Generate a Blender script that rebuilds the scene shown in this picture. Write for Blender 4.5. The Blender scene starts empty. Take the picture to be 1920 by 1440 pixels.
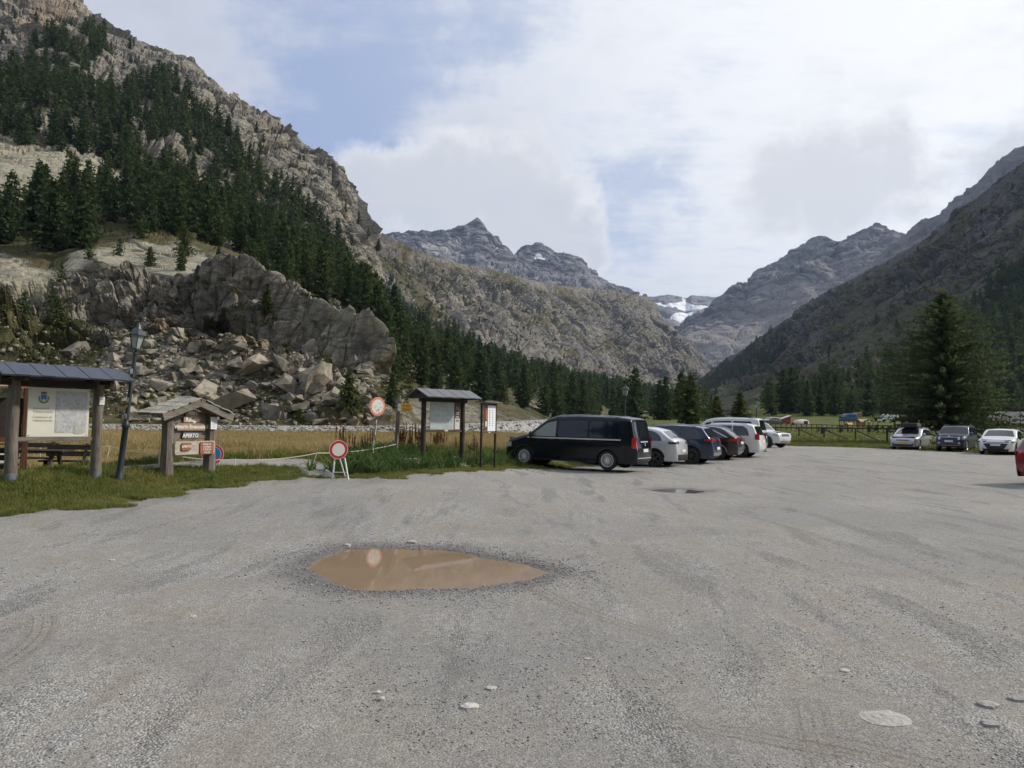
import bpy, bmesh, math, random
import numpy as np
from mathutils import Vector, Matrix
R_ = math.radians
rng = np.random.default_rng(7)
random.seed(7)
sc = bpy.context.scene
col = sc.collection

# ---------------------------------------------------------------- camera
CAM = np.array([0.0, 0.0, 1.70])
FPX = 1400.0                      # focal length in pixels of a 1920 px wide picture
PITCH, ROLL = R_(2.985), R_(0.90)
cd = bpy.data.cameras.new('camera')
cd.sensor_width = 36.0
cd.lens = FPX / 1920 * 36
cd.clip_start = 0.05
cd.clip_end = 40000
cam = bpy.data.objects.new('camera', cd)
col.objects.link(cam)
CM = Matrix.Rotation(math.pi/2 + PITCH, 3, 'X') @ Matrix.Rotation(ROLL, 3, 'Z')
cam.matrix_world = Matrix.Translation(Vector(CAM)) @ CM.to_4x4()
sc.camera = cam
CMn = np.array(CM)

def ray(px, py):
    """world direction (forward component = 1) through a pixel of the 1920x1440 photograph"""
    px, py = np.broadcast_arrays(np.asarray(px, float), np.asarray(py, float))
    d = np.stack([(px-960)/FPX, (720-py)/FPX, -np.ones(px.shape)], -1) @ CMn.T
    return d / d[..., 1:2]

def at(px, py, D):
    return CAM + ray(px, py) * np.asarray(D, float)[..., None]

def project(P):
    q = (np.asarray(P) - CAM) @ CMn
    w = -q[..., 2]
    return 960 + FPX*q[..., 0]/w, 720 - FPX*q[..., 1]/w, w

# ---------------------------------------------------------------- sky, sun, exposure
SUN_AZ, SUN_EL = R_(80), R_(36)   # azimuth measured from straight ahead towards the right
sun_dir = Vector((math.sin(SUN_AZ)*math.cos(SUN_EL), math.cos(SUN_AZ)*math.cos(SUN_EL), math.sin(SUN_EL)))
wd = bpy.data.worlds.new('World')
sc.world = wd
wd.use_nodes = True
wt = wd.node_tree
wt.nodes.clear()

class NT:
    """short-hand for building node trees"""
    def __init__(s, tree): s.t = tree
    def n(s, kind, **kw):
        nd = s.t.nodes.new(kind)
        for k, v in kw.items(): setattr(nd, k, v)
        return nd
    def put(s, sock, v):
        if hasattr(v, 'is_output'): s.t.links.new(v, sock)
        elif v is not None: sock.default_value = v
    def math(s, op, a, b=None, c=None, clamp=False):
        nd = s.n('ShaderNodeMath', operation=op, use_clamp=clamp)
        for i, v in enumerate((a, b, c)):
            if v is not None: s.put(nd.inputs[i], v)
        return nd.outputs[0]
    def vmath(s, op, a, b=None, scale=None):
        nd = s.n('ShaderNodeVectorMath', operation=op)
        s.put(nd.inputs[0], a)
        if b is not None: s.put(nd.inputs[1], b)
        if scale is not None: s.put(nd.inputs['Scale'], scale)
        return nd.outputs['Value'] if op in ('DOT_PRODUCT', 'LENGTH', 'DISTANCE') else nd.outputs[0]
    def noise(s, vec, scale, detail=4, rough=0.55, dist=0.0, lac=2.0, colour=False):
        nd = s.n('ShaderNodeTexNoise')
        s.put(nd.inputs['Vector'], vec); s.put(nd.inputs['Scale'], scale)
        nd.inputs['Detail'].default_value = detail; nd.inputs['Roughness'].default_value = rough
        nd.inputs['Distortion'].default_value = dist; nd.inputs['Lacunarity'].default_value = lac
        return nd.outputs['Color' if colour else 'Fac']
    def voro(s, vec, scale, feature='F1', rnd=1.0, out='Distance'):
        nd = s.n('ShaderNodeTexVoronoi', feature=feature)
        s.put(nd.inputs['Vector'], vec); s.put(nd.inputs['Scale'], scale)
        nd.inputs['Randomness'].default_value = rnd
        return nd.outputs[out]
    def ramp(s, fac, stops, interp='LINEAR'):
        nd = s.n('ShaderNodeValToRGB'); cr = nd.color_ramp; cr.interpolation = interp
        while len(cr.elements) < len(stops): cr.elements.new(0.5)
        for e, (p, c) in zip(cr.elements, stops):
            e.position = p
            e.color = (c, c, c, 1) if isinstance(c, (int, float)) else (*c, 1)
        s.put(nd.inputs[0], fac)
        return nd.outputs[0]
    def mix(s, fac, a, b, mode='MIX'):
        nd = s.n('ShaderNodeMix', data_type='RGBA', blend_type=mode)
        s.put(nd.inputs[0], fac)
        for k, v in ((6, a), (7, b)):
            if isinstance(v, tuple): v = (*v, 1) if len(v) == 3 else v
            s.put(nd.inputs[k], v)
        return nd.outputs[2]
    def sstep(s, v, a, b):
        nd = s.n('ShaderNodeMapRange', interpolation_type='SMOOTHSTEP')
        s.put(nd.inputs[0], v); nd.inputs[1].default_value = a; nd.inputs[2].default_value = b
        return nd.outputs[0]
    def mapping(s, vec, scale=(1, 1, 1), rot=(0, 0, 0), loc=(0, 0, 0)):
        nd = s.n('ShaderNodeMapping')
        s.put(nd.inputs[0], vec)
        nd.inputs[1].default_value = loc; nd.inputs[2].default_value = rot; nd.inputs[3].default_value = scale
        return nd.outputs[0]
    def bump(s, h, strength=0.5, dist=0.02, normal=None):
        nd = s.n('ShaderNodeBump')
        nd.inputs['Strength'].default_value = strength; nd.inputs['Distance'].default_value = dist
        s.put(nd.inputs['Height'], h)
        if normal is not None: s.put(nd.inputs['Normal'], normal)
        return nd.outputs[0]
    def attr(s, name, out='Fac'):
        nd = s.n('ShaderNodeAttribute', attribute_name=name)
        return nd.outputs[out]
    def pos(s): return s.n('ShaderNodeNewGeometry').outputs['Position']
    def obj(s): return s.n('ShaderNodeTexCoord').outputs['Object']
    def rnd(s): return s.n('ShaderNodeObjectInfo').outputs['Random']

w = NT(wt)
sky = w.n('ShaderNodeTexSky', sky_type='NISHITA', sun_disc=False, sun_elevation=SUN_EL, sun_rotation=SUN_AZ,
          altitude=1900, air_density=1.0, dust_density=1.2, ozone_density=1.2)
dirv = w.vmath('NORMALIZE', w.n('ShaderNodeTexCoord').outputs['Generated'])
sep = w.n('ShaderNodeSeparateXYZ'); w.put(sep.inputs[0], dirv)
zz = w.math('ADD', w.math('MAXIMUM', sep.outputs[2], 0.0), 0.16)
cmb = w.n('ShaderNodeCombineXYZ')
w.put(cmb.inputs[0], w.math('DIVIDE', sep.outputs[0], zz)); w.put(cmb.inputs[1], w.math('DIVIDE', sep.outputs[1], zz))
plane = cmb.outputs[0]                                   # the flat cloud layer overhead
puffn = w.noise(dirv, 11.0, 5, 0.62, colour=True)
wob = w.vmath('ADD', dirv, w.vmath('SCALE', w.vmath('SUBTRACT', puffn, (0.5, 0.5, 0.5)), scale=0.22))
def blob(px, py, rad):
    d = Vector(ray(px, py)); d.normalize()
    return w.sstep(w.vmath('DISTANCE', wob, tuple(d)), rad, rad*0.25)
n1 = w.noise(plane, 2.0, 6, 0.62)
n2 = w.noise(w.mapping(plane, rot=(0, 0, 0.9), scale=(1, 2.6, 1)), 3.2, 4, 0.6)
dens = w.math('ADD', w.math('MULTIPLY', n1, 0.90), w.math('MULTIPLY', n2, 0.45))
for px, py, rad, wgt in (                         (1450, 130, 0.55, 0.14), (300, 60, 0.30, 0.10), (1250, 500, 0.12, 0.14), (900, 160, 0.13, 0.16),
                         (720, 0, 0.22, -0.20), (560, 235, 0.12, -0.12), (1200, 420, 0.13, -0.26), (1000, 40, 0.12, -0.14), (620, 300, 0.10, -0.14)):
    dens = w.math('ADD', dens, w.math('MULTIPLY', blob(px, py, rad), wgt))
cov = w.sstep(dens, 0.48, 0.84)
thick = w.math('MULTIPLY', w.sstep(dens, 0.72, 1.12), w.sstep(w.noise(plane, 4.2, 3, 0.6), 0.30, 0.62))
toward = w.sstep(w.vmath('DOT_PRODUCT', dirv, tuple(sun_dir)), 0.08, 0.74)    # clouds near the sun are brighter
lighter = w.mix(toward, (0.64, 0.68, 0.78), (1.08, 1.09, 1.11))
shd = w.mix(toward, (0.54, 0.57, 0.64), (0.90, 0.91, 0.94))
cl = w.mix(thick, lighter, shd)
veil = w.mix(toward, (0.43, 0.53, 0.78), (0.82, 0.87, 0.97))                  # thin high cirrus in front of the blue
skyc = w.mix(0.78, w.mix(1.0, sky.outputs[0], (0.12, 0.12, 0.12), 'MULTIPLY'), veil)
skyc = w.mix(w.math('MULTIPLY', cov, 0.95), skyc, cl)
# heaped cumulus: a bank against the central peaks and a grey one over the right-hand valley
pufd = w.vmath('ADD', dirv, w.vmath('SCALE', w.vmath('SUBTRACT', puffn, (0.5, 0.5, 0.5)), scale=0.13))
def heap(lst):
    f = None
    for px, py, rad in lst:
        d = Vector(ray(px, py)); d.normalize()
        q = w.math('SUBTRACT', 1.0, w.math('DIVIDE', w.vmath('DISTANCE', pufd, tuple(d)), rad))
        f = q if f is None else w.math('MAXIMUM', f, q)
    return f
h1 = heap(((700, 390, 0.085), (770, 370, 0.085), (850, 375, 0.10), (940, 365, 0.095), (1010, 400, 0.09), (1065, 445, 0.065), (1095, 480, 0.04), (620, 400, 0.06)))
h2 = heap(((1470, 350, 0.075), (1540, 335, 0.085), (1620, 335, 0.085), (1690, 325, 0.06), (1580, 380, 0.08), (1860, 330, 0.05)))
sepn = w.n('ShaderNodeSeparateXYZ'); w.put(sepn.inputs[0], puffn); pn = w.math('ADD', w.math('MULTIPLY', sepn.outputs[1], 0.6), w.math('MULTIPLY', n1, 0.4))
g1 = w.mix(w.sstep(w.math('ADD', h1, w.math('MULTIPLY', pn, 2.0)), 0.85, 1.60), (0.97, 0.97, 0.99), (0.70, 0.72, 0.77))
skyc = w.mix(w.math('MULTIPLY', w.sstep(h1, 0.0, 0.30), 0.85), skyc, g1)
g2 = w.mix(w.sstep(w.math('ADD', h2, w.math('MULTIPLY', pn, 2.0)), 0.80, 1.60), (0.97, 0.98, 1.0), (0.70, 0.72, 0.77))
skyc = w.mix(w.math('MULTIPLY', w.sstep(h2, -0.15, 0.70), 0.80), skyc, g2)
bg = w.n('ShaderNodeBackground'); w.put(bg.inputs[0], skyc); bg.inputs[1].default_value = 0.95
w.put(w.n('ShaderNodeOutputWorld').inputs[0], bg.outputs[0])

sd = bpy.data.lights.new('sun', 'SUN')
sd.energy = 3.8
sd.angle = R_(3.0)                 # sun behind thin cloud: soft-edged shadows
sd.color = (1.0, 0.93, 0.82)
sun = bpy.data.objects.new('sun', sd)
sun.rotation_euler = sun_dir.to_track_quat('Z', 'Y').to_euler()
col.objects.link(sun)
vs = sc.view_settings
vs.view_transform = 'Standard'; vs.look = 'None'; vs.exposure = 0.06; vs.gamma = 1.0; vs.use_curve_mapping = False
sc.cycles.use_denoising = True
sc.cycles.use_adaptive_sampling = True; sc.cycles.adaptive_threshold = 0.02
sc.cycles.max_bounces = 6; sc.cycles.diffuse_bounces = 3; sc.cycles.glossy_bounces = 3; sc.cycles.transmission_bounces = 5
sc.cycles.volume_bounces = 0; sc.cycles.transparent_max_bounces = 8
sc.cycles.caustics_reflective = False; sc.cycles.caustics_refractive = False
sc.cycles.sample_clamp_indirect = 6.0

# ---------------------------------------------------------------- helpers
def tag(o, label=None, cat=None, group=None, kind=None):
    for k, v in (('label', label), ('category', cat), ('group', group), ('kind', kind)):
        if v: o[k] = v
    return o

def link(name, mesh, parent=None, mats=None, loc=None, rot=None):
    o = bpy.data.objects.new(name, mesh)
    col.objects.link(o)
    if parent is not None: o.parent = parent
    if mats is not None and mesh is not None and not len(mesh.materials):
        for m in (mats if isinstance(mats, (list, tuple)) else [mats]): mesh.materials.append(m)
    if loc is not None: o.location = loc
    if rot is not None: o.rotation_euler = rot
    return o

def empty(name, loc, rz=0.0, label=None, cat=None, group=None):
    o = bpy.data.objects.new(name, None)
    o.empty_display_size = 0.3
    col.objects.link(o)
    o.location = loc; o.rotation_euler = (0, 0, rz)
    return tag(o, label, cat, group)

def copy_tree(o, parent=None):
    c = o.copy(); col.objects.link(c); c.parent = parent
    for ch in o.children: copy_tree(ch, c)
    return c

def np_mesh(name, V, F, smooth=True, attrs=None):
    """fast mesh from numpy arrays; F is (n,3) or (n,4)"""
    V = np.ascontiguousarray(V, np.float32); F = np.ascontiguousarray(F, np.int32)
    m = bpy.data.meshes.new(name)
    m.vertices.add(len(V)); m.vertices.foreach_set('co', V.ravel())
    k = F.shape[1]
    m.loops.add(F.size); m.loops.foreach_set('vertex_index', F.ravel())
    m.polygons.add(len(F)); m.polygons.foreach_set('loop_start', np.arange(0, F.size, k, dtype=np.int32))
    try: m.polygons.foreach_set('loop_total', np.full(len(F), k, np.int32))
    except Exception: pass
    m.update(calc_edges=True)
    if smooth: m.polygons.foreach_set('use_smooth', np.ones(len(F), bool))
    for an, av in (attrs or {}).items():
        a = m.attributes.new(an, 'FLOAT', 'POINT'); a.data.foreach_set('value', np.ascontiguousarray(av, np.float32).ravel())
    return m

class MB:
    """collects boxes, bars and lathes; build() links them as ONE mesh object"""
    def __init__(s): s.v = []; s.f = []
    def add(s, V, F):
        b = len(s.v); s.v += [tuple(map(float, p)) for p in V]; s.f += [tuple(i+b for i in f) for f in F]; return s
    def box(s, c, d, M=None, taper=1.0):
        x, y, z = (q/2 for q in d); V = []
        for k in (-1, 1):
            t = taper if k > 0 else 1.0
            for a, b in ((-1, -1), (1, -1), (1, 1), (-1, 1)): V.append(Vector((a*x*t, b*y*t, k*z)))
        if M is not None: V = [M @ p for p in V]
        V = [p + Vector(c) for p in V]
        return s.add(V, [(3, 2, 1, 0), (4, 5, 6, 7), (0, 1, 5, 4), (1, 2, 6, 5), (2, 3, 7, 6), (3, 0, 4, 7)])
    def bar(s, a, b, wd_, h, up=(0, 0, 1)):
        a = Vector(a); b = Vector(b); d = b-a; L = d.length; d.normalize()
        sx = d.cross(Vector(up))
        if sx.length < 1e-4: sx = d.cross(Vector((1, 0, 0)))
        sx.normalize(); u = sx.cross(d)
        M = Matrix((sx, d, u)).transposed()
        return s.box((a+b)/2, (wd_, L, h), M)
    def tube(s, pts, rad, n=10, cap=True):
        pts = [Vector(p) for p in pts]
        rads = rad if isinstance(rad, (list, tuple)) else [rad]*len(pts)
        V = []; F = []; m = len(pts)
        ref = None
        for i, p in enumerate(pts):
            t = (pts[min(i+1, m-1)] - pts[max(i-1, 0)]).normalized()
            if ref is None: ref = t.orthogonal().normalized()
            ref = (ref - t*ref.dot(t)).normalized(); bn = t.cross(ref)
            for k in range(n):
                a = 2*math.pi*k/n; V.append(p + (ref*math.cos(a) + bn*math.sin(a))*rads[i])
        for i in range(m-1):
            for k in range(n): F.append((i*n+k, i*n+(k+1) % n, (i+1)*n+(k+1) % n, (i+1)*n+k))
        if cap: F.append(tuple(range(n-1, -1, -1))); F.append(tuple((m-1)*n+k for k in range(n)))
        return s.add(V, F)
    def lathe(s, prof, c=(0, 0, 0), axis='Z', n=24, a0=0.0, a1=2*math.pi, squash=1.0):
        """prof: list of (radius, height)"""
        V = []; F = []; full = abs(a1-a0-2*math.pi) < 1e-5; m = n if full else n+1
        for r, h in prof:
            for k in range(m):
                a = a0 + (a1-a0)*k/n
                p = (r*math.cos(a), r*math.sin(a)*squash, h)
                if axis == 'Y': p = (p[0], h, p[1])
                elif axis == 'X': p = (h, p[0], p[1])
                V.append((p[0]+c[0], p[1]+c[1], p[2]+c[2]))
        for i in range(len(prof)-1):
            for k in range(n): F.append((i*m+k, i*m+(k+1) % m, (i+1)*m+(k+1) % m, (i+1)*m+k))
        return s.add(V, F)
    def prism(s, poly, z0, z1, plane='XY'):
        n = len(poly); V = []
        for z in (z0, z1):
            for a, b in poly:
                V.append({'XY': (a, b, z), 'XZ': (a, z, b), 'YZ': (z, a, b)}[plane])
        F = [tuple(range(n-1, -1, -1)), tuple(range(n, 2*n))]
        for i in range(n): F.append((i, (i+1) % n, n+(i+1) % n, n+i))
        return s.add(V, F)
    def build(s, name, mat, parent=None, smooth=False, bevel=0.0, seg=2, loc=None, rot=None, angle=40):
        m = bpy.data.meshes.new(name)
        m.from_pydata(s.v, [], s.f)
        bm = bmesh.new(); bm.from_mesh(m)
        bmesh.ops.recalc_face_normals(bm, faces=bm.faces)
        if bevel > 0:
            es = [e for e in bm.edges if len(e.link_faces) == 2 and e.calc_face_angle(0) > 0.5]
            bmesh.ops.bevel(bm, geom=es, offset=bevel, segments=seg, affect='EDGES', profile=0.5, clamp_overlap=True)
        bm.to_mesh(m); bm.free()
        if smooth: m.shade_smooth() if hasattr(m, 'shade_smooth') else None
        if smooth and hasattr(m, 'set_sharp_from_angle'): m.set_sharp_from_angle(angle=R_(angle))
        return link(name, m, parent, mat, loc, rot)

def ss(a, b, x):
    t = np.clip((np.asarray(x, float)-a)/(b-a), 0, 1); return t*t*(3-2*t)

# numpy noise --------------------------------------------------------------
_G = rng.normal(size=(256, 3)).astype(np.float32); _G /= np.linalg.norm(_G, axis=1)[:, None]
_P = rng.permutation(256).astype(np.int32)
def _h(i, j, k): return _P[(_P[(_P[i & 255] + j) & 255] + k) & 255]
def perlin(P):
    P = np.asarray(P, np.float32); I = np.floor(P).astype(np.int32); f = P - I; u = f*f*f*(f*(f*6-15)+10)
    r = 0
    for dx in (0, 1):
        hx = _P[(I[..., 0]+dx) & 255]; wx = u[..., 0] if dx else 1-u[..., 0]
        for dy in (0, 1):
            hy = _P[(hx+I[..., 1]+dy) & 255]; wy = wx*(u[..., 1] if dy else 1-u[..., 1])
            for dz in (0, 1):
                g = _G[_P[(hy+I[..., 2]+dz) & 255]]
                d = g[..., 0]*(f[..., 0]-dx) + g[..., 1]*(f[..., 1]-dy) + g[..., 2]*(f[..., 2]-dz)
                r = r + d*wy*(u[..., 2] if dz else 1-u[..., 2])
    return r*1.5
def fbm(P, oct=4, rough=0.5):
    a = 1; s_ = 0; P = np.asarray(P, float)
    for i in range(oct):
        s_ = s_ + a*perlin(P + i*17.3); P = P*2.03; a *= rough
    return s_
_CJ = (0.12+0.76*rng.random((256, 3))).astype(np.float32); _CG = rng.normal(size=(256, 3)).astype(np.float32); _CO = (rng.random(256)*2-1).astype(np.float32)
def facets(P, tilt=0.5):
    """fractured rock: every Voronoi cell is a plane of its own height and tilt; returns height and crack distance"""
    P = np.asarray(P, np.float32); I = np.floor(P-0.5).astype(np.int32)
    b1 = np.full(P.shape[:-1], 9.0, np.float32); b2 = b1.copy(); h = np.zeros(P.shape[:-1], np.float32)
    for dx in (0, 1):
        for dy in (0, 1):
            for dz in (0, 1):
                J = I + np.array((dx, dy, dz), np.int32); q = _h(J[..., 0], J[..., 1], J[..., 2])
                d = P - (J + _CJ[q]); dd = np.einsum('...i,...i', d, d)
                hv = _CO[q] + tilt*np.einsum('...i,...i', d, _CG[q])
                m = dd < b1
                b2 = np.where(m, b1, np.minimum(b2, dd)); h = np.where(m, hv, h); b1 = np.where(m, dd, b1)
    return h, np.sqrt(b2)-np.sqrt(b1)
def inside(poly, x, y):
    poly = np.asarray(poly, float); x = np.asarray(x, float); y = np.asarray(y, float); r = np.zeros(x.shape, bool)
    for (x0, y0), (x1, y1) in zip(poly, np.roll(poly, -1, 0)):
        c = (y0 > y) != (y1 > y)
        r ^= c & (x < (x1-x0)*(y-y0)/((y1-y0) if y1 != y0 else 1e-9) + x0)
    return r
def polydist(poly, x, y, closed=True):
    poly = np.asarray(poly, float); d = np.full(np.shape(x), 1e9)
    nx = np.roll(poly, -1, 0) if closed else poly[1:]
    for (x0, y0), (x1, y1) in zip(poly if closed else poly[:-1], nx):
        L = (x1-x0)**2+(y1-y0)**2 + 1e-12
        t = np.clip(((x-x0)*(x1-x0)+(y-y0)*(y1-y0))/L, 0, 1)
        d = np.minimum(d, np.hypot(x-x0-t*(x1-x0), y-y0-t*(y1-y0)))
    return d

# ---------------------------------------------------------------- materials
MATS = {}
def mat(name, base=(0.5, 0.5, 0.5), rough=0.6, metal=0.0, spec=0.5, coat=0.0, var=0.0, vscale=8.0, bump=0.0, bscale=60.0, trans=0.0, emit=None, alpha=None):
    """plain surface with a little procedural variation"""
    if name in MATS: return MATS[name]
    m = bpy.data.materials.new(name); m.use_nodes = True; t = m.node_tree; b = t.nodes['Principled BSDF']; k = NT(t)
    b.inputs['Base Color'].default_value = (*base, 1); b.inputs['Roughness'].default_value = rough
    b.inputs['Metallic'].default_value = metal; b.inputs['Specular IOR Level'].default_value = spec
    b.inputs['Coat Weight'].default_value = coat; b.inputs['Coat Roughness'].default_value = 0.04
    b.inputs['Transmission Weight'].default_value = trans
    if var > 0:
        nz = k.noise(k.obj(), vscale, 5, 0.6)
        lo = tuple(c*(1-var) for c in base); hi = tuple(min(1, c*(1+var)) for c in base)
        k.put(b.inputs['Base Color'], k.ramp(nz, [(0.3, lo), (0.7, hi)]))
        k.put(b.inputs['Roughness'], k.ramp(nz, [(0.3, max(0, rough-0.08)), (0.7, min(1, rough+0.1))]))
    if bump > 0:
        k.put(b.inputs['Normal'], k.bump(k.noise(k.obj(), bscale, 4, 0.6), bump, 0.01))
    MATS[name] = m
    return m
def newmat(name):
    m = bpy.data.materials.new(name); m.use_nodes = True; MATS[name] = m
    return m, NT(m.node_tree), m.node_tree.nodes['Principled BSDF']
def wood(name, a, b_, grain=(1, 1, 12), scale=6, rough=0.8, bump=0.5):
    if name in MATS: return MATS[name]
    m, k, b = newmat(name)
    v = k.mapping(k.obj(), scale=grain)
    n = k.noise(v, scale, 6, 0.65, 0.6); n2 = k.noise(k.obj(), 1.7, 3)
    k.put(b.inputs['Base Color'], k.mix(k.sstep(n2, 0.35, 0.7), k.ramp(n, [(0.3, tuple(c*0.5 for c in a)), (0.5, a), (0.75, b_)]), k.ramp(n, [(0.3, tuple(c*0.5 for c in b_)), (0.7, b_)])))
    b.inputs['Roughness'].default_value = rough; b.inputs['Specular IOR Level'].default_value = 0.25
    k.put(b.inputs['Normal'], k.bump(n, bump, 0.01))
    return m
# ================================================================= GROUND
def zlot(x, y): return 0.30*ss(9, 21, y)*ss(2.5, -2.5, x) + 0.28*ss(14, 36, 0.75*x+0.45*y)*ss(-2, 6, x)
def gp(px, py, z=None):
    """where the line of sight through a pixel meets the lot"""
    d = ray(px, py); D = 20.0
    for _ in range(30):
        zt = float(zlot(d[0]*D, D)) if z is None else z
        D = 0.5*D + 0.5*min(400.0, max(1.0, (CAM[2]-zt)/max(1e-4, -d[2])))
    return (d[0]*D, D)
LOT = [gp(*p) for p in ((-420, 1020), (-150, 985), (0, 962), (150, 950), (250, 936), (350, 918), (440, 905), (500, 898), (560, 894), (640, 894), (720, 893),
                        (800, 885), (880, 880), (950, 877))]
LOT += [(1.3, 28.0), (3.8, 31.2), (6.4, 35.6), (9.8, 42.5), (13.5, 50), (17, 56), (20, 57.5), (24, 57), (27, 54.5), (28.6, 50), (29.6, 46), (31, 42),
        (34, 38), (42, 33), (70, 26), (70, -30), (-26, -30), (-26, 6)]
LOTA = np.array(LOT)
PUD_PX = [(578, 1068), (600, 1046), (640, 1031), (700, 1027), (800, 1030), (860, 1034), (920, 1046), (990, 1058), (1036, 1072), (1000, 1083),
          (950, 1093), (870, 1101), (800, 1104), (720, 1106), (660, 1103), (610, 1089)]
PUD = [gp(*p, z=0.0) for p in PUD_PX]
PUD2 = [gp(*p, z=0.10) for p in ((1216, 911), (1240, 908.5), (1290, 909.5), (1328, 913.5), (1300, 917.5), (1250, 915))]
WLEV = -0.012
P2Z = float(zlot(PUD2[0][0], PUD2[0][1]))-0.012

def lot_sd(x, y):
    d = polydist(LOTA, x, y); return np.where(inside(LOTA, x, y), -d, d)     # negative on the lot
def zg(x, y, sd=None):
    x = np.asarray(x, float); y = np.asarray(y, float)
    if sd is None: sd = lot_sd(x, y)
    z = zlot(x, y)
    z = z + np.clip(y-62, 0, 190)*0.0190 + np.clip(y-252, 0, 700)*(0.018+0.057*ss(0.29, 0.35, x/np.maximum(y, 1.0))) + np.clip(y-952, 0, 9e3)*0.02
    left = ss(6, -2, x - 0.06*y)
    bank = 0.34*ss(0.1, 2.2, sd)*(1-0.75*ss(5, 14, sd))
    z = z + bank*left*ss(80, 45, y)*ss(-2, 10, y)
    z = z - 0.52*ss(2.2, 4.6, sd)*ss(-6.5, -9.0, x)*ss(34, 27, y)*ss(6, 12, y)      # the hollow with the picnic tables
    z = z + 0.10*ss(0.3, 3, sd)*(1-left)
    z = z + 1.25*np.exp(-((x-57)/9)**2-((y-88)/8)**2) + 0.9*np.exp(-((x-75)/14)**2-((y-78)/9)**2)   # grassy knoll by the barn
    z = z + np.clip(-y-45, 0, 420)*0.58                                       # unseen hillside added behind the camera to darken reflections and skylight
    P = np.stack([x, y, np.zeros_like(x)], -1)
    z = z + 0.05*ss(0.0, 3.0, sd)*perlin(P*0.45) + 0.35*ss(70, 160, y)*perlin(P*0.05)
    return z
def zg1(x, y): return float(zg(np.array([x]), np.array([y]))[0])
def gpt(px, D):
    """a point of the ground straight below a pixel column at distance D"""
    x = float(ray(px, 793)[0]*D); return (x, D, zg1(x, D))

def grid_faces(nu, nv, wrap=False):
    i = np.arange(nu-1 if not wrap else nu)[:, None]; j = np.arange(nv-1)[None]
    a = i*nv+j; b = ((i+1) % nu)*nv+j
    return np.stack([a, b, b+1, a+1], -1).reshape(-1, 4)

# base sheet out to the horizon ------------------------------------------------
nt, nr = 640, 250
th = np.linspace(-math.pi, math.pi, nt, endpoint=False)
th = th - 0.55*np.sin(th)                                # denser straight ahead
rr = np.concatenate([[0.0], np.geomspace(2.0, 9000, nr-1)])
T, Rr = np.meshgrid(th, rr, indexing='ij')
GX, GY = Rr*np.sin(T), Rr*np.cos(T)
gsd = lot_sd(GX, GY)
GZ = zg(GX, GY, gsd) - 0.05*ss(0.12, -0.25, gsd)
dry = ss(0.075, -0.02, (GX-1.0)/np.maximum(GY, 4)) * ss(1.5, 7.0, gsd + 1.2*perlin(np.stack([GX*0.4, GY*0.4, GX*0], -1))) * ss(14, 24, GY)
gm = np_mesh('ground', np.stack([GX, GY, GZ], -1).reshape(-1, 3), grid_faces(nt, nr, True), attrs={'dry': dry, 'edge': ss(0.9, 0.0, gsd)})
m, k, b = newmat('grassland')
P = k.pos()
n1 = k.noise(P, 0.35, 5, 0.6); n2 = k.noise(P, 3.0, 5, 0.65); n3 = k.noise(P, 28, 4, 0.7)
gr = k.mix(k.sstep(n1, 0.35, 0.65), (0.078, 0.105, 0.026), (0.140, 0.155, 0.042))
gr = k.mix(k.sstep(n2, 0.45, 0.75), gr, (0.150, 0.145, 0.060))
dr = k.mix(k.sstep(n1, 0.35, 0.62), (0.34, 0.26, 0.12), (0.24, 0.19, 0.085))
dr = k.mix(k.sstep(n2, 0.5, 0.72), dr, (0.12, 0.105, 0.045))
c = k.mix(k.attr('dry'), gr, dr)
c = k.mix(k.math('MULTIPLY', k.attr('edge'), k.sstep(n2, 0.35, 0.6)), c, (0.20, 0.17, 0.125))
c = k.mix(0.55, c, k.ramp(n3, [(0.25, 0.25), (0.75, 1.0)]), 'MULTIPLY')
k.put(b.inputs['Base Color'], c); b.inputs['Roughness'].default_value = 0.95; b.inputs['Specular IOR Level'].default_value = 0.1
k.put(b.inputs['Normal'], k.bump(k.math('ADD', n3, n2), 0.6, 0.12))
ground = tag(link('ground', gm, None, m), kind='structure')

# the gravel lot ----------------------------------------------------------------
nt, nr = 640, 430
th = np.linspace(R_(-82), R_(82), nt); rr = np.geomspace(1.2, 84, nr)
T, Rr = np.meshgrid(th, rr, indexing='ij')
X, Y = Rr*np.sin(T), Rr*np.cos(T)
P3 = np.stack([X, Y, X*0], -1)
sdl = lot_sd(X, Y)
rag = sdl + 0.42*perlin(P3*0.8) + 0.30*perlin(P3*2.3+5) + 0.10*perlin(P3*7)
Z = zg(X, Y, np.minimum(sdl, 0)) + 0.012*perlin(P3*0.8) + 0.008*perlin(P3*2.2+3) + 0.003*perlin(P3*9)
for poly, lev, dep in ((PUD, WLEV, 0.07), (PUD2, None, 0.03)):
    pd = polydist(poly, X, Y); ins = inside(poly, X, Y)
    sdp = np.where(ins, -pd, pd) + 0.10*perlin(P3*1.7+9) + 0.05*perlin(P3*5) + 0.02*perlin(P3*12)
    base = WLEV if lev is not None else P2Z
    near = ss(1.3, 0.25, sdp)
    Z = Z*(1-near) + (base + 0.012 + 0.02*np.clip(sdp, 0, 1) + 0.006*perlin(P3*5))*near
    Z = np.where(sdp < 0.05, base + np.clip(sdp, -0.6, 0.05)*0.24, Z)
    if lev is not None: wet = ss(0.55, 0.02, sdp + 0.12*perlin(P3*3+2)); chip = ss(0.9, 0.2, sdp)
    else: wet = np.maximum(wet, ss(0.4, 0.0, sdp))
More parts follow.
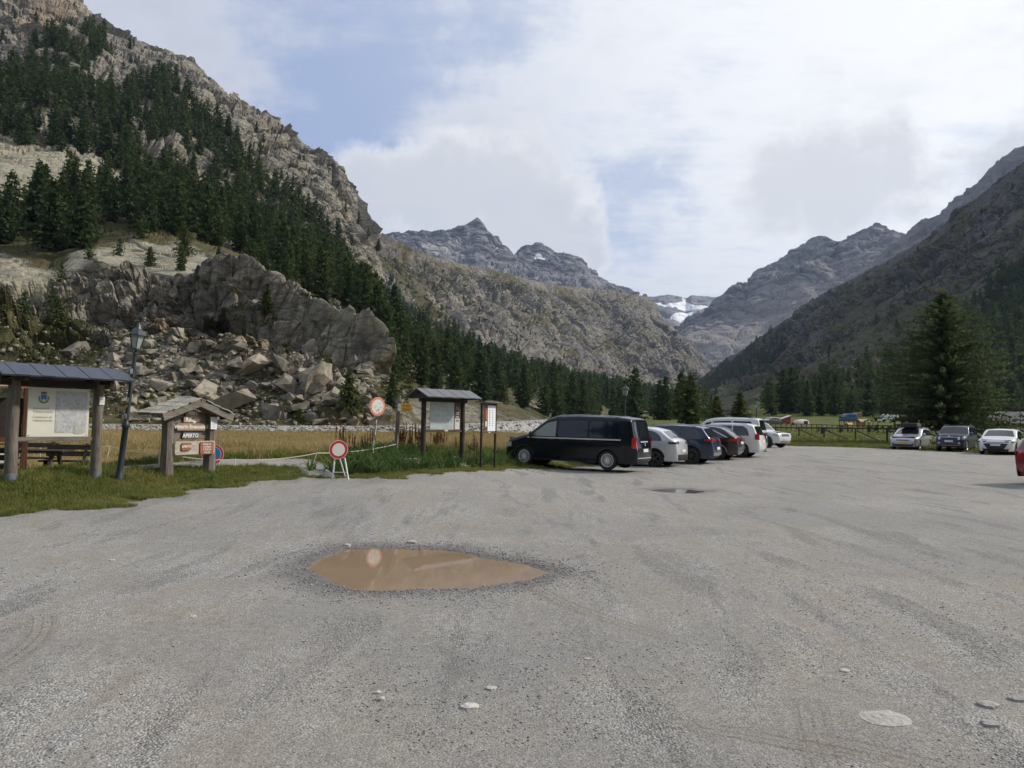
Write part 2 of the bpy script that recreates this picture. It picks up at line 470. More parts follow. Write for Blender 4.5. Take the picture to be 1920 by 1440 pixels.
# wheel tracks: bands where the fines are pressed flat
track = np.zeros_like(X)
def arc(cx, cy, r, w_, s0=1.0):
    global track
    d = np.hypot(X-cx, Y-cy) - r
    for o in (-0.78, 0.78): track = np.maximum(track, s0*np.exp(-((d-o)/w_)**2))
for a in ((-46, -6, 47.5, 0.20), (-30, -12, 33.5, 0.22, .8), (38, -24, 43, 0.2), (60, -8, 60.5, 0.22, .9), (25, -34, 44.0, 0.22, .9), (-70, 9, 69.5, 0.18, .7), (-9.5, 1.5, 6.4, 0.13, 1.0),
          (80, 20, 76.5, 0.2, .7), (9, -14, 24, 0.24, .8), (120, -30, 122, 0.25, .8), (-100, -50, 118, .25, .7), (14, 60, 46, 0.3, .6)): arc(*a)
track *= 0.55 + 0.6*perlin(P3*0.5+11)
keep = (rag < 0).reshape(-1)
F = grid_faces(nt, nr); F = F[keep[F].all(1)]
used = np.unique(F); remap = -np.ones(nt*nr, int); remap[used] = np.arange(len(used))
lot_at = {'track': np.clip(track, 0, 1), 'wet': wet, 'chip': chip, 'edge': ss(-0.9, 0.0, rag)}
lm = np_mesh('gravel_lot', np.stack([X, Y, Z], -1).reshape(-1, 3)[used], remap[F], attrs={q: v.reshape(-1)[used] for q, v in lot_at.items()})
m, k, b = newmat('gravel')
P = k.pos()
big = k.noise(P, 0.22, 5, 0.6, 0.8); med = k.noise(k.mapping(P, rot=(0, 0, 0.30), scale=(1.9, 0.34, 1)), 0.9, 6, 0.62, 0.5)
fin = k.noise(P, 9, 5, 0.7); grit = k.noise(P, 70, 3, 0.8)
v1 = k.voro(P, 62); v1c = k.voro(P, 62, out='Color'); v2c = k.voro(P, 27, out='Color'); v2 = k.voro(P, 27)
stone = k.ramp(k.math('ADD', k.math('MULTIPLY', k.vmath('DOT_PRODUCT', v1c, (0.33, 0.33, 0.34)), 0.7), k.math('MULTIPLY', grit, 0.4)),
               [(0.22, (0.085, 0.085, 0.083)), (0.42, (0.20, 0.197, 0.188)), (0.60, (0.33, 0.323, 0.306)), (0.88, (0.53, 0.52, 0.49))])
stone = k.mix(k.sstep(k.vmath('DOT_PRODUCT', v2c, (0.5, 0.5, 0)), 0.76, 0.9), stone, (0.34, 0.33, 0.31))
fines = k.mix(k.sstep(big, 0.38, 0.60), (0.318, 0.282, 0.236), (0.268, 0.258, 0.241))
fines = k.mix(k.sstep(fin, 0.3, 0.75), k.mix(1.0, fines, (0.72, 0.72, 0.72), 'MULTIPLY'), fines)
fm = k.math('ADD', k.math('MULTIPLY', k.attr('track'), 0.9), k.sstep(k.math('ADD', k.math('MULTIPLY', med, 0.75), k.math('MULTIPLY', big, 0.45)), 0.50, 0.66))
fm = k.math('SUBTRACT', fm, k.math('MULTIPLY', k.attr('chip'), 0.35), clamp=True)
fm = k.math('MULTIPLY', fm, k.sstep(grit, 0.72, 0.45))
c = k.mix(k.math('MULTIPLY', fm, 0.86), stone, fines)
c = k.mix(k.sstep(med, 0.50, 0.36), c, k.mix(1.0, c, (0.74, 0.73, 0.72), 'MULTIPLY'))
c = k.mix(k.math('MULTIPLY', k.sstep(k.noise(P, 0.55, 4, 0.6), 0.52, 0.68), 0.5), c, k.mix(1.0, c, (1.02, 0.95, 0.87), 'MULTIPLY'))
scr = k.noise(k.mapping(P, rot=(0, 0, 0.22), scale=(16, 0.55, 1)), 1.0, 4, 0.65); scr2 = k.noise(k.mapping(P, rot=(0, 0, -0.45), scale=(13, 0.5, 1)), 1.0, 3, 0.65)
gate = k.sstep(big, 0.44, 0.56)
c = k.mix(k.math('MULTIPLY', k.math('MULTIPLY', k.sstep(scr, 0.62, 0.74), gate), 0.55), c, (0.14, 0.128, 0.112))
c = k.mix(k.math('MULTIPLY', k.math('MULTIPLY', k.sstep(scr2, 0.64, 0.75), k.sstep(big, 0.54, 0.44)), 0.45), c, (0.15, 0.138, 0.122))
c = k.mix(0.75, c, k.ramp(k.noise(P, 105, 2, 0.75), [(0.31, 0.22), (0.46, 0.96), (0.72, 1.6)]), 'MULTIPLY')
sx_ = k.n('ShaderNodeSeparateXYZ'); k.put(sx_.inputs[0], P)
for (cx_, cy_, Rr_, wd_, a0_, a1_) in ((-6.05, 4.85, 2.62, 0.13, -0.35, 0.75), (4.2, 9.0, 4.1, 0.12, 3.3, 4.0), (0.2, 1.6, 3.0, 0.11, 0.75, 1.15), (9.5, 2.0, 8.1, 0.12, 2.75, 3.05), (-2.0, -3.5, 8.4, 0.10, 1.0, 1.3)):
    ddx = k.math('SUBTRACT', sx_.outputs[0], cx_); ddy = k.math('SUBTRACT', sx_.outputs[1], cy_)
    rad_ = k.math('SQRT', k.math('ADD', k.math('MULTIPLY', ddx, ddx), k.math('MULTIPLY', ddy, ddy))); off_ = k.math('SUBTRACT', rad_, Rr_); an_ = k.math('ARCTAN2', ddy, ddx)
    if a0_ > 3.1: an_ = k.math('ADD', an_, k.math('MULTIPLY', k.math('LESS_THAN', an_, 0.0), 6.2832))
    band = k.math('MULTIPLY', k.sstep(k.math('ABSOLUTE', off_), wd_, wd_*0.8), k.math('MULTIPLY', k.sstep(an_, a0_, a0_+0.15), k.sstep(an_, a1_, a1_-0.15)))
    lug = k.sstep(k.math('SINE', k.math('ADD', k.math('MULTIPLY', an_, Rr_*150.0), k.math('MULTIPLY', k.math('ABSOLUTE', off_), 60.0))), 0.1, 0.7)
    grv = k.sstep(k.math('COSINE', k.math('MULTIPLY', off_, 95.0)), 0.55, 0.9)
    pat = k.math('MAXIMUM', k.math('MULTIPLY', lug, k.sstep(k.math('ABSOLUTE', off_), wd_*0.45, wd_*0.6)), grv)
    c = k.mix(k.math('MULTIPLY', k.math('MULTIPLY', band, k.sstep(fin, 0.25, 0.6)), 0.35), c, (0.25, 0.215, 0.175))
    c = k.mix(k.math('MULTIPLY', k.math('MULTIPLY', band, pat), k.math('MULTIPLY', k.sstep(fin, 0.35, 0.65), 0.75)), c, (0.115, 0.098, 0.080))
c = k.mix(k.math('MULTIPLY', k.attr('wet'), 0.72), c, k.mix(1.0, c, (0.36, 0.35, 0.35), 'MULTIPLY'))
c = k.mix(k.math('MULTIPLY', k.attr('edge'), 0.5), c, (0.22, 0.19, 0.14))
k.put(b.inputs['Base Color'], c)
k.put(b.inputs['Roughness'], k.math('SUBTRACT', 0.92, k.math('MULTIPLY', k.attr('wet'), 0.35))); b.inputs['Specular IOR Level'].default_value = 0.3
hh = k.math('ADD', k.math('MULTIPLY', k.math('SUBTRACT', 1.0, v1), k.math('SUBTRACT', 1.0, k.math('MULTIPLY', fm, 0.8))), k.math('MULTIPLY', fin, 0.6))
k.put(b.inputs['Normal'], k.bump(hh, 0.75, 0.022))
GRAVEL = m
tag(link('gravel_lot', lm, None, m), kind='structure')
lot_z = lambda x, y: zg1(x, y)
# rest of the lot behind and beside the camera, just below the fine sheet
# muddy puddle water ---------------------------------------------------------------
def puddle(name, poly, z, col_, label):
    cx = sum(p[0] for p in poly)/len(poly); cy = sum(p[1] for p in poly)/len(poly)
    n_ = 14; V = []; F = []
    ring = []
    for i in range(len(poly)):
        a, b2 = poly[i], poly[(i+1) % len(poly)]
        for t in range(3): ring.append((a[0]+(b2[0]-a[0])*t/3, a[1]+(b2[1]-a[1])*t/3))
    ring = [(cx+(p[0]-cx)*1.12, cy+(p[1]-cy)*1.12) for p in ring]
    V = [(cx, cy, z)] + [(p[0], p[1], z) for p in ring]
    F = [(0, i+1, (i+1) % len(ring)+1) for i in range(len(ring))]
    me = bpy.data.meshes.new(name); me.from_pydata(V, [], F)
    m, k, b = newmat(name+'_water')
    P = k.pos(); nz = k.noise(P, 1.3, 4, 0.6)
    k.put(b.inputs['Base Color'], k.mix(k.sstep(nz, 0.3, 0.7), col_, tuple(q*1.12 for q in col_)))
    b.inputs['Roughness'].default_value = 0.02; b.inputs['IOR'].default_value = 1.33; b.inputs['Specular IOR Level'].default_value = 0.5
    k.put(b.inputs['Normal'], k.bump(k.noise(P, 5, 2), 0.02, 0.01))
    return tag(link(name, me, None, m), label, None, None, 'structure')
puddle('puddle', PUD, WLEV, (0.250, 0.182, 0.120), 'large brown muddy puddle in the middle of the gravel lot')
puddle('puddle', PUD2, P2Z-0.004, (0.10, 0.085, 0.07), 'thin dark puddle on the gravel near the parked van')
# ================================================================= MOUNTAINS
def interp_row(row, px):
    r = np.array(sorted(row), float)
    return np.interp(px, r[:, 0], r[:, 1]), np.exp(np.interp(px, r[:, 0], np.log(r[:, 2])))
def smooth1(a, n):
    if n < 2: return a
    kx = np.hanning(n+2)[1:-1]; kx /= kx.sum()
    return np.convolve(np.pad(a, n, mode='edge'), kx, 'same')[n:-n]
SURF = {}
def massif(key, rows, x0, x1, nu, segs, disp, mask, material, sm=None):
    """a mountain face from foot to crest and over its back, set out at its real distance"""
    px = np.linspace(x0, x1, nu)
    rows_i = []
    for ri, r in enumerate(rows):
        a, D = interp_row(r, px)
        q = (sm[ri] if sm else 0)
        if q: a = smooth1(a, q); D = np.exp(smooth1(np.log(D), q))
        rows_i.append((a, D))
    PY = []; DD = []; VV = []
    for i in range(len(rows)-1):
        n = segs[i]; t = np.linspace(0, 1, n, endpoint=(i == len(rows)-2))
        (a0, d0), (a1, d1) = rows_i[i], rows_i[i+1]
        PY.append(a0[:, None]*(1-t)+a1[:, None]*t); DD.append(np.exp(np.log(d0)[:, None]*(1-t)+np.log(d1)[:, None]*t)); VV.append(i+t)
    PY = np.concatenate(PY, 1); DD = np.concatenate(DD, 1); VV = np.concatenate(VV)
    PX = np.broadcast_to(px[:, None], PY.shape)
    V = at(PX, PY, DD)
    du = np.gradient(V, axis=0); dv = np.gradient(V, axis=1)
    N = np.cross(du, dv); N /= np.linalg.norm(N, axis=-1)[..., None]+1e-9
    N = np.where(((CAM-V)*N).sum(-1)[..., None]*np.ones(3) < 0, -N, N) if False else N
    # make normals face the camera on the front rows
    sgn = np.sign(((CAM-V)*N).sum(-1)); sgn[:, VV > len(rows)-2] = sgn[:, np.searchsorted(VV, len(rows)-2)-1][:, None]
    N = N*sgn[..., None]
    V2 = disp(V, N, PX, PY, DD, VV)
    du = np.gradient(V2, axis=0); dv = np.gradient(V2, axis=1)
    N2 = np.cross(du, dv); N2 /= np.linalg.norm(N2, axis=-1)[..., None]+1e-9
    N2 = N2*np.sign((N2*N).sum(-1))[..., None]
    at_ = mask(V2, N2, PX, PY, DD, VV)
    nv = len(VV)
    name = 'hill' if key == 'hill' else 'mountain'
    me = np_mesh(name, V2.reshape(-1, 3), grid_faces(nu, nv), smooth=True, attrs={q: np.broadcast_to(v, PX.shape) for q, v in at_.items()})
    # consistent outward normals (faces were laid column by column)
    f0 = me.polygons[(nu//2)*(nv-1)+segs[0]//2]
    if f0.normal.dot(Vector(N[nu//2, segs[0]//2])) < 0: me.flip_normals()
    if key in ('D', 'F0'): me.shade_smooth()
    else: me.polygons.foreach_set('use_smooth', np.zeros(len(me.polygons), bool))
    o = tag(link(name, me, None, material), kind='structure')
    SURF[key] = dict(V=V2, PX=PX, PY=PY, D=DD, N=N2, VV=VV)
    return o

def rockmat(name, rock, rock2, veg, veg2, scale=1.0, pale=(0.42, 0.40, 0.33), stain=(0.075, 0.070, 0.068), bumpd=0.6, snow=False):
    m, k, b = newmat(name)
    P = k.pos(); s = scale
    strata = k.mapping(P, rot=(0.25, 0.1, 0.2), scale=(1, 1, 2.4))
    a1 = k.noise(strata, 0.03*s, 4, 0.68); a2 = k.noise(strata, 0.22*s, 6, 0.74); a3 = k.noise(P, 1.3*s, 4, 0.7)
    ck = k.voro(k.vmath('ADD', strata, k.vmath('SCALE', k.noise(P, 0.4*s, 1, colour=True), scale=2.2/s)), 0.16*s, 'DISTANCE_TO_EDGE') if scale > 0.2 else None
    c = k.mix(k.sstep(a1, 0.36, 0.64), rock, rock2)
    c = k.mix(0.85, c, k.ramp(a2, [(0.28, (0.30, 0.30, 0.32)), (0.5, (0.95, 0.95, 0.95)), (0.74, (1.65, 1.60, 1.48))]), 'MULTIPLY')
    if scale > 0.5:
        fl_ = k.noise(k.mapping(P, scale=(1, 1, 0.10)), 1.1, 4, 0.7)
        c = k.mix(k.math('MULTIPLY', k.attr('stain'), k.sstep(fl_, 0.58, 0.72)), c, (0.40, 0.385, 0.35))
    c = k.mix(k.math('MULTIPLY', k.attr('pale'), k.sstep(a2, 0.30, 0.5)), c, k.mix(k.sstep(a3, 0.35, 0.65), pale, tuple(q*0.8 for q in pale)))
    c = k.mix(k.math('MULTIPLY', k.math('MULTIPLY', k.attr('stain'), 0.5), k.sstep(k.noise(k.mapping(P, scale=(1, 1, 0.16)), 0.55*s, 3, 0.65), 0.42, 0.62)), c, stain)
    c = k.mix(k.math('MULTIPLY', k.attr('warm'), k.sstep(a2, 0.40, 0.62)), c, (0.36, 0.24, 0.15))
    if ck is not None: c = k.mix(k.math('MULTIPLY', k.math('MULTIPLY', k.sstep(ck, 0.10, 0.0), 0.6), k.math('SUBTRACT', 1.0, k.math('MULTIPLY', k.attr('pale'), 0.45))), c, (0.045, 0.043, 0.042))
    if scale > 0.5:
        ck2 = k.voro(k.vmath('ADD', strata, k.vmath('SCALE', k.noise(P, 1.1, 2, colour=True), scale=1.1)), 0.55, 'DISTANCE_TO_EDGE')
        c = k.mix(k.math('MULTIPLY', k.math('MULTIPLY', k.sstep(ck2, 0.07, 0.0), 0.55), k.math('SUBTRACT', 1.0, k.math('MULTIPLY', k.attr('pale'), 0.6))), c, (0.05, 0.047, 0.044))
    vg = k.mix(k.sstep(a3, 0.3, 0.7), veg, veg2)
    vg = k.mix(k.sstep(a1, 0.5, 0.68), vg, tuple(0.5*x+0.5*y for x, y in zip(veg, (0.15, 0.11, 0.045))))
    vf = k.sstep(k.math('ADD', k.attr('veg'), k.math('MULTIPLY', k.math('SUBTRACT', a2, 0.5), 1.3)), 0.42, 0.60)
    c = k.mix(vf, c, k.mix(0.7, vg, k.ramp(a3, [(0.25, 0.35), (0.7, 1.15)]), 'MULTIPLY'))
    if snow: c = k.mix(k.sstep(k.math('ADD', k.attr('snow'), k.math('MULTIPLY', k.math('SUBTRACT', a2, 0.5), 0.4)), 0.45, 0.6), c, (0.72, 0.74, 0.77))
    k.put(b.inputs['Base Color'], c); b.inputs['Roughness'].default_value = 0.92; b.inputs['Specular IOR Level'].default_value = 0.2
    if bumpd > 0: k.put(b.inputs['Normal'], k.bump(a2, 0.9, bumpd/s))
    return m

def blocky(V, N, sizes, amps, sq=(1, 1, 1.8), warp=0.22):
    """fractured-rock relief made of nested joint blocks"""
    S = np.array(sq); h = np.zeros(V.shape[:-1]); ckm = np.ones(V.shape[:-1])
    for i, (s_, a_) in enumerate(zip(sizes, amps)):
        Q = V*S/s_ + i*7.7
        Q = Q + warp*np.stack([perlin(Q*0.9+1), perlin(Q*0.9+31), perlin(Q*0.9+57)], -1)
        f, c_ = facets(Q, 0.55)
        h = h + a_*(f - 0.9*ss(0.10, 0.0, c_))
    return h

def wblocky(V, wgt, sizes, amps, sq=(1, 1, 1.8)):
    r = np.zeros(V.shape[:-1]); i = wgt > 0.03
    r[i] = blocky(V[i], None, sizes, amps, sq)*wgt[i]
    return r

# --- the near left mountain: scree, bluff, wooded terrace, slab, crest -----------------
rowsA = [
 [(-600, 800, 60), (-200, 792, 76), (0, 796, 88), (300, 800, 92), (650, 800, 96), (760, 803, 104), (960, 806, 140), (1100, 808, 230), (1290, 812, 460)],
 [(-600, 640, 100), (0, 640, 108), (200, 610, 116), (330, 640, 116), (420, 660, 112), (600, 690, 110), (690, 730, 108), (720, 745, 112), (800, 742, 150), (960, 752, 220), (1100, 757, 340), (1290, 770, 620)],
 [(-600, 470, 140), (0, 560, 120), (180, 520, 132), (330, 545, 124), (420, 570, 120), (520, 610, 117), (620, 640, 115), (690, 665, 112), (704, 690, 112), (718, 730, 118), (740, 725, 140), (800, 722, 180), (960, 738, 260), (1100, 748, 390), (1290, 765, 700)],
 [(-600, 430, 160), (0, 512, 134), (110, 505, 138), (150, 488, 140), (180, 480, 140), (250, 496, 140), (330, 522, 133), (420, 540, 129), (500, 572, 126), (560, 608, 124), (620, 630, 121), (688, 658, 117), (703, 674, 116), (716, 716, 122), (740, 700, 160), (800, 704, 205), (960, 725, 320), (1100, 742, 450), (1290, 762, 760)],
 [(-600, 350, 200), (0, 476, 160), (90, 470, 164), (140, 456, 166), (180, 443, 168), (250, 445, 166), (330, 468, 158), (420, 494, 154), (500, 524, 150), (560, 572, 146), (620, 602, 142), (688, 640, 136), (703, 660, 136), (760, 650, 260), (800, 668, 300), (960, 712, 430), (1100, 735, 560), (1290, 758, 850)],
 [(-600, 100, 330), (0, 300, 232), (120, 300, 245), (240, 340, 262), (400, 385, 300), (540, 440, 335), (650, 505, 360), (700, 560, 370), (730, 600, 372), (800, 634, 400), (960, 694, 560), (1100, 725, 700), (1290, 752, 1000)],
 [(-600, -150, 430), (0, 110, 380), (120, 130, 385), (240, 190, 390), (400, 260, 400), (540, 340, 410), (640, 400, 420), (690, 480, 420), (715, 560, 420), (735, 592, 420), (800, 624, 440), (960, 688, 620), (1100, 720, 760), (1290, 748, 1080)],
 [(-600, -560, 640), (0, -110, 560), (100, -50, 556), (150, 0, 556), (180, 34, 560), (205, 55, 560), (290, 87, 560), (350, 112, 560), (380, 135, 555), (400, 158, 550), (432, 186, 550), (455, 192, 545), (500, 217, 540), (540, 243, 535), (570, 270, 530), (610, 292, 520), (640, 320, 510), (662, 348, 500), (677, 380, 495), (687, 415, 490), (699, 440, 485), (707, 470, 478), (716, 530, 470), (730, 580, 465), (800, 614, 485), (860, 645, 560), (960, 682, 690), (1050, 708, 820), (1290, 744, 1200)],
 [(-600, -250, 900), (0, 100, 800), (300, 250, 780), (700, 560, 680), (800, 680, 640), (960, 730, 900), (1290, 790, 1500)],
]
def dispA(V, N, PX, PY, D, VV):
    v = VV[None, :]*np.ones_like(PX)
    cliff = ss(0.7, 1.3, v)*ss(3.05, 2.72, v)*ss(724, 690, PX)
    upper = ss(4.6, 5.6, v)*ss(745, 700, PX)
    crest = np.exp(-((v-7)/0.10)**2)
    fl = ss(735, 780, PX)
    talus = ss(1.5, 0.9, v)*ss(0.0, 0.25, v)
    big = fbm(V/38.0, 4)*2.6*(1-0.6*cliff) + 2.2*fbm(V/120.0, 3)*upper
    h = big*(1-0.75*crest)*ss(0.0, 0.3, v)
    h = h + wblocky(V, (1.2*cliff + 0.25*talus + 0.20*ss(3.0, 3.3, v)*(1-upper))*(1-fl), (21, 9.5, 4.2, 1.8), (2.3, 1.35, 0.75, 0.36), (0.9, 0.9, 1.5))
    h = h + wblocky(V, upper*(0.95-0.45*crest)*(1-0.9*fl), (60, 27, 12, 5.2), (4.6, 3.0, 1.7, 0.9), (0.8, 0.8, 1.35))
    q = (V[..., 2]+0.18*V[..., 0])/4.6 + 0.55*perlin(V/13.0) + 0.25*perlin(V/5.0); fr = q-np.floor(q)
    q2 = (V[..., 2]-0.10*V[..., 0])/1.7 + 0.6*perlin(V/6.0+3); fr2 = q2-np.floor(q2)
    vj = facets(V*np.array((1, 1, 0.22))/5.5, 0.3)
    h = h + cliff*(1.5*(fr**1.6)*(0.4+0.6*ss(-0.3, 0.3, perlin(V/20.0+8))) + 0.5*fr2**1.6 - 1.3*ss(0.10, 0.0, vj[1]) + 0.9*vj[0]) + 0.35*talus*fr2
    q3 = (V[..., 2]+0.25*V[..., 0])/13.0 + 0.6*perlin(V/45.0); fr3 = q3-np.floor(q3)
    h = h + upper*(1-0.7*crest)*(1-fl)*(3.0*fr3**1.6)*ss(-0.3, 0.3, perlin(V/70.0+4))
    # overhang: the bluff's lip juts out over the broken rock below
    lip = np.exp(-((v-2.85)/0.22)**2)*ss(330, 420, PX)*ss(724, 690, PX)
    under = np.exp(-((v-1.75)/0.38)**2)*ss(300, 400, PX)*ss(724, 680, PX)
    h = h + 4.8*lip - 5.2*under
    # smooth glaciated slabs
    slab = np.maximum(ss(4.15, 4.4, v)*ss(5.25, 4.95, v)*ss(300, 170, PX), ss(2.95, 3.15, v)*ss(4.1, 3.9, v)*ss(80, 140, PX)*ss(735, 700, PX))
    h = h*(1-0.55*slab)
    return V + N*h[..., None]
def polys(px, py, lst, soft=14):
    r = np.zeros(px.shape)
    for p in lst:
        d = polydist(p, px, py); r = np.maximum(r, np.where(inside(p, px, py), 0.5+0.5*np.clip(d/soft, 0, 1), 0.5-0.5*np.clip(d/soft, 0, 1)))
    return ss(0, 1, r)
PALE = [[(-300, 245), (0, 252), (60, 255), (130, 275), (200, 295), (245, 326), (200, 335), (170, 350), (60, 375), (0, 400), (-300, 380)],
        
        [(-200, 470), (0, 478), (80, 490), (110, 512), (60, 530), (0, 525), (-200, 520)], [(590, 600), (640, 612), (700, 650), (702, 664), (640, 646), (560, 612)],
        [(940, 1), (941, 1), (941, 2)]]
STAIN = [[(320, 490), (400, 505), (470, 530), (520, 570), (640, 625), (700, 668), (700, 730), (600, 720), (520, 640), (430, 600), (330, 600), (300, 520)],
         [(640, 400), (700, 440), (690, 500), (640, 470)], [(120, 470), (170, 490), (200, 540), (160, 530)], [(180, 90), (300, 110), (330, 150), (200, 140)]]
WARM = [[(250, 590), (330, 590), (450, 610), (520, 650), (520, 720), (420, 690), (340, 660), (230, 640)], [(540, 690), (580, 690), (575, 730), (545, 740)], [(50, 0), (140, 0), (120, 70), (40, 50)]]
HEATH = [[(-300, 530), (60, 540), (150, 575), (200, 620), (170, 700), (-300, 720)], [(690, 690), (760, 680), (800, 740), (700, 745)],
         [(-100, 380), (100, 420), (320, 440), (200, 470), (0, 475), (-100, 460)]]
def maskA(V, N, PX, PY, D, VV):
    v = VV[None, :]*np.ones_like(PX)
    nz = perlin(V/9.0); nb = fbm(V/30.0, 3)
    flat = ss(0.35, 0.8, N[..., 2])
    jx = PX + 14*perlin(V/12.0); jy = PY + 10*perlin(V/12.0+9)
    pale = np.maximum(polys(jx, jy, PALE, 12), 0.95*ss(2.92, 3.10, v+0.10*nz)*ss(4.15, 3.9, v+0.25*nb)*ss(90, 150, PX)*ss(730, 700, PX)); stain = polys(jx, jy, STAIN, 26); warm = polys(jx, jy, WARM, 30); heath = polys(jx, jy, HEATH, 30)
    veg = 0.20 + 0.42*flat + 0.22*nb + 0.55*heath
    veg = veg - 0.30*ss(5.6, 6.6, v) + 0.1*ss(3.0, 3.6, v)*ss(5.2, 4.6, v)
    veg = np.where(v < 0.6, veg + 0.40*ss(0.5, 0.1, v), veg)
    veg = np.where(PX > 735, 0.6 + 0.25*nb, veg)
    veg = veg*(1-0.62*ss(1.2, 1.7, v)*ss(3.0, 2.7, v)*(1-flat)*ss(735, 715, PX))
    veg = veg - 0.62*pale + 0.35*pale*ss(0.05, 0.45, fbm(V/11.0+7, 3)) - 0.30*stain
    return {'veg': np.clip(veg, 0, 1), 'pale': pale, 'stain': stain*ss(0.75, 0.4, N[..., 2]), 'warm': warm}
mA = rockmat('near_rock', (0.300, 0.270, 0.215), (0.190, 0.178, 0.155), (0.088, 0.078, 0.032), (0.046, 0.052, 0.022), 1.0, pale=(0.33, 0.305, 0.225))
massif('hill', rowsA, -600, 1290, 900, (70, 60, 55, 45, 50, 90, 110, 12), dispA, maskA, mA, sm=(30, 12, 8, 4, 6, 24, 16, 0, 30))

# --- the grassy middle ridge ------------------------------------------------------------
rowsB = [
 [(600, 640, 560), (800, 680, 620), (960, 735, 820), (1260, 775, 1450), (1380, 760, 2350)],
 [(600, 540, 800), (720, 560, 800), (800, 590, 900), (960, 640, 1100), (1100, 680, 1350), (1260, 715, 1750), (1380, 728, 2400)],
 [(600, 480, 950), (720, 500, 980), (800, 530, 1080), (960, 575, 1350), (1100, 605, 1600), (1260, 660, 1950), (1380, 720, 2450)],
 [(600, 400, 1100), (680, 428, 1130), (700, 437, 1150), (720, 447, 1180), (770, 467, 1260), (830, 487, 1350), (930, 509, 1560), (1000, 527, 1700), (1060, 538, 1830), (1135, 546, 2000), (1180, 551, 2100), (1213, 558, 2180), (1226, 565, 2200), (1240, 592, 2210), (1270, 623, 2240), (1300, 652, 2270), (1330, 684, 2300), (1346, 694, 2330), (1380, 715, 2500)],
 [(600, 520, 1500), (900, 640, 2100), (1200, 700, 2700), (1380, 790, 3000)],
]
def dispB(V, N, PX, PY, D, VV):
    v = VV[None, :]*np.ones_like(PX); crest = np.exp(-((v-3)/0.08)**2)
    al = V[..., 0]*0.50+V[..., 1]*0.87
    gul = 1-np.abs(perlin(np.stack([al/95.0, v*0.9, 0.3*perlin(V/120.0)], -1))); gul2 = 1-np.abs(perlin(np.stack([al/38.0, v*1.6+5, 0.3*perlin(V/60.0)], -1)))
    h = fbm(V/150.0, 4)*10*(1-0.8*crest)*ss(0, 0.3, v) - (16*gul**3+7*gul2**3)*(1-crest)*ss(0.1, 0.6, v)
    bl = blocky(V, N, (120, 52, 24, 11), (8.5, 6.2, 3.8, 2.0), (0.8, 0.8, 1.3), 0.5)
    rk = 0.35+0.65*ss(-0.25, 0.35, fbm(V/170.0+4, 3))
    return V + N*(h + bl*rk*(1-0.6*crest))[..., None]
def maskB(V, N, PX, PY, D, VV):
    nb = fbm(V/90.0, 4); flat = ss(0.40, 0.85, N[..., 2])
    top = ss(560, 480, PY + (960-PX)*0.15)
    tr = polys(PX, PY, [[(720, 460), (760, 490), (800, 540), (850, 600), (820, 600), (760, 520), (715, 470)]], 14)
    veg = 0.29 + 0.26*flat + 0.32*nb + 0.20*top + 0.5*tr
    return {'veg': np.clip(veg, 0, 1), 'pale': np.clip(0.35*nb+0.1, 0, 1), 'stain': 0.6*ss(0.0, 0.5, fbm(V/60.0+8, 3))*ss(0.6, 0.35, N[..., 2]), 'warm': np.zeros_like(PX)}
mB = rockmat('ridge_rock', (0.235, 0.212, 0.180), (0.165, 0.155, 0.145), (0.125, 0.110, 0.052), (0.075, 0.075, 0.034), 0.26, bumpd=0)
massif('B', rowsB, 600, 1380, 620, (90, 70, 110, 10), dispB, maskB, mB, sm=(20, 16, 10, 0, 20))

# --- the pointed peaks ---------------------------------------------------------------------
rowsC = [
 [(640, 600, 2700), (1220, 650, 3100)],
 [(640, 500, 3200), (800, 490, 3250), (900, 500, 3200), (1100, 545, 3300), (1220, 580, 3500)],
 [(640, 470, 3600), (720, 455, 3600), (745, 451, 3600), (790, 447, 3600), (835, 438, 3600), (862, 432, 3600), (872, 424, 3600), (882, 417, 3600), (895, 408, 3600), (904, 416, 3600), (911, 428, 3600), (916, 441, 3600), (926, 452, 3600), (936, 462, 3600), (948, 468, 3600), (954, 477, 3600), (957, 487, 3620), (964, 486, 3700), (976, 474, 3750), (990, 464, 3750), (998, 469, 3750), (1010, 463, 3750), (1022, 470, 3750), (1040, 478, 3800), (1052, 485, 3800), (1062, 486, 3800), (1080, 496, 3800), (1092, 508, 3800), (1106, 521, 3800), (1122, 533, 3800), (1140, 545, 3800), (1180, 565, 3800), (1220, 590, 3800)],
 [(640, 580, 4300), (1220, 640, 4500)],
]
def dispC(V, N, PX, PY, D, VV):
    v = VV[None, :]*np.ones_like(PX); crest = np.exp(-((v-2)/0.06)**2)
    h = fbm(V*np.array((1, 1, 0.5))/420.0, 4)*26*(1-0.9*crest)*ss(0, 0.3, v)
    rb = 1-np.abs(perlin(V*np.array((1.0, 1.0, 0.22))/150.0)); rb2 = 1-np.abs(perlin(V*np.array((1.0, 1.0, 0.3))/60.0+7))
    bl = blocky(V, N, (150, 70, 32), (8, 6.5, 4), (0.8, 0.8, 1.5))
    return V + N*(h + (rb*34 + rb2*16)*(1-0.8*crest) + bl*(1-0.88*crest))[..., None]
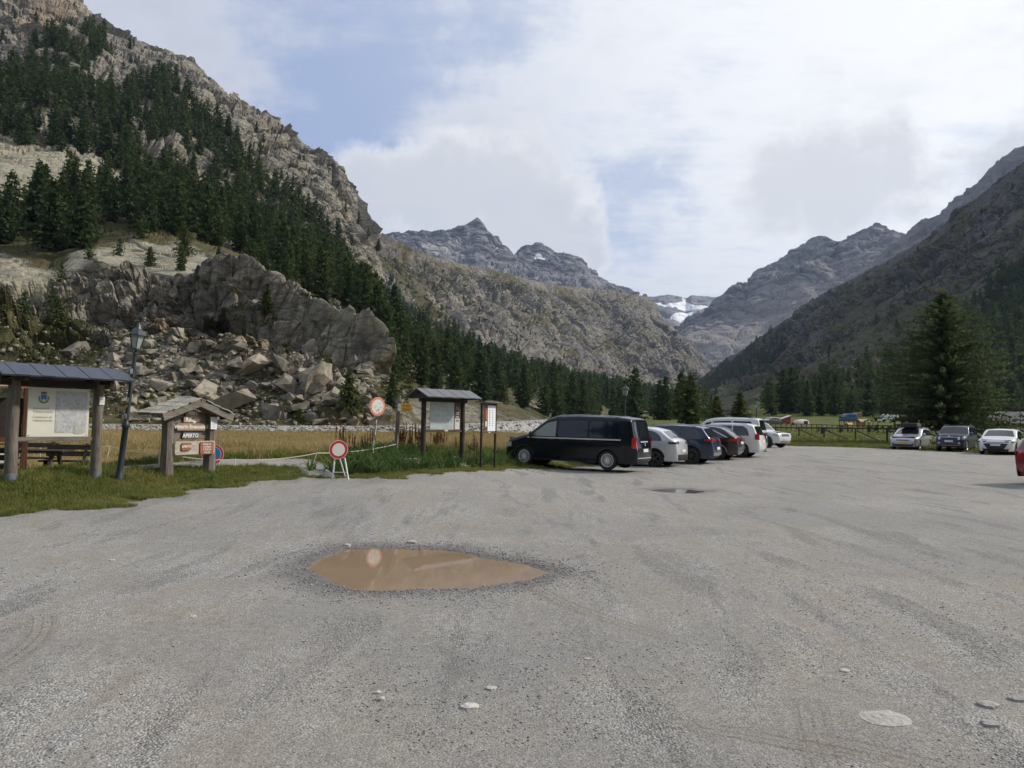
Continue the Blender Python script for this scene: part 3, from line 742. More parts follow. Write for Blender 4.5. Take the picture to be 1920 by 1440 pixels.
def maskC(V, N, PX, PY, D, VV):
    sn = polys(PX + 6*perlin(V/60.0), PY + 5*perlin(V/60.0+4), [[(995, 492), (1022, 490), (1024, 496), (1000, 496)], [(1055, 521), (1068, 521), (1066, 524), (1056, 524)], [(1090, 505), (1100, 510), (1096, 514)]], 4)
    return {'veg': np.clip(0.05+0.25*ss(520, 560, PY), 0, 1), 'pale': np.maximum(0.25*ss(0, .4, fbm(V/200.0, 3)), polys(PX + 6*perlin(V/60.0), PY + 5*perlin(V/60.0+4), [[(790, 482), (850, 468), (866, 470), (850, 484), (872, 494), (820, 492)]], 5)), 'stain': np.zeros_like(PX), 'warm': np.zeros_like(PX), 'snow': sn}
mC = rockmat('peak_rock', (0.110, 0.112, 0.130), (0.165, 0.162, 0.170), (0.13, 0.12, 0.07), (0.10, 0.10, 0.06), 0.10, pale=(0.36, 0.345, 0.33), bumpd=0, snow=True)
massif('C', rowsC, 640, 1220, 560, (40, 150, 8), dispC, maskC, mC, sm=(10, 10, 0, 10))

# --- glacier head of the valley -----------------------------------------------------------------
rowsD = [
 [(1120, 720, 3000), (1500, 720, 3000)],
 [(1120, 600, 4300), (1300, 620, 4200), (1500, 600, 4300)],
 [(1120, 556, 5200), (1226, 556, 5200), (1250, 553, 5200), (1275, 557, 5200), (1288, 560, 5200), (1296, 555, 5150), (1330, 556, 5150), (1350, 557, 5150), (1370, 552, 5150), (1400, 548, 5200), (1500, 540, 5200)],
 [(1120, 640, 6200), (1500, 640, 6200)],
]
def dispD(V, N, PX, PY, D, VV):
    v = VV[None, :]*np.ones_like(PX); crest = np.exp(-((v-2)/0.06)**2)
    bl = blocky(V, N, (260, 110, 50), (14, 10, 6), (0.6, 0.6, 2.2))
    return V + N*(fbm(V/600.0, 4)*40*(1-0.9*crest) + bl*(1-0.7*crest))[..., None]
def maskD(V, N, PX, PY, D, VV):
    sn = polys(PX + 5*perlin(V/120.0), PY + 4*perlin(V/120.0+4), [[(1224, 566), (1262, 569), (1280, 563), (1300, 570), (1332, 577), (1330, 584), (1290, 583), (1262, 580), (1240, 578)], [(1254, 606), (1280, 597), (1300, 596), (1290, 606), (1272, 614), (1260, 614)], [(1355, 556), (1372, 555), (1372, 559), (1356, 559)]], 4)
    return {'veg': np.zeros_like(PX), 'pale': 0.3*np.ones_like(PX), 'stain': np.zeros_like(PX), 'warm': np.zeros_like(PX), 'snow': sn}
massif('D', rowsD, 1120, 1500, 320, (40, 110, 8), dispD, maskD, mC, sm=(6, 6, 0, 6))

# --- the far right mountain ------------------------------------------------------------------------
rowsE = [
 [(1200, 760, 2500), (1330, 735, 2300), (1760, 700, 1900), (1900, 680, 1800)],
 [(1200, 730, 2900), (1290, 640, 2900), (1360, 620, 2900), (1450, 590, 2900), (1560, 550, 2800), (1700, 520, 2600), (1900, 500, 2500)],
 [(1200, 700, 3600), (1255, 640, 3600), (1285, 612, 3600), (1312, 592, 3600), (1336, 575, 3600), (1352, 560, 3600), (1370, 552, 3600), (1383, 543, 3600), (1400, 534, 3600), (1412, 522, 3600), (1424, 508, 3600), (1450, 494, 3600), (1473, 479, 3600), (1482, 472, 3600), (1500, 464, 3600), (1512, 455, 3600), (1523, 446, 3600), (1535, 443, 3600), (1548, 445, 3600), (1558, 452, 3600), (1573, 458, 3600), (1585, 450, 3500), (1600, 440, 3500), (1612, 435, 3500), (1622, 431, 3500), (1638, 431, 3500), (1650, 437, 3500), (1672, 444, 3500), (1690, 447, 3500), (1720, 460, 3500), (1900, 500, 3400)],
 [(1200, 800, 4500), (1560, 580, 4400), (1900, 640, 4300)],
]
def dispE(V, N, PX, PY, D, VV):
    v = VV[None, :]*np.ones_like(PX); crest = np.exp(-((v-2)/0.06)**2)
    h = fbm(V*np.array((1, 1, .6))/380.0, 4)*48*(1-0.9*crest)*ss(0, 0.3, v)
    rb = 1-np.abs(perlin(V*np.array((1.0, 1.0, 0.3))/190.0)); cr = ss(1.0, 1.7, v)
    bl = blocky(V, N, (150, 66, 30), (13, 9, 5), (0.7, 0.7, 1.8))
    return V + N*(h + (rb*30*(1-.8*crest) + bl*(1-.5*crest))*(0.35+0.65*cr))[..., None]
def maskE(V, N, PX, PY, D, VV):
    return {'veg': np.zeros_like(PX), 'pale': 0.55*ss(0.75, 0.35, np.abs(VV-0.9))[None, :]*np.ones_like(PX), 'stain': np.zeros_like(PX), 'warm': np.zeros_like(PX), 'snow': np.zeros_like(PX)}
mE = rockmat('scree_rock', (0.175, 0.163, 0.160), (0.135, 0.130, 0.138), (0.12, 0.11, 0.06), (0.10, 0.10, 0.06), 0.12, pale=(0.245, 0.22, 0.20), bumpd=0, snow=True)
massif('E', rowsE, 1200, 1900, 560, (60, 130, 8), dispE, maskE, mE, sm=(10, 10, 0, 10))

# --- blue ridge behind the right slope ----------------------------------------------------------------
rowsF0 = [
 [(1560, 700, 1300), (2000, 560, 1100), (2700, 300, 900)],
 [(1560, 560, 1900), (1660, 470, 2000), (1695, 442, 2000), (1725, 420, 2000), (1742, 409, 2000), (1757, 404, 2000), (1790, 376, 2000), (1810, 364, 2000), (1822, 350, 2000), (1850, 322, 1950), (1866, 305, 1950), (1874, 303, 1950), (1890, 290, 1900), (1905, 281, 1900), (1920, 273, 1900), (2000, 205, 1800), (2300, 0, 1700), (2700, -160, 1600)],
 [(1560, 640, 2600), (2000, 330, 2600), (2700, 0, 2500)],
]
massif('F0', rowsF0, 1560, 2700, 360, (80, 8), lambda V, N, PX, PY, D, VV: V + N*(blocky(V, N, (90, 40, 18), (8, 6, 3.5), (0.8, 0.8, 1.5))*(1-0.6*np.exp(-((VV-1)/0.08)**2))[None])[..., None],
       lambda V, N, PX, PY, D, VV: {'veg': 0.1+0*PX, 'pale': 0*PX, 'stain': 0*PX, 'warm': 0*PX, 'snow': 0*PX}, mE, sm=(10, 0, 10))

# --- the shaded right slope ------------------------------------------------------------------------------
rowsF = [
 [(1270, 812, 720), (1330, 806, 460), (1430, 804, 330), (1600, 800, 310), (1920, 798, 280), (2300, 800, 220), (2800, 810, 160)],
 [(1270, 784, 1000), (1330, 764, 760), (1430, 752, 520), (1600, 715, 420), (1920, 700, 360), (2300, 690, 300), (2800, 640, 230)],
 [(1270, 760, 1700), (1330, 722, 1500), (1430, 705, 1150), (1560, 650, 860), (1700, 590, 720), (1920, 510, 600), (2300, 420, 480), (2800, 300, 380)],
 [(1270, 744, 1900), (1310, 716, 1870), (1342, 690, 1820), (1400, 652, 1700), (1440, 622, 1600), (1500, 582, 1480), (1550, 548, 1380), (1640, 503, 1240), (1700, 468, 1140), (1760, 432, 1050), (1800, 396, 980), (1830, 372, 930), (1870, 340, 880), (1900, 320, 850), (1920, 305, 830), (2000, 250, 780), (2300, 60, 680), (2800, -140, 560)],
 [(1270, 830, 2600), (1600, 640, 2200), (1920, 480, 1500), (2800, 60, 1000)],
]
def dispF(V, N, PX, PY, D, VV):
    v = VV[None, :]*np.ones_like(PX); crest = np.exp(-((v-3)/0.07)**2)
    h = fbm(V/110.0, 4)*9*(1-0.8*crest)*ss(0, 0.4, v)
    bl = blocky(V, N, (90, 42, 19, 8.5), (8.5, 6.2, 3.7, 1.9), (0.8, 0.8, 1.2))
    rk = (0.25+0.75*ss(-0.2, 0.3, fbm(V/140.0+2, 3)))*ss(1.0, 1.7, v)
    return V + N*(h + bl*rk*(1-0.55*crest))[..., None]
def maskF(V, N, PX, PY, D, VV):
    nb = fbm(V/80.0, 4); flat = ss(0.35, 0.8, N[..., 2])
    gs = polys(PX, PY, [[(1300, 770), (1330, 752), (1440, 716), (1560, 690), (1650, 655), (1720, 630), (1720, 655), (1640, 690), (1560, 716), (1440, 760), (1340, 800), (1290, 805)]], 16)
    return {'veg': np.clip(0.40+0.30*flat+0.26*nb+0.7*gs, 0, 1), 'pale': 0.15*ss(0.1, .5, nb), 'stain': 0.4*ss(0.0, 0.5, fbm(V/50.0+8, 3))*ss(0.6, .3, N[..., 2]), 'warm': 0.15*ss(0.2, .5, fbm(V/60.0+3, 3))}
mF = rockmat('slope_rock', (0.150, 0.136, 0.128), (0.108, 0.103, 0.106), (0.080, 0.074, 0.034), (0.042, 0.050, 0.024), 0.32, bumpd=0)
massif('F', rowsF, 1270, 2800, 760, (60, 90, 170, 8), dispF, maskF, mF, sm=(16, 14, 10, 0, 14))
# ================================================================= TREES
def leafmat(name, a, b_, c_=None, rough=0.85, tl=0.25):
    m, k, b = newmat(name)
    r = k.rnd(); n = k.noise(k.pos(), 0.9, 2, 0.6)
    base = k.mix(r, a, b_)
    base = k.mix(k.sstep(n, 0.35, 0.7), base, c_ or b_)
    k.put(b.inputs['Base Color'], base); b.inputs['Roughness'].default_value = rough; b.inputs['Specular IOR Level'].default_value = 0.15
    if tl:
        tr = k.n('ShaderNodeBsdfTranslucent'); k.put(tr.inputs[0], base)
        mx = k.n('ShaderNodeMixShader'); mx.inputs[0].default_value = tl
        k.put(mx.inputs[1], b.outputs[0]); k.put(mx.inputs[2], tr.outputs[0])
        k.put(m.node_tree.nodes['Material Output'].inputs[0], mx.outputs[0])
    return m
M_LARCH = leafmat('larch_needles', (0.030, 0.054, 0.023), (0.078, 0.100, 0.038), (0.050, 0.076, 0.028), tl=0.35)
M_LARCH2 = leafmat('olive_larch_needles', (0.062, 0.084, 0.028), (0.088, 0.104, 0.034), (0.068, 0.090, 0.030), tl=0.35)  # larches of a lighter olive green of their own
M_BARK = wood('larch_bark', (0.085, 0.065, 0.050), (0.150, 0.125, 0.105), (6, 6, 1), 4)

def conifer(h, r, seed, whorls, per, clus, size, bare=0.07, droop=0.30, ragged=0.35, slant=0.0):
    """needle sprays along whorled, drooping branches; returns (crown V, F), (trunk V, F)"""
    g = np.random.default_rng(seed)
    C = []; Dn = []; Sz = []; br = []
    for i in range(whorls):
        t = (i+0.5*g.random())/whorls
        z0 = h*(bare + (0.98-bare)*t**0.92)
        Lm = r*(0.05 + (1-t**1.25)**0.85)*min(1.0, 0.60+1.7*t)*(0.82+0.36*g.random())
        n = max(3, int(per*(1-0.35*t)))
        a0 = g.random()*6.28
        for j in range(n):
            az = a0 + 6.2832*j/n + g.normal()*0.25
            L = Lm*(1-ragged+ragged*1.5*g.random())
            zz_ = z0 + g.normal()*h*0.012
            nc = max(2, int(round(clus*(0.35+0.65*L/r))))
            s_ = (np.arange(nc)+g.random(nc))/nc; s_ = 0.10 + 0.90*s_
            dr = droop*(0.7+0.6*g.random())
            rad = s_*L; zz = zz_ - dr*rad*(1.0-0.45*s_) + 0.30*L*s_*t
            px_ = np.cos(az)*rad + slant*(zz/h)**2*h; py_ = np.sin(az)*rad
            off = g.normal(size=(nc, 3))*size*0.42*np.array((1, 1, 0.7))
            C.append(np.stack([px_, py_, zz], 1) + off)
            Dn.append(np.tile([np.cos(az), np.sin(az), -dr*0.6], (nc, 1)))
            Sz.append(size*(0.75+0.6*g.random(nc))*(1.0-0.35*t))
            br.append((az, L, zz_, dr))
    C = np.concatenate(C); Dn = np.concatenate(Dn); Sz = np.concatenate(Sz)[:, None]
    n = len(C)
    d = Dn + 0.7*g.normal(size=(n, 3)); d /= np.linalg.norm(d, axis=1)[:, None]
    u = g.normal(size=(n, 3)); u -= d*(d*u).sum(1)[:, None]; u /= np.linalg.norm(u, axis=1)[:, None]
    a = C - d*Sz*0.7; b_ = C + d*Sz*1.15 + u*Sz*0.1; c_ = C + u*Sz*0.62 - d*Sz*.1; e_ = C - u*Sz*0.55 + d*Sz*0.15 - np.array((0, 0, .3))*Sz
    V = np.stack([a, c_, b_, e_], 1).reshape(-1, 3)
    F = np.arange(4*n).reshape(-1, 4)
    mb = MB()
    zs = [0, 0.06*h, 0.3*h, 0.6*h, 0.97*h]; rs = [0.021*h, 0.016*h, 0.012*h, 0.007*h, 0.001*h]
    mb.tube([(slant*(z/h)**2*h, 0, z) for z in zs], rs, 7)
    return (V, F), mb, br

def points_scatter(name, pts, scl, rz, idx, protos, label=None, kind='stuff'):
    pts = np.asarray(pts, np.float32)
    me = bpy.data.meshes.new(name); me.vertices.add(len(pts)); me.vertices.foreach_set('co', pts.ravel())
    for nm, ty, val in (('scl', 'FLOAT', scl), ('rz', 'FLOAT', rz), ('idx', 'INT', idx)):
        a = me.attributes.new(nm, ty, 'POINT'); a.data.foreach_set('value', np.ascontiguousarray(val, np.int32 if ty == 'INT' else np.float32))
    o = link(name, me)
    ng = bpy.data.node_groups.new(name, 'GeometryNodeTree')
    ng.interface.new_socket('Geometry', in_out='INPUT', socket_type='NodeSocketGeometry'); ng.interface.new_socket('Geometry', in_out='OUTPUT', socket_type='NodeSocketGeometry')
    g = NT(ng); gi = g.n('NodeGroupInput'); go = g.n('NodeGroupOutput')
    iop = g.n('GeometryNodeInstanceOnPoints'); jn = g.n('GeometryNodeJoinGeometry')
    for p in protos:
        oi = g.n('GeometryNodeObjectInfo'); oi.inputs['Object'].default_value = p; oi.inputs['As Instance'].default_value = True
        ng.links.new(oi.outputs['Geometry'], jn.inputs[0])
    def na(nm, ty):
        q = g.n('GeometryNodeInputNamedAttribute', data_type=ty); q.inputs['Name'].default_value = nm; return q.outputs[0]
    ng.links.new(gi.outputs[0], iop.inputs['Points']); ng.links.new(jn.outputs[0], iop.inputs['Instance'])
    iop.inputs['Pick Instance'].default_value = True
    ng.links.new(na('idx', 'INT'), iop.inputs['Instance Index'])
    cx = g.n('ShaderNodeCombineXYZ'); ng.links.new(na('rz', 'FLOAT'), cx.inputs[2])
    er = g.n('FunctionNodeEulerToRotation'); ng.links.new(cx.outputs[0], er.inputs[0]); ng.links.new(er.outputs[0], iop.inputs['Rotation'])
    ng.links.new(na('scl', 'FLOAT'), iop.inputs['Scale'])
    ng.links.new(iop.outputs[0], go.inputs[0])
    md = o.modifiers.new('scatter', 'NODES'); md.node_group = ng
    return tag(o, label, None, None, kind)

def proto(name, V, F, mats, smooth=False, mi=None):
    me = np_mesh(name, V, F, smooth)
    for q in mats: me.materials.append(q)
    if mi is not None: me.polygons.foreach_set('material_index', np.asarray(mi, np.int32))
    return bpy.data.objects.new(name, me)

# low and middle detail larches
TREES = []; FPROTO = []
for i, (rr_, dr, rg, sl) in enumerate(((0.22, 0.30, 0.45, 0), (0.28, 0.22, 0.6, 0.012), (0.19, 0.4, 0.4, 0), (0.31, 0.26, 0.6, -0.018), (0.25, 0.34, 0.65, 0.025))):
    (V, F), tb, _ = conifer(1.0, rr_, 40+i, 26, 8, 9, 0.040, droop=dr, ragged=rg, slant=sl)
    cm = np_mesh('crown', V, F, False); cm.materials.append(M_LARCH)
    cm2 = cm.copy(); cm2.materials.clear(); cm2.materials.append(M_LARCH2)
    to = tb.build('trunk', M_BARK); tm = to.data; bpy.data.objects.remove(to)
    TREES.append((cm, tm, cm2))
    (V, F), tb, _ = conifer(1.0, rr_*1.02, 60+i, 17, 7, 5, 0.058, droop=dr, ragged=rg, slant=sl)
    F2 = np.array([[a+len(V) for a in f] for f in tb.f if len(f) == 4])
    FPROTO.append(proto('forest_larch', np.concatenate([V, np.array(tb.v)]), np.concatenate([F, F2]), [M_LARCH, M_BARK], mi=[0]*len(F)+[1]*len(F2)))

def pick(key, poly_list, n, mind, holes=(), vmin=None, steep=None):
    """spots on a mountain face inside outlined woods, kept apart from one another"""
    S = SURF[key]; PX, PY, V = S['PX'], S['PY'], S['V']
    ok = np.zeros(PX.shape, bool)
    for p in poly_list: ok |= inside(p, PX, PY)
    for p in holes: ok &= ~inside(p, PX, PY)
    ok &= (S['VV'] < S['VV'].max()-1.02)[None, :]
    if steep is not None: ok &= S['N'][..., 2] > steep
    I = np.argwhere(ok)
    if len(I) == 0: return np.zeros((0, 3))
    # weight by true surface area so that woods are even on the ground, not in the picture
    du = np.linalg.norm(np.gradient(V, axis=0), axis=-1); dv = np.linalg.norm(np.gradient(V, axis=1), axis=-1)
    wgt = (du*dv)[I[:, 0], I[:, 1]]; wgt = np.minimum(wgt, np.percentile(wgt, 95))
    c = I[rng.choice(len(I), size=min(len(I)*2, n*6), p=wgt/wgt.sum())]
    P = V[c[:, 0], c[:, 1]] + np.concatenate([rng.normal(size=(len(c), 2))*mind*0.12, np.zeros((len(c), 1))], 1)
    out = []; cells = {}
    for p in P:
        q = (int(p[0]//mind), int(p[1]//mind), int(p[2]//mind))
        if any((p-o).dot(p-o) < mind*mind for a in (-1, 0, 1) for b in (-1, 0, 1) for e in (-1, 0, 1) for o in cells.get((q[0]+a, q[1]+b, q[2]+e), ())): continue
        cells.setdefault(q, []).append(p); out.append(p)
        if len(out) >= n: break
    return np.array(out)

FA1 = [(-500, 60), (0, 130), (60, 95), (110, 68), (190, 62), (200, 112), (140, 150), (210, 180), (300, 168), (345, 190), (385, 250), (480, 330), (560, 408), (620, 468), (680, 528), (724, 596), (712, 660), (690, 640), (640, 598), (560, 556), (500, 508), (440, 488), (330, 455), (200, 432), (150, 446), (30, 472), (-500, 470)]
HOLES = [[(-500, 240), (0, 262), (90, 266), (180, 290), (250, 328), (270, 350), (200, 352), (120, 372), (60, 400), (0, 440), (-500, 430)], [(255, 285), (310, 290), (335, 330), (280, 335)], [(350, 320), (390, 330), (405, 372), (360, 365)], [(480, 380), (520, 392), (530, 420), (490, 415)]]
FA2 = [(716, 600), (800, 622), (900, 662), (1000, 697), (1100, 717), (1290, 748), (1290, 775), (1100, 768), (980, 764), (860, 752), (765, 742), (722, 728), (710, 668)]
ta = pick('hill', [FA1], 1050, 4.5, HOLES)
ta = ta[~((project(ta)[1] < 330) & (fbm(ta/42.0+3.3, 3) > 0.26))]
ta2 = pick('hill', [FA2], 640, 5.0)
ta3 = pick('hill', [[(380, 190), (560, 280), (690, 430), (700, 500), (560, 400), (420, 260)], [(0, 0), (150, 10), (330, 130), (200, 150), (0, 120)]], 60, 10)
ta4 = pick('hill', [[(140, 468), (330, 482), (500, 528), (600, 604), (640, 618), (560, 600), (450, 530), (300, 520), (180, 520)], [(-200, 500), (120, 520), (180, 560), (0, 620), (-200, 600)]], 26, 6, steep=0.3)
ta5 = pick('hill', [[(-300, 395), (20, 400), (110, 372), (250, 360), (330, 430), (420, 478), (520, 520), (600, 585), (560, 585), (430, 505), (330, 476), (200, 448), (120, 466), (-300, 500)]], 46, 5)
tb1 = pick('B', [[(640, 480), (720, 500), (760, 545), (850, 612), (950, 662), (1050, 702), (1250, 722), (1330, 722), (1250, 780), (600, 720)]], 620, 9)
tb2 = pick('B', [[(720, 480), (900, 560), (1050, 620), (1250, 690), (1000, 695), (850, 615)]], 110, 18)
tf1 = pick('F', [[(1430, 800), (1436, 768), (1500, 752), (1560, 742), (1650, 712), (1700, 680), (1760, 630), (1830, 565), (1920, 475), (2300, 300), (2780, 200), (2780, 800)]], 1100, 6.0)
tf2 = pick('F', [[(1300, 744), (1345, 696), (1400, 656), (1450, 634), (1490, 618), (1470, 652), (1430, 692), (1380, 716), (1330, 748)]], 560, 6.2)
tf3 = pick('F', [[(1500, 600), (1700, 480), (1920, 320), (1920, 450), (1700, 620), (1560, 690)]], 130, 16)
def flat_trees(n, px0, px1, D0, D1, mind):
    out = []
    while len(out) < n:
        D = D0*(D1/D0)**rng.random(); x = float(ray(rng.uniform(px0, px1), 793)[0]*D)
        if all((x-o[0])**2+(D-o[1])**2 > mind**2 for o in out): out.append((x, D, zg1(x, D)-0.1))
    return np.array(out)
tg1 = np.concatenate([flat_trees(100, 880, 1290, 190, 560, 6.5), flat_trees(60, 1265, 1345, 300, 800, 7.0)])
tbk = []  # unseen trees added behind the camera for dark reflections and less skylight
while len(tbk) < 900:
    q_ = (rng.uniform(-520, 520), rng.uniform(-460, -62)); tbk.append((q_[0], q_[1]))
tbk = np.array(tbk); tbk = np.concatenate([tbk, zg(tbk[:, 0], tbk[:, 1])[:, None]-0.3], 1)
tg2 = flat_trees(70, 1440, 2100, 275, 330, 5.0)
woods = [(ta, 11, 17, 'left'), (ta2, 11, 17, 'left'), (ta3, 5, 10, 'crag'), (ta4, 3, 7, 'crag'), (ta5, 6, 14, 'left'), (tb1, 12, 18, 'ridge'), (tb2, 5, 11, 'ridge'), (tf1, 12, 20, 'right'), (tf2, 12, 18, 'right'), (tf3, 5, 11, 'right'), (tg1, 9, 16, 'floor'), (tg2, 12, 19, 'right'), (tbk, 12, 19, 'behind')]
allp = []; alls = []; allg = []
for P_, h0, h1, gname in woods:
    if len(P_) == 0: continue
    allp.append(P_); alls.append((h0 + (h1-h0)*rng.beta(1.6, 1.9, len(P_)))*np.where(rng.random(len(P_)) < 0.22, 0.6, 1.0)); allg += [gname]*len(P_)
allp = np.concatenate(allp); alls = np.concatenate(alls); allg = np.array(allg)
allp[:, 2] -= 0.02*alls
px_, py_, dep = project(allp)
vis = (px_ > -20) & (px_ < 1940) & (dep > 0)
size_px = np.where(vis, alls/np.maximum(dep, 1)*FPX, 0)
order = np.argsort(-size_px)
single = np.zeros(len(allp), bool); single[order[:285]] = True
TLAB = {'left': ('dark green larch in the dense wood on the left mountainside', 'larches of the left mountainside wood'),
        'crag': ('small larch rooted among the bare crags of the left mountain', 'larches among the crags'),
        'ridge': ('larch in the wood below the grassy middle ridge', 'larches below the middle ridge'),
        'right': ('dark larch in the shaded wood at the foot of the right slope', 'larches of the shaded right wood'),
        'floor': ('larch in the belt of trees on the valley floor behind the van', 'larches of the valley floor')}
def make_tree(loc, h, i, label, group=None, lighter=False, wide=1.0):
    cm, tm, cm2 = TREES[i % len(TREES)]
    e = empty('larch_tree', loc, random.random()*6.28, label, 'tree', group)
    for nm, me in (('trunk', tm), ('crown', cm2 if lighter else cm)):
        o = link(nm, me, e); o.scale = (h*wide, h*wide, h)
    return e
for j in np.where(single)[0]:
    lb, gpn = TLAB[allg[j]]
    make_tree(allp[j], alls[j], int(j), lb, gpn, wide=0.85+0.3*random.random())
rest = ~single
points_scatter('forest', allp[rest], alls[rest], rng.random(rest.sum())*6.28, rng.integers(0, len(FPROTO), rest.sum()), FPROTO, 'far mass of dark larch forest on the mountainsides')

def spot(key, px, py):
    S = SURF[key]; a, b_, d_ = project(S['V'])
    w_ = (a-px)**2+(b_-py)**2 + 1e9*(S['VV'] > S['VV'].max()-1.02)[None, :]
    w_ = w_ + 0.02*d_*(w_ < 30)                     # nearest surface wins
    i = np.unravel_index(np.argmin(w_), w_.shape); return S['V'][i]
for (px, py, hp, lb, lighter) in ((655, 782, 92, 'bushy young larch at the foot of the bluff, right of the boulders', True), (735, 765, 70, 'dark young larch between the bluff and the map shelter', False),
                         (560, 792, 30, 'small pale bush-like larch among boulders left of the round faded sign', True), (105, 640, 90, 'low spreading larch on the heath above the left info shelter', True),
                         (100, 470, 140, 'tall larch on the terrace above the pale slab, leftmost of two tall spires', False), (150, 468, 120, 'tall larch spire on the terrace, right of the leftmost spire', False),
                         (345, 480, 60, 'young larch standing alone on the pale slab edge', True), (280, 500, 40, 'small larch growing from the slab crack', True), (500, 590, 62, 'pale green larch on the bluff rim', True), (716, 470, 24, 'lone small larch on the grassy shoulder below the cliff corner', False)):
    p = spot('hill', px, py); d_ = project(p)[2]; make_tree((p[0], p[1], p[2]-0.2), hp/FPX*d_, random.randrange(5), lb, None, lighter, 1.25)
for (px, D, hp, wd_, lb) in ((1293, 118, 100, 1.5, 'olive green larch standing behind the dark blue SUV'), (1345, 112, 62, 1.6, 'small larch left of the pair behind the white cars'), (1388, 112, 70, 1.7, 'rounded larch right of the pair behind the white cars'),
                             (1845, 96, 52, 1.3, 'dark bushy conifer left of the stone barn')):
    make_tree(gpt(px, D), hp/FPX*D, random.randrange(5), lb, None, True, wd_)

# the big larch by the fence ----------------------------------------------------------------
bx_, by_, bz_ = gpt(1771, 66)
H = 13.6
(V, F), tb, br = conifer(H, 6.5, 5, 58, 13, 46, 0.19, bare=0.10, droop=0.13, ragged=0.85, slant=0.004)
big = empty('larch_tree', (bx_, by_, bz_), 0.4, 'huge spreading larch behind the fence and the parked estate car', 'tree')
M_BIG = leafmat('big_larch_needles', (0.060, 0.092, 0.040), (0.082, 0.110, 0.046), (0.098, 0.122, 0.050), tl=0.45)
cm = np_mesh('crown', V, F, False); cm.materials.append(M_BIG); link('crown', cm, big)
tb = MB(); tb.tube([(0, 0, -0.2), (0, 0, 0.5), (0.03, 0, 2.5), (0.04, 0, 7), (0.05, 0, 13.2)], [0.52, 0.40, 0.33, 0.2, 0.02], 12)
tb.build('trunk', M_BARK, big, smooth=True)
lb_ = MB()
for az, L, z0, dr in br:
    if z0 < 11: lb_.tube([(0.03+math.cos(az)*L*q, math.sin(az)*L*q, z0-dr*L*q*(1-0.45*q)+0.3*L*q*(z0/H)) for q in (0, 0.35, 0.7, 0.95)], [0.055, 0.035, 0.02, 0.006], 4, False)
lb_.build('branches', M_BARK, big)
# bare lower limbs reaching out to the right
for (az, L, z0, up) in ((-0.25, 6.6, 2.9, 0.16), (0.2, 6.0, 3.6, 0.1), (-0.7, 5.0, 2.5, -0.02)):
    q = MB(); q.tube([(math.cos(az-0.4)*L*s_, math.sin(az-0.4)*L*s_, z0 - 0.10*L*s_ + up*L*s_*s_) for s_ in (0, .25, .5, .75, 1)], [0.075, 0.06, 0.045, 0.025, 0.008], 6)
    q.build('branch', M_BARK, big)

# shrubs on the heath and slopes --------------------------------------------------------------
M_SHRUB = leafmat('juniper', (0.045, 0.058, 0.020), (0.075, 0.075, 0.026), (0.060, 0.068, 0.022), tl=0.15)
SPROTO = []
for i in range(3):
    g = np.random.default_rng(90+i); n = 170
    C = g.normal(size=(n, 3)); C /= np.linalg.norm(C, axis=1)[:, None]; C *= (0.35+0.65*g.random((n, 1))**0.5); C[:, 2] = np.abs(C[:, 2])*0.62
    C += 0.12*g.normal(size=(n, 3)); d = g.normal(size=(n, 3)); d /= np.linalg.norm(d, axis=1)[:, None]; u = np.cross(d, g.normal(size=(n, 3))); u /= np.linalg.norm(u, axis=1)[:, None]
    V = np.stack([C-d*.10, C+u*.10, C+d*.14, C-u*.09], 1).reshape(-1, 3)
    SPROTO.append(proto('shrub', V, np.arange(4*n).reshape(-1, 4), [M_SHRUB]))
s1 = pick('hill', HEATH[:1]+HEATH[1:2]+[[(-200, 640), (180, 640), (240, 560), (330, 520), (560, 600), (700, 700), (760, 760), (700, 790), (200, 790), (-200, 790)]], 520, 1.6, steep=0.25)
s2 = pick('B', [[(720, 470), (900, 530), (1200, 570), (1330, 700), (1000, 700), (800, 600)]], 420, 8)
s3 = pick('F', [[(1400, 660), (1700, 480), (1920, 320), (1920, 500), (1700, 640), (1460, 720)]], 420, 7)
sp = np.concatenate([s1, s2, s3]); sz = np.concatenate([0.5+0.9*rng.random(len(s1))**2, 1.8+2.6*rng.random(len(s2))**2, 1.8+2.6*rng.random(len(s3))**2])
points_scatter('shrubs', sp, sz, rng.random(len(sp))*6.28, rng.integers(0, 3, len(sp)), SPROTO, 'low juniper and heath scrub on the mountain slopes')

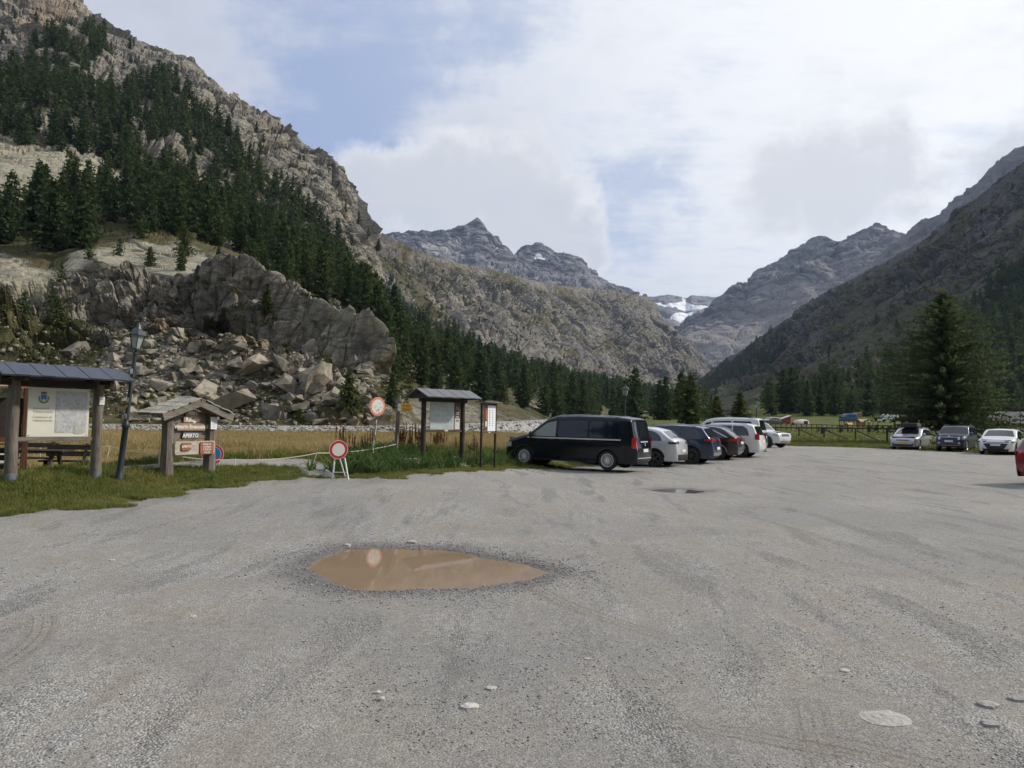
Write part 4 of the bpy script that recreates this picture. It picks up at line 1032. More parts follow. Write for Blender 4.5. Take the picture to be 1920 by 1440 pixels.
# ================================================================= ROCKS
def rock_tone(name, a, b_):
    m, k, b = newmat(name)
    P = k.pos(); n = k.noise(P, 0.8, 6, 0.72); r = k.rnd()
    c = k.mix(r, a, b_); c = k.mix(0.85, c, k.ramp(n, [(0.28, (0.32, 0.32, 0.33)), (0.55, (1, 1, 1)), (0.75, (1.45, 1.42, 1.30))]), 'MULTIPLY')
    k.put(b.inputs['Base Color'], c); b.inputs['Roughness'].default_value = 0.93; b.inputs['Specular IOR Level'].default_value = 0.2
    k.put(b.inputs['Normal'], k.bump(n, 0.7, 0.25))
    return m
M_BOULD = rock_tone('boulder_stone', (0.13, 0.120, 0.104), (0.34, 0.305, 0.24))
def hull_rock(seed, n=18, sq=(1, 0.8, 0.7), cuts=5, rough=False):
    g = np.random.default_rng(seed)
    P = np.array([(a, b, c) for a in (-1, 1) for b in (-1, 1) for c in (-1, 1)], float)*0.8
    P = P + g.normal(size=P.shape)*0.22; Q = g.normal(size=(max(3, n//3), 3)); Q /= np.linalg.norm(Q, axis=1)[:, None]
    P = np.concatenate([P, Q*0.98])
    for _ in range(cuts):                                   # joint planes shear corners off
        d = g.normal(size=3); d /= np.linalg.norm(d); lim = 0.6+0.35*g.random()
        s_ = P@d; P = P - np.where(s_ > lim, s_-lim, 0)[:, None]*d
    P = P*np.array(sq)
    bm = bmesh.new()
    for p in P: bm.verts.new(p)
    r = bmesh.ops.convex_hull(bm, input=bm.verts)
    bmesh.ops.delete(bm, geom=[v for v in bm.verts if not v.link_faces], context='VERTS')
    bmesh.ops.dissolve_limit(bm, angle_limit=0.16, verts=bm.verts, edges=bm.edges)
    bmesh.ops.triangulate(bm, faces=bm.faces)
    if rough:                                               # chipped, uneven faces
        bmesh.ops.subdivide_edges(bm, edges=bm.edges, cuts=2, use_grid_fill=True); bmesh.ops.triangulate(bm, faces=bm.faces)
        vv = np.array([v.co for v in bm.verts]); dsp = 0.10*perlin(vv*2.1+seed)+0.06*perlin(vv*5+seed)
        for v, d_ in zip(bm.verts, dsp): v.co *= 1.0+float(d_)
    me = bpy.data.meshes.new('boulder'); bm.to_mesh(me); bm.free(); return me
BOULD = [hull_rock(200+i, 12, (1, 0.6+0.3*random.random(), 0.40+0.4*random.random()), 4, True) for i in range(12)]
for q in BOULD: q.materials.append(M_BOULD)
def boulder(p, s_, i, label, group=None, sink=0.34, rot=None):
    o = link('boulder', BOULD[i % len(BOULD)], None, None, (p[0], p[1], p[2]+s_*(0.5-sink)*0.7), rot or (random.gauss(0, .3), random.gauss(0, .3), random.random()*6.28))
    o.scale = (s_/2,)*3
    return tag(o, label, 'boulder', group)
TAL = [[(200, 640), (260, 615), (330, 640), (430, 668), (540, 705), (640, 722), (700, 752), (690, 796), (400, 798), (240, 790), (180, 700)]]
tal = pick('hill', TAL, 2400, 0.9)
# big ones first
for (px, py, wpx, lb) in ((432, 768, 96, 'largest pale grey boulder, a rounded hump behind the refuge sign'), (516, 785, 60, 'pointed grey boulder right of the largest hump'), (592, 722, 92, 'broad tilted slab boulder under the right end of the bluff'),
                          (468, 700, 80, 'angular light boulder high in the scree below the bluff cave'), (706, 797, 56, 'smooth rounded boulder beside the faded round sign'), (540, 728, 60, 'brownish square boulder in the middle of the scree'),
                          (620, 690, 66, 'pale boulder wedged below the overhang'), (388, 742, 54, 'grey boulder left of the largest hump'), (300, 730, 50, 'flat-topped boulder in the left scree'), (655, 786, 40, 'boulder with two white painted marks at the meadow edge'),
                          (112, 640, 60, 'pale block on the heath above the left info shelter'), (150, 660, 46, 'grey block right of the pale one on the heath'), (350, 690, 46, 'upright boulder in the scree right of the street lamp'), (560, 770, 46, 'low grey boulder left of the white-marked one')):
    p = spot('hill', px, py); d_ = project(p)[2]; boulder(p, wpx/FPX*d_, random.randrange(12), lb, None, 0.32)
nb = 230
for i in range(min(nb, len(tal))):
    s_ = 0.9 + 2.7*random.random()**2.4
    boulder(tal[i], s_, i, 'angular grey boulder in the scree below the bluff', 'boulders of the scree')
def merged_rocks(name, pts, sizes, label, material, protos, tilt=0.5):
    VV_ = []; FF = []; off = 0
    base = []
    for me in protos:
        v = np.empty(len(me.vertices)*3); me.vertices.foreach_get('co', v); f = np.empty(len(me.polygons)*3, int); me.polygons.foreach_get('vertices', f)
        base.append((v.reshape(-1, 3), f.reshape(-1, 3)))
    for p, s_ in zip(pts, sizes):
        v, f = base[random.randrange(len(base))]
        q = np.array(Matrix.Rotation(random.random()*6.28, 3, 'Z') @ Matrix.Rotation(random.gauss(0, tilt), 3, 'X'))
        VV_.append(v@q.T*s_/2 + p); FF.append(f+off); off += len(v)
    me = np_mesh(name, np.concatenate(VV_), np.concatenate(FF), False); me.materials.append(material)
    return tag(link(name, me), label, None, None, 'stuff')
SMALLR = [hull_rock(300+i, 6, (1, 0.7, 0.5), 3) for i in range(8)]
r_ = tal[nb:]
more = pick('hill', [[(0, 620), (180, 560), (330, 590), (700, 720), (720, 790), (0, 790)]], 1300, 0.9)
merged_rocks('scree', np.concatenate([r_, more]), np.concatenate([0.35+1.0*rng.random(len(r_))**2, 0.3+0.8*rng.random(len(more))**3]), 'loose scree of broken grey rock below the bluff', M_BOULD, SMALLR)
# boulder fields on the middle ridge
rb = pick('B', [[(760, 470), (1100, 560), (1220, 570), (1320, 690), (1000, 680), (800, 560)]], 1100, 7)
merged_rocks('rubble', rb, 2.5+7*rng.random(len(rb))**3, 'pale rock rubble strewn over the grassy middle ridge', M_BOULD, SMALLR)
# ================================================================= THINGS ON THE LEFT
def ground_at(px, py, lo=4.0, hi=200.0):
    """where the sight line through (px, py) first meets the grass or gravel"""
    D = np.geomspace(lo, hi, 420); p = at(np.full(420, px), np.full(420, py), D); z = zg(p[:, 0], p[:, 1])
    i = int(np.argmax(p[:, 2] <= z)) if (p[:, 2] <= z).any() else 419
    return Vector((p[i, 0], p[i, 1], z[i]))
def aimed(name, base, top, label, cat, group=None):
    """an Empty at base whose z axis runs towards top (for leaning posts); returns it and the length"""
    d = Vector(top)-Vector(base); e = empty(name, base, 0, label, cat, group)
    q = d.normalized().to_track_quat('Z', 'Y'); rot = q.to_matrix()
    x = Vector((1, 0, 0)); z = d.normalized(); x = (x - z*x.dot(z)).normalized(); y = z.cross(x)
    e.rotation_euler = Matrix((x, y, z)).transposed().to_euler()
    return e, d.length
_tx = {}
def text(body, size, mat_, parent, loc, rot=(math.pi/2, 0, 0), align='CENTER', name='lettering', bold=0.0, spacing=1.0):
    cu = bpy.data.curves.new('t', 'FONT'); cu.body = body; cu.size = size; cu.align_x = align; cu.align_y = 'CENTER'; cu.offset = bold; cu.space_character = spacing
    cu.resolution_u = 3
    o = bpy.data.objects.new('t', cu); col.objects.link(o)
    dg = bpy.context.evaluated_depsgraph_get(); me = bpy.data.meshes.new_from_object(o.evaluated_get(dg))
    bpy.data.objects.remove(o); me.materials.clear(); me.name = name
    return link(name, me, parent, mat_, loc, rot)

W_GREY = wood('weathered_wood', (0.135, 0.115, 0.096), (0.235, 0.208, 0.180), (7, 7, 0.7), 5)
W_GREYX = wood('weathered_plank', (0.155, 0.132, 0.110), (0.245, 0.218, 0.188), (0.7, 7, 7), 5)
W_PALE = wood('pale_plank', (0.40, 0.36, 0.30), (0.52, 0.48, 0.41), (0.7, 7, 7), 5)
W_DARK = wood('dark_wood', (0.040, 0.030, 0.026), (0.085, 0.064, 0.052), (6, 6, 0.7), 5)
W_DARKX = wood('dark_plank', (0.035, 0.027, 0.024), (0.070, 0.056, 0.048), (0.7, 7, 7), 5)
W_RED = wood('reddish_wood', (0.095, 0.038, 0.022), (0.155, 0.066, 0.036), (6, 6, 0.8), 5)
W_REDX = wood('reddish_plank', (0.11, 0.044, 0.025), (0.17, 0.072, 0.040), (0.8, 6, 6), 5)
M_ROOF = mat('blue_grey_sheet', (0.050, 0.056, 0.080), 0.45, 0.0, 0.5, var=0.25, vscale=3, bump=0.15, bscale=20)
M_ROOF2 = mat('grey_sheet', (0.13, 0.134, 0.150), 0.5, 0.0, 0.5, var=0.22, vscale=4, bump=0.15, bscale=20)
M_STEEL = mat('galvanised_steel', (0.20, 0.22, 0.25), 0.5, 0.6, var=0.25, vscale=9)
M_WHITE = mat('white_enamel', (0.62, 0.62, 0.57), 0.5, var=0.06)
M_PAPER = mat('paper', (0.72, 0.74, 0.78), 0.7, var=0.05)
M_CREAM = mat('cream_board', (0.63, 0.62, 0.53), 0.5, var=0.06, vscale=3)
M_INK = mat('ink', (0.10, 0.10, 0.09), 0.7)
M_INK2 = mat('grey_ink', (0.25, 0.25, 0.23), 0.7)
M_CONC = mat('concrete', (0.33, 0.33, 0.31), 0.9, var=0.25, vscale=9, bump=0.4)
M_BLACKM = mat('dark_painted_iron', (0.035, 0.045, 0.055), 0.45, 0.2, var=0.4, vscale=6, bump=0.15)
M_RED = mat('sign_red', (0.52, 0.025, 0.035), 0.4, var=0.12, vscale=5)
M_REDF = mat('faded_red', (0.58, 0.22, 0.15), 0.6, var=0.25, vscale=9)
M_BLUE = mat('sign_blue', (0.03, 0.20, 0.50), 0.4, var=0.12, vscale=5)
M_YEL = mat('trail_sign_orange', (0.78, 0.37, 0.02), 0.5, var=0.12)
M_TAPE = mat('white_tape', (0.62, 0.60, 0.48), 0.6)
M_BRN = mat('brown_plate', (0.27, 0.10, 0.05), 0.5, var=0.15)
M_BRND = mat('dark_brown_plate', (0.095, 0.045, 0.030), 0.5, var=0.15)
M_STONE = rock_tone('flag_stone', (0.30, 0.285, 0.25), (0.42, 0.40, 0.34))

def mapmat(name, paper, line, line2, sc_=9.0):
    """printed relief map: contour lines and tinted valleys (flat print)"""
    m, k, b = newmat(name)
    P = k.obj(); n = k.noise(P, sc_*0.35, 5, 0.6, 0.5); n2 = k.noise(P, sc_*2, 4, 0.6)
    cont = k.math('ABSOLUTE', k.math('SUBTRACT', k.math('FRACT', k.math('MULTIPLY', n, 9.0)), 0.5))
    c = k.mix(k.sstep(n2, 0.3, 0.7), paper, tuple(q*0.86 for q in paper))
    c = k.mix(k.math('MULTIPLY', k.sstep(cont, 0.16, 0.02), 0.55), c, line)
    rid = k.math('ABSOLUTE', k.math('SUBTRACT', k.noise(P, sc_*0.5, 3, 0.6, 1.0), 0.5))
    c = k.mix(k.math('MULTIPLY', k.sstep(rid, 0.03, 0.0), 0.7), c, line2)
    k.put(b.inputs['Base Color'], c); b.inputs['Roughness'].default_value = 0.35
    return m
MAP1 = mapmat('map_print', (0.52, 0.52, 0.53), (0.30, 0.30, 0.31), (0.24, 0.25, 0.27), 9)
MAP2 = mapmat('relief_map_print', (0.50, 0.56, 0.56), (0.38, 0.44, 0.46), (0.26, 0.33, 0.36), 7)

def kiosk_root(name, P1, P2, label, cat):
    P1 = Vector(P1); P2 = Vector(P2); d = P2-P1; mid = (P1+P2)/2
    e = empty(name, mid, math.atan2(d.y, d.x), label, cat); return e, math.hypot(d.x, d.y), mid.z, P1.z-mid.z, P2.z-mid.z
def panel_roof(e, half, ov, ridge, eave, depth, n, m_, thick=0.03):
    for s_ in (-1, 1):                                    # front slope then back slope, sheet by sheet
        L = half*2+ov*2
        sl = Vector((0, s_*depth, eave-ridge)); nrm = Vector((0, s_*(ridge-eave), depth)).normalized()
        for i in range(n):
            x0 = -half-ov+L*i/n; x1 = -half-ov+L*(i+1)/n
            q = MB(); lift = nrm*(0.006*(i % 2)+0.002*random.random())
            M = Matrix((Vector((1, 0, 0)), sl.normalized(), nrm)).transposed()
            q.box(Vector(((x0+x1)/2, 0, ridge))+sl/2+lift+Vector((0, s_*0.004, 0)), (x1-x0+0.012, sl.length, thick), M)
            q.box(Vector((x0, 0, ridge))+sl/2+lift+nrm*0.004, (0.016, sl.length, thick), M)
            q.build('roof_sheet', m_, e)
def log_post(e, x, z0, z1, r, m_, sleeve=0.0, y=0.0, sm=None):
    q = MB(); n = 12; random.seed(int(abs(x)*1000)+3)
    q.tube([(x+random.gauss(0, .004), y, z0+(z1-z0)*t) for t in (0, .2, .4, .6, .8, 1)], [r*(1.06-0.1*t+random.gauss(0, .015)) for t in (0, .2, .4, .6, .8, 1)], n)
    o = q.build('post', m_, e, smooth=True)
    if sleeve:
        s_ = MB(); s_.lathe([(r*1.02, z0-0.15), (r*1.12, z0-0.15), (r*1.12, z0+sleeve), (r*1.02, z0+sleeve)], (x, y, 0), n=16); s_.build('post_sleeve', sm or M_STEEL, o, smooth=True)
    return o

# --- left info shelter with the municipal map -----------------------------------------------
K1a, K1b = ground_at(18, 908), ground_at(178, 903)
e, Wd, z0, da, db = kiosk_root('info_shelter', K1a, K1b, 'roofed log shelter with cream municipal map board beside the leaning lamp', 'info shelter')
h_ = Wd/2; zr = 2.68-z0; ze = 2.43-z0
log_post(e, -h_, da, ze-0.02, 0.105, W_GREY, 0.20); log_post(e, h_, db, ze-0.02, 0.10, W_GREY, 0.18)
MB().box((0, 0, ze-0.10), (Wd+0.5, 0.12, 0.13)).build('beam', W_DARKX, e, bevel=0.008)
MB().box((0, 0.0, zr-0.09), (Wd+0.7, 0.09, 0.12)).build('ridge_beam', W_DARKX, e, bevel=0.008)
for x in (-h_, h_):
    q = MB()
    for s_ in (-1, 1): q.bar((x, s_*0.55, ze-0.03), (x, 0, zr-0.06), 0.07, 0.08)
    q.bar((x, -0.55, ze-0.05), (x, 0.55, ze-0.05), 0.07, 0.07); q.build('rafter', W_DARK, e)
panel_roof(e, h_, 0.42, zr, ze, 0.62, 11, M_ROOF)
bt, bb = 2.24-z0, 1.29-z0
bd = MB().box((0.02, -0.02, (bt+bb)/2), (Wd-0.42, 0.03, bt-bb)).build('map_board', M_CREAM, e, bevel=0.004)
MB().box((0, 0.0, bb-0.045), (Wd-0.16, 0.07, 0.08)).build('lower_rail', W_GREYX, e, bevel=0.006)
MB().box((0, 0.0, bt+0.05), (Wd-0.16, 0.07, 0.08)).build('upper_rail', W_DARKX, e, bevel=0.006)
bw = Wd-0.42; x0 = 0.02-bw/2; yb = -0.038
pr = MB().box((x0+bw*0.70, yb, (bt+bb)/2+0.01), (bw*0.52, 0.006, (bt-bb)*0.86)).build('printed_map', MAP1, bd)
for (fx, fz, w2, h2) in ((0.52, -0.38, 0.13, 0.06), (0.66, -0.38, 0.07, 0.05), (0.83, -0.36, 0.14, 0.18)):
    MB().box((x0+bw*fx, yb-0.005, (bt+bb)/2+0.01+fz*(bt-bb)), (bw*w2, 0.004, (bt-bb)*h2)).build('map_inset', mat('inset_print', (0.42, 0.42, 0.38), 0.5, var=0.2, vscale=30), bd)
# crest: blue shield, red crown, green wreath
cx, cz = x0+bw*0.24, bt-(bt-bb)*0.20
sh = MB().prism([(cx-0.05, cz+0.06), (cx+0.05, cz+0.06), (cx+0.05, cz-0.02), (cx+0.03, cz-0.06), (cx, cz-0.075), (cx-0.03, cz-0.06), (cx-0.05, cz-0.02)], yb, yb-0.004, 'XZ').build('crest', mat('crest_blue', (0.06, 0.17, 0.36), 0.5), bd)
MB().prism([(cx-0.02, cz-0.075), (cx-0.02, cz-0.03), (cx+0.02, cz-0.03), (cx+0.02, cz-0.075)], yb-0.005, yb-0.008, 'XZ').build('crest_tower', M_CREAM, bd)
MB().prism([(cx-0.055, cz+0.115), (cx-0.03, cz+0.105), (cx, cz+0.118), (cx+0.03, cz+0.105), (cx+0.055, cz+0.115), (cx+0.045, cz+0.07), (cx-0.045, cz+0.07)], yb, yb-0.004, 'XZ').build('crest_crown', mat('crest_red', (0.24, 0.05, 0.06), 0.5), bd)
q = MB()
for s_ in (-1, 1):
    for i in range(7):
        a = R_(-85+i*17); q.box((cx+s_*0.082*math.cos(a), yb-0.003, cz-0.015+0.085*math.sin(a)), (0.022, 0.004, 0.03), Matrix.Rotation(s_*(a+0.5), 3, 'Y'))
q.build('crest_wreath', mat('crest_green', (0.12, 0.20, 0.14), 0.5), bd)
for i, (t_, zf) in enumerate((('Comune di', 0.42), ('Valsavarenche', 0.49), ('Commune de', 0.60), ('Valsavarenche', 0.67))):
    text(t_, 0.062, M_INK2, bd, (x0+bw*0.08, yb, bt-(bt-bb)*zf), align='LEFT')
for (fx, fz) in ((0.03, 0.03), (0.97, 0.03), (0.03, 0.97), (0.97, 0.97)):
    MB().lathe([(0.0, yb-0.004), (0.010, yb-0.003), (0.010, yb)], (x0+bw*fx, 0, bt-(bt-bb)*fz), 'Y', 8).build('screw', M_INK, bd)
q = MB().box((h_+0.02, -0.112, 2.02-z0), (0.10, 0.006, 0.16)).build('notice', M_PAPER, e)
for i in range(3): MB().box((h_+0.02, -0.116, 2.05-z0-0.035*i), (0.07, 0.003, 0.008)).build('notice_print', M_INK2, q)

# --- shelter behind with the brown information plate -------------------------------------------
Q1 = Vector(at(-75, 793, 17.6)); Q2 = Vector(at(48, 793, 18.4))
for Q in (Q1, Q2): Q.z = zg1(Q.x, Q.y)
e, Wd, z0, da, db = kiosk_root('notice_shelter', Q1, Q2, 'reddish brown shelter with brown information plate behind the map shelter', 'info shelter')
h_ = Wd/2; zr = 2.75-z0; ze = 2.45-z0
for x, dz in ((-h_, da), (h_, db)): MB().box((x, 0, (ze+dz)/2), (0.13, 0.13, ze-dz)).build('post', W_RED, e, bevel=0.01)
MB().box((0, 0.05, 1.62-z0), (Wd-0.14, 0.03, 1.0)).build('back_board', W_DARKX, e)
MB().box((0, 0, 1.10-z0), (Wd+0.1, 0.10, 0.10)).build('rail', W_REDX, e, bevel=0.008)
MB().box((0, -0.05, 1.00-z0), (Wd-0.3, 0.03, 0.05)).build('lower_rail', W_REDX, e, bevel=0.005)
MB().box((0, 0.0, 0.72-z0), (Wd-0.34, 0.02, 0.36)).build('white_panel', M_WHITE, e)
panel_roof(e, h_, 0.15, zr, ze, 0.5, 6, W_DARKX)
pl = MB().box((0.12, -0.5, 2.50-z0), (1.25, 0.03, 0.31)).build('information_plate', M_BRN, e, bevel=0.006)
text('Informazioni', 0.13, M_WHITE, pl, (0.16, -0.52, 2.56-z0), bold=0.003); text('Facility', 0.13, M_WHITE, pl, (0.16, -0.52, 2.43-z0), bold=0.003)

# --- street lamps ------------------------------------------------------------------------------
M_GLASS = mat('lantern_glass', (0.50, 0.58, 0.56), 0.12, trans=0.35, spec=0.5)
def street_lamp(base, top, label, stickers=False):
    e, L = aimed('street_lamp', base, top, label, 'street lamp', None)
    k_ = L/3.0; kr = 0.80*k_
    q = MB(); q.lathe([(0.0, -0.05), (0.105*kr, -0.05), (0.105*kr, 0.10*k_), (0.085*kr, 0.13*k_), (0.075*kr, 0.30*k_), (0.068*kr, 1.05*k_), (0.078*kr, 1.06*k_)], n=14); q.build('base', M_BLACKM, e, smooth=True)
    q = MB(); q.lathe([(0.078*kr, 1.06*k_), (0.095*kr, 1.09*k_), (0.095*kr, 1.14*k_), (0.06*kr, 1.18*k_), (0.052*kr, 1.25*k_)], n=14); q.build('collar', M_BLACKM, e, smooth=True)
    q = MB(); q.lathe([(0.054*kr, 1.22*k_), (0.047*kr, 2.25*k_), (0.040*kr, 2.52*k_), (0.066*kr, 2.54*k_), (0.066*kr, 2.57*k_), (0.03*kr, 2.59*k_), (0.026*kr, 2.64*k_)], n=14); q.build('pole', M_BLACKM, e, smooth=True)
    g0, g1 = 2.66*k_, 2.92*k_; r0, r1 = 0.085*k_, 0.150*k_
    MB().lathe([(0.0, g0-0.03*k_), (r0*1.1, g0-0.02*k_), (r0*1.1, g0), (0, g0+0.002)], n=6).build('lantern_floor', M_BLACKM, e)
    ln = MB(); ln.lathe([(r1*1.25, g1), (r1*1.25, g1+0.02*k_), (r1*0.75, g1+0.10*k_), (0.06*k_, g1+0.14*k_), (0.03*k_, g1+0.20*k_), (0.012*k_, g1+0.25*k_), (0, g1+0.27*k_)], n=6)
    lo = ln.build('lantern', M_BLACKM, e)
    for i in range(6):
        a = i*math.pi/3; b2 = (i+1)*math.pi/3
        q = MB(); q.bar((r0*math.cos(a), r0*math.sin(a), g0), (r1*math.cos(a), r1*math.sin(a), g1), 0.014*k_, 0.014*k_); q.build('lantern_bar', M_BLACKM, lo)
        q = MB(); q.add([(0.97*r0*math.cos(a), 0.97*r0*math.sin(a), g0), (0.97*r0*math.cos(b2), 0.97*r0*math.sin(b2), g0), (0.97*r1*math.cos(b2), 0.97*r1*math.sin(b2), g1), (0.97*r1*math.cos(a), 0.97*r1*math.sin(a), g1)], [(0, 1, 2, 3)]); q.build('pane', M_GLASS, lo)
    MB().lathe([(0, g0+0.02*k_), (0.03*k_, g0+0.05*k_), (0.035*k_, g0+0.13*k_), (0, g0+0.17*k_)], n=8).build('bulb', M_WHITE, lo, smooth=True)
    if stickers:
        for (zf, w2, h2, m_) in ((2.20, 0.07, 0.10, M_PAPER), (1.62, 0.06, 0.10, M_TAPE), (1.50, 0.04, 0.06, M_YEL), (1.30, 0.06, 0.09, M_PAPER), (1.29, 0.035, 0.05, M_RED), (1.85, 0.03, 0.05, M_INK)):
            r = (0.062 if zf > 1.2 else 0.075)*kr*(1.0 if m_ is not M_RED else 1.05); a0 = -math.pi/2-0.25
            MB().lathe([(r, (zf-h2/2)*k_), (r, (zf+h2/2)*k_)], n=6, a0=a0-w2/r/2, a1=a0+w2/r/2).build('sticker', m_, e)
    return e
b0 = ground_at(222, 905)
street_lamp(b0, at(259, 622, b0.y), 'leaning dark iron street lamp with stickers beside the map shelter', True)
for px, pt, D, lb in ((1172, 727, 37, 'street lamp rising behind the roof of the dark van'), (1418, 756, 49, 'street lamp behind the white high-roof camper van')):
    g = Vector(gpt(px, D)); street_lamp(g, at(px+0.3, pt, D), lb)

# --- the refuge sign under its little gable ----------------------------------------------------------
R1, R2 = ground_at(311, 893), ground_at(391, 888)
e, Wd, z0, da, db = kiosk_root('refuge_sign', R1, R2, 'weathered wooden refuge sign with gabled stone-topped roof and open plates', 'sign')
h_ = Wd/2; s = Wd/1.02                                   # sizes follow the post spacing
ppm = FPX/((R1.y+R2.y)/2)
def zpx(y_): return 1.7 + (783-y_)/ppm - z0               # height above the sign's foot for a picture row
for x, dz in ((-h_, da), (h_, db)):
    q = MB(); q.tube([(x, 0, dz-0.1), (x+0.01, 0, zpx(840)), (x-0.005, 0, zpx(775))], [0.125*s, 0.105*s, 0.10*s], 8); q.build('post', W_GREY, e, smooth=True)
for i, (ya, yb_) in enumerate(((771, 781), (781.4, 791), (791.4, 801), (801.4, 811), (811.4, 822))):
    MB().box((0, 0.03, (zpx(ya)+zpx(yb_))/2), (Wd-0.12, 0.04, zpx(ya)-zpx(yb_))).build('back_plank', W_GREYX, e, bevel=0.006)
ap = zpx(751); ev = zpx(779)
for s_ in (-1, 1):
    L = Vector((s_*(h_+0.34*s), 0, ev-ap)); nr_ = Vector((-(ev-ap)*s_, 0, h_+0.34*s)).normalized()
    if nr_.z < 0: nr_ = -nr_
    M = Matrix((L.normalized(), Vector((0, 1, 0)), nr_)).transposed()
    MB().box(Vector((0, 0.0, ap-0.05))+L/2+Vector((0, -0.30, 0)), (L.length, 0.05, 0.13*s), M).build('barge_board', W_GREYX, e, bevel=0.006)
    MB().box(Vector((0, 0.06, ap))+L/2+nr_*0.025, (L.length+0.03, 0.74, 0.03), M).build('roof_board', W_GREYX, e)
    for i in range(7):
        for j in range(2):
            c_ = Vector((0, 0.06, ap))+L*((i+0.5)/7)+nr_*(0.055+0.008*(i % 2)+0.006*j)+Vector((0, -0.2+0.38*j+random.gauss(0, .02), 0))
            MB().box(c_, (L.length/7*1.25, 0.40+random.random()*.05, 0.022), M @ Matrix.Rotation(random.gauss(0, .03), 3, 'Y')).build('stone_slate', M_STONE, e)
fy = -0.02
def plate(px0, px1, ya, yb_, m_, y=fy, shape=None, nm='name_plate'):
    xa = (px0-351)/ppm; xb = (px1-351)/ppm; za, zb = zpx(ya), zpx(yb_)
    poly = [(xa, zb), (xb, zb), (xb, za), (xa, za)]
    if shape == 'arch': poly = [(xa, zb), (xb, zb), (xb-0.02, zb+0.4*(za-zb)), (xb-0.1*(xb-xa), zb+.75*(za-zb)), (xb-.25*(xb-xa), za-.01), ((xa+xb)/2, za), (xa+.25*(xb-xa), za-.01), (xa+.1*(xb-xa), zb+.75*(za-zb)), (xa+0.02, zb+.4*(za-zb))]
    if shape == 'arrow': poly = [(xa, zb), (xb-0.05, zb), (xb, (za+zb)/2), (xb-0.02, za), (xa, za)]
    if shape == 'round': r = 0.03; poly = [(xa+r, zb), (xb-r, zb), (xb, zb+r), (xb, za-r), (xb-r, za), (xa+r, za), (xa, za-r), (xa, zb+r)]
    return MB().prism(poly, y, y-0.03, 'XZ').build(nm, m_, e), (xa+xb)/2, (za+zb)/2
W_SIGN = wood('carved_plank', (0.30, 0.20, 0.14), (0.42, 0.31, 0.23), (0.7, 7, 7), 5)
M_BONE = mat('carved_letter_white', (0.70, 0.67, 0.60), 0.7, var=0.1)
for args, body, sz in (((337, 370, 767, 780.5, W_SIGN, fy, 'arch'), '4061', 0.13), ((333, 374, 781.5, 791.5, W_SIGN, fy, 'arrow'), 'Rifugio', 0.145), ((319, 385, 792.8, 806.5, W_SIGN), 'Vittorio Emanuele II', 0.122), ((333, 367, 809, 823.5, mat('slate_plate', (0.055, 0.06, 0.068), 0.6, var=0.2)), 'APERTO', 0.125)):
    o, cx, cz = plate(*args); text(body, sz, M_BONE, o, (cx, fy-0.033, cz), bold=0.004)
    if body == 'Vittorio Emanuele II': o.data.transform(Matrix.Identity(4))
o, cx, cz = plate(307.5, 402, 826, 850.5, W_PALE, -0.13, 'round', 'lower_board')
o2, cx, cz = plate(320, 342, 828.5, 843, M_BRN, -0.163, 'round'); text('APERTO', 0.075, M_BONE, o2, (cx, -0.196, cz), bold=0.002)
o2, cx, cz = plate(363.5, 396, 828, 851, M_BRN, -0.163, 'round')
for i, t_ in enumerate(('Refuge en', 'montagne', 'à 2h00 de', 'marche')): text(t_, 0.062, M_BONE, o2, (cx, -0.196, cz+0.095-0.063*i), bold=0.001)
o, cx, cz = plate(390, 405.5, 780.5, 804, M_PAPER, -0.13, None, 'notice')
for i in range(8): MB().box((cx, -0.162, cz+0.11-0.03*i), (0.13, 0.003, 0.006)).build('notice_print', M_INK2, o)

# --- round road signs -----------------------------------------------------------------------------------
def disc_sign(e, c, r, tilt, yaw, ring, inner, rin=0.72, name='sign_disc', border=None):
    root = MB(); root.lathe([(0, 0.012), (r*0.97, 0.012), (r, 0.006), (r, -0.004), (r*rin, -0.006)], (0, 0, 0), 'Y', 32)
    d = root.build(name, ring, e, smooth=True, loc=c, rot=(tilt, 0, yaw))
    MB().lathe([(r*rin, -0.0065), (0, -0.0075)], (0, 0, 0), 'Y', 32).build('sign_face', inner, d)
    if border: MB().lathe([(r*1.0, -0.0062), (r*0.955, -0.0068)], (0, 0, 0), 'Y', 32).build('sign_border', border, d)
    MB().lathe([(r*0.98, 0.0135), (0, 0.0135)], (0, 0, 0), 'Y', 24).build('sign_back', M_STEEL, d)
    return d
A = ground_at(640, 900)
e = empty('no_entry_stand', A, 0.0, 'portable round no-vehicles sign on white folding legs at the grass edge', 'road sign')
ks = A.y/FPX; M_WHT = mat('white_paint', (0.72, 0.72, 0.70), 0.4, var=0.05)
disc_sign(e, (-6.5*ks, -0.02, 55*ks), 17.6*ks, 0.06, 0.48, M_RED, M_WHT, 0.68, border=M_WHT)
for x0_, x1_ in ((-13, -16), (5, 14)):
    MB().bar((x0_*ks, 0.0, 40*ks), (x1_*ks, -0.05, 0.0), 0.028, 0.028).build('leg', M_WHT, e)
MB().bar((-5*ks, 0.02, 40*ks), (0*ks, 0.42, 0.02), 0.025, 0.025).build('leg', M_WHT, e)
MB().bar((-14.5*ks, -0.03, 13*ks), (10*ks, -0.03, 13*ks), 0.03, 0.02).build('cross_bar', M_WHT, e)
g = ground_at(614, 896)
q = MB(); q.prism([(-0.13, 0), (0.16, 0), (0.16, 0.05), (0.0, 0.19), (-0.05, 0.19)], -0.12, 0.12, 'XZ'); tag(q.build('concrete_block', M_CONC, None, bevel=0.012, loc=g, rot=(0, 0, 0.35)), 'small wedge-shaped concrete block behind the portable sign', 'block')

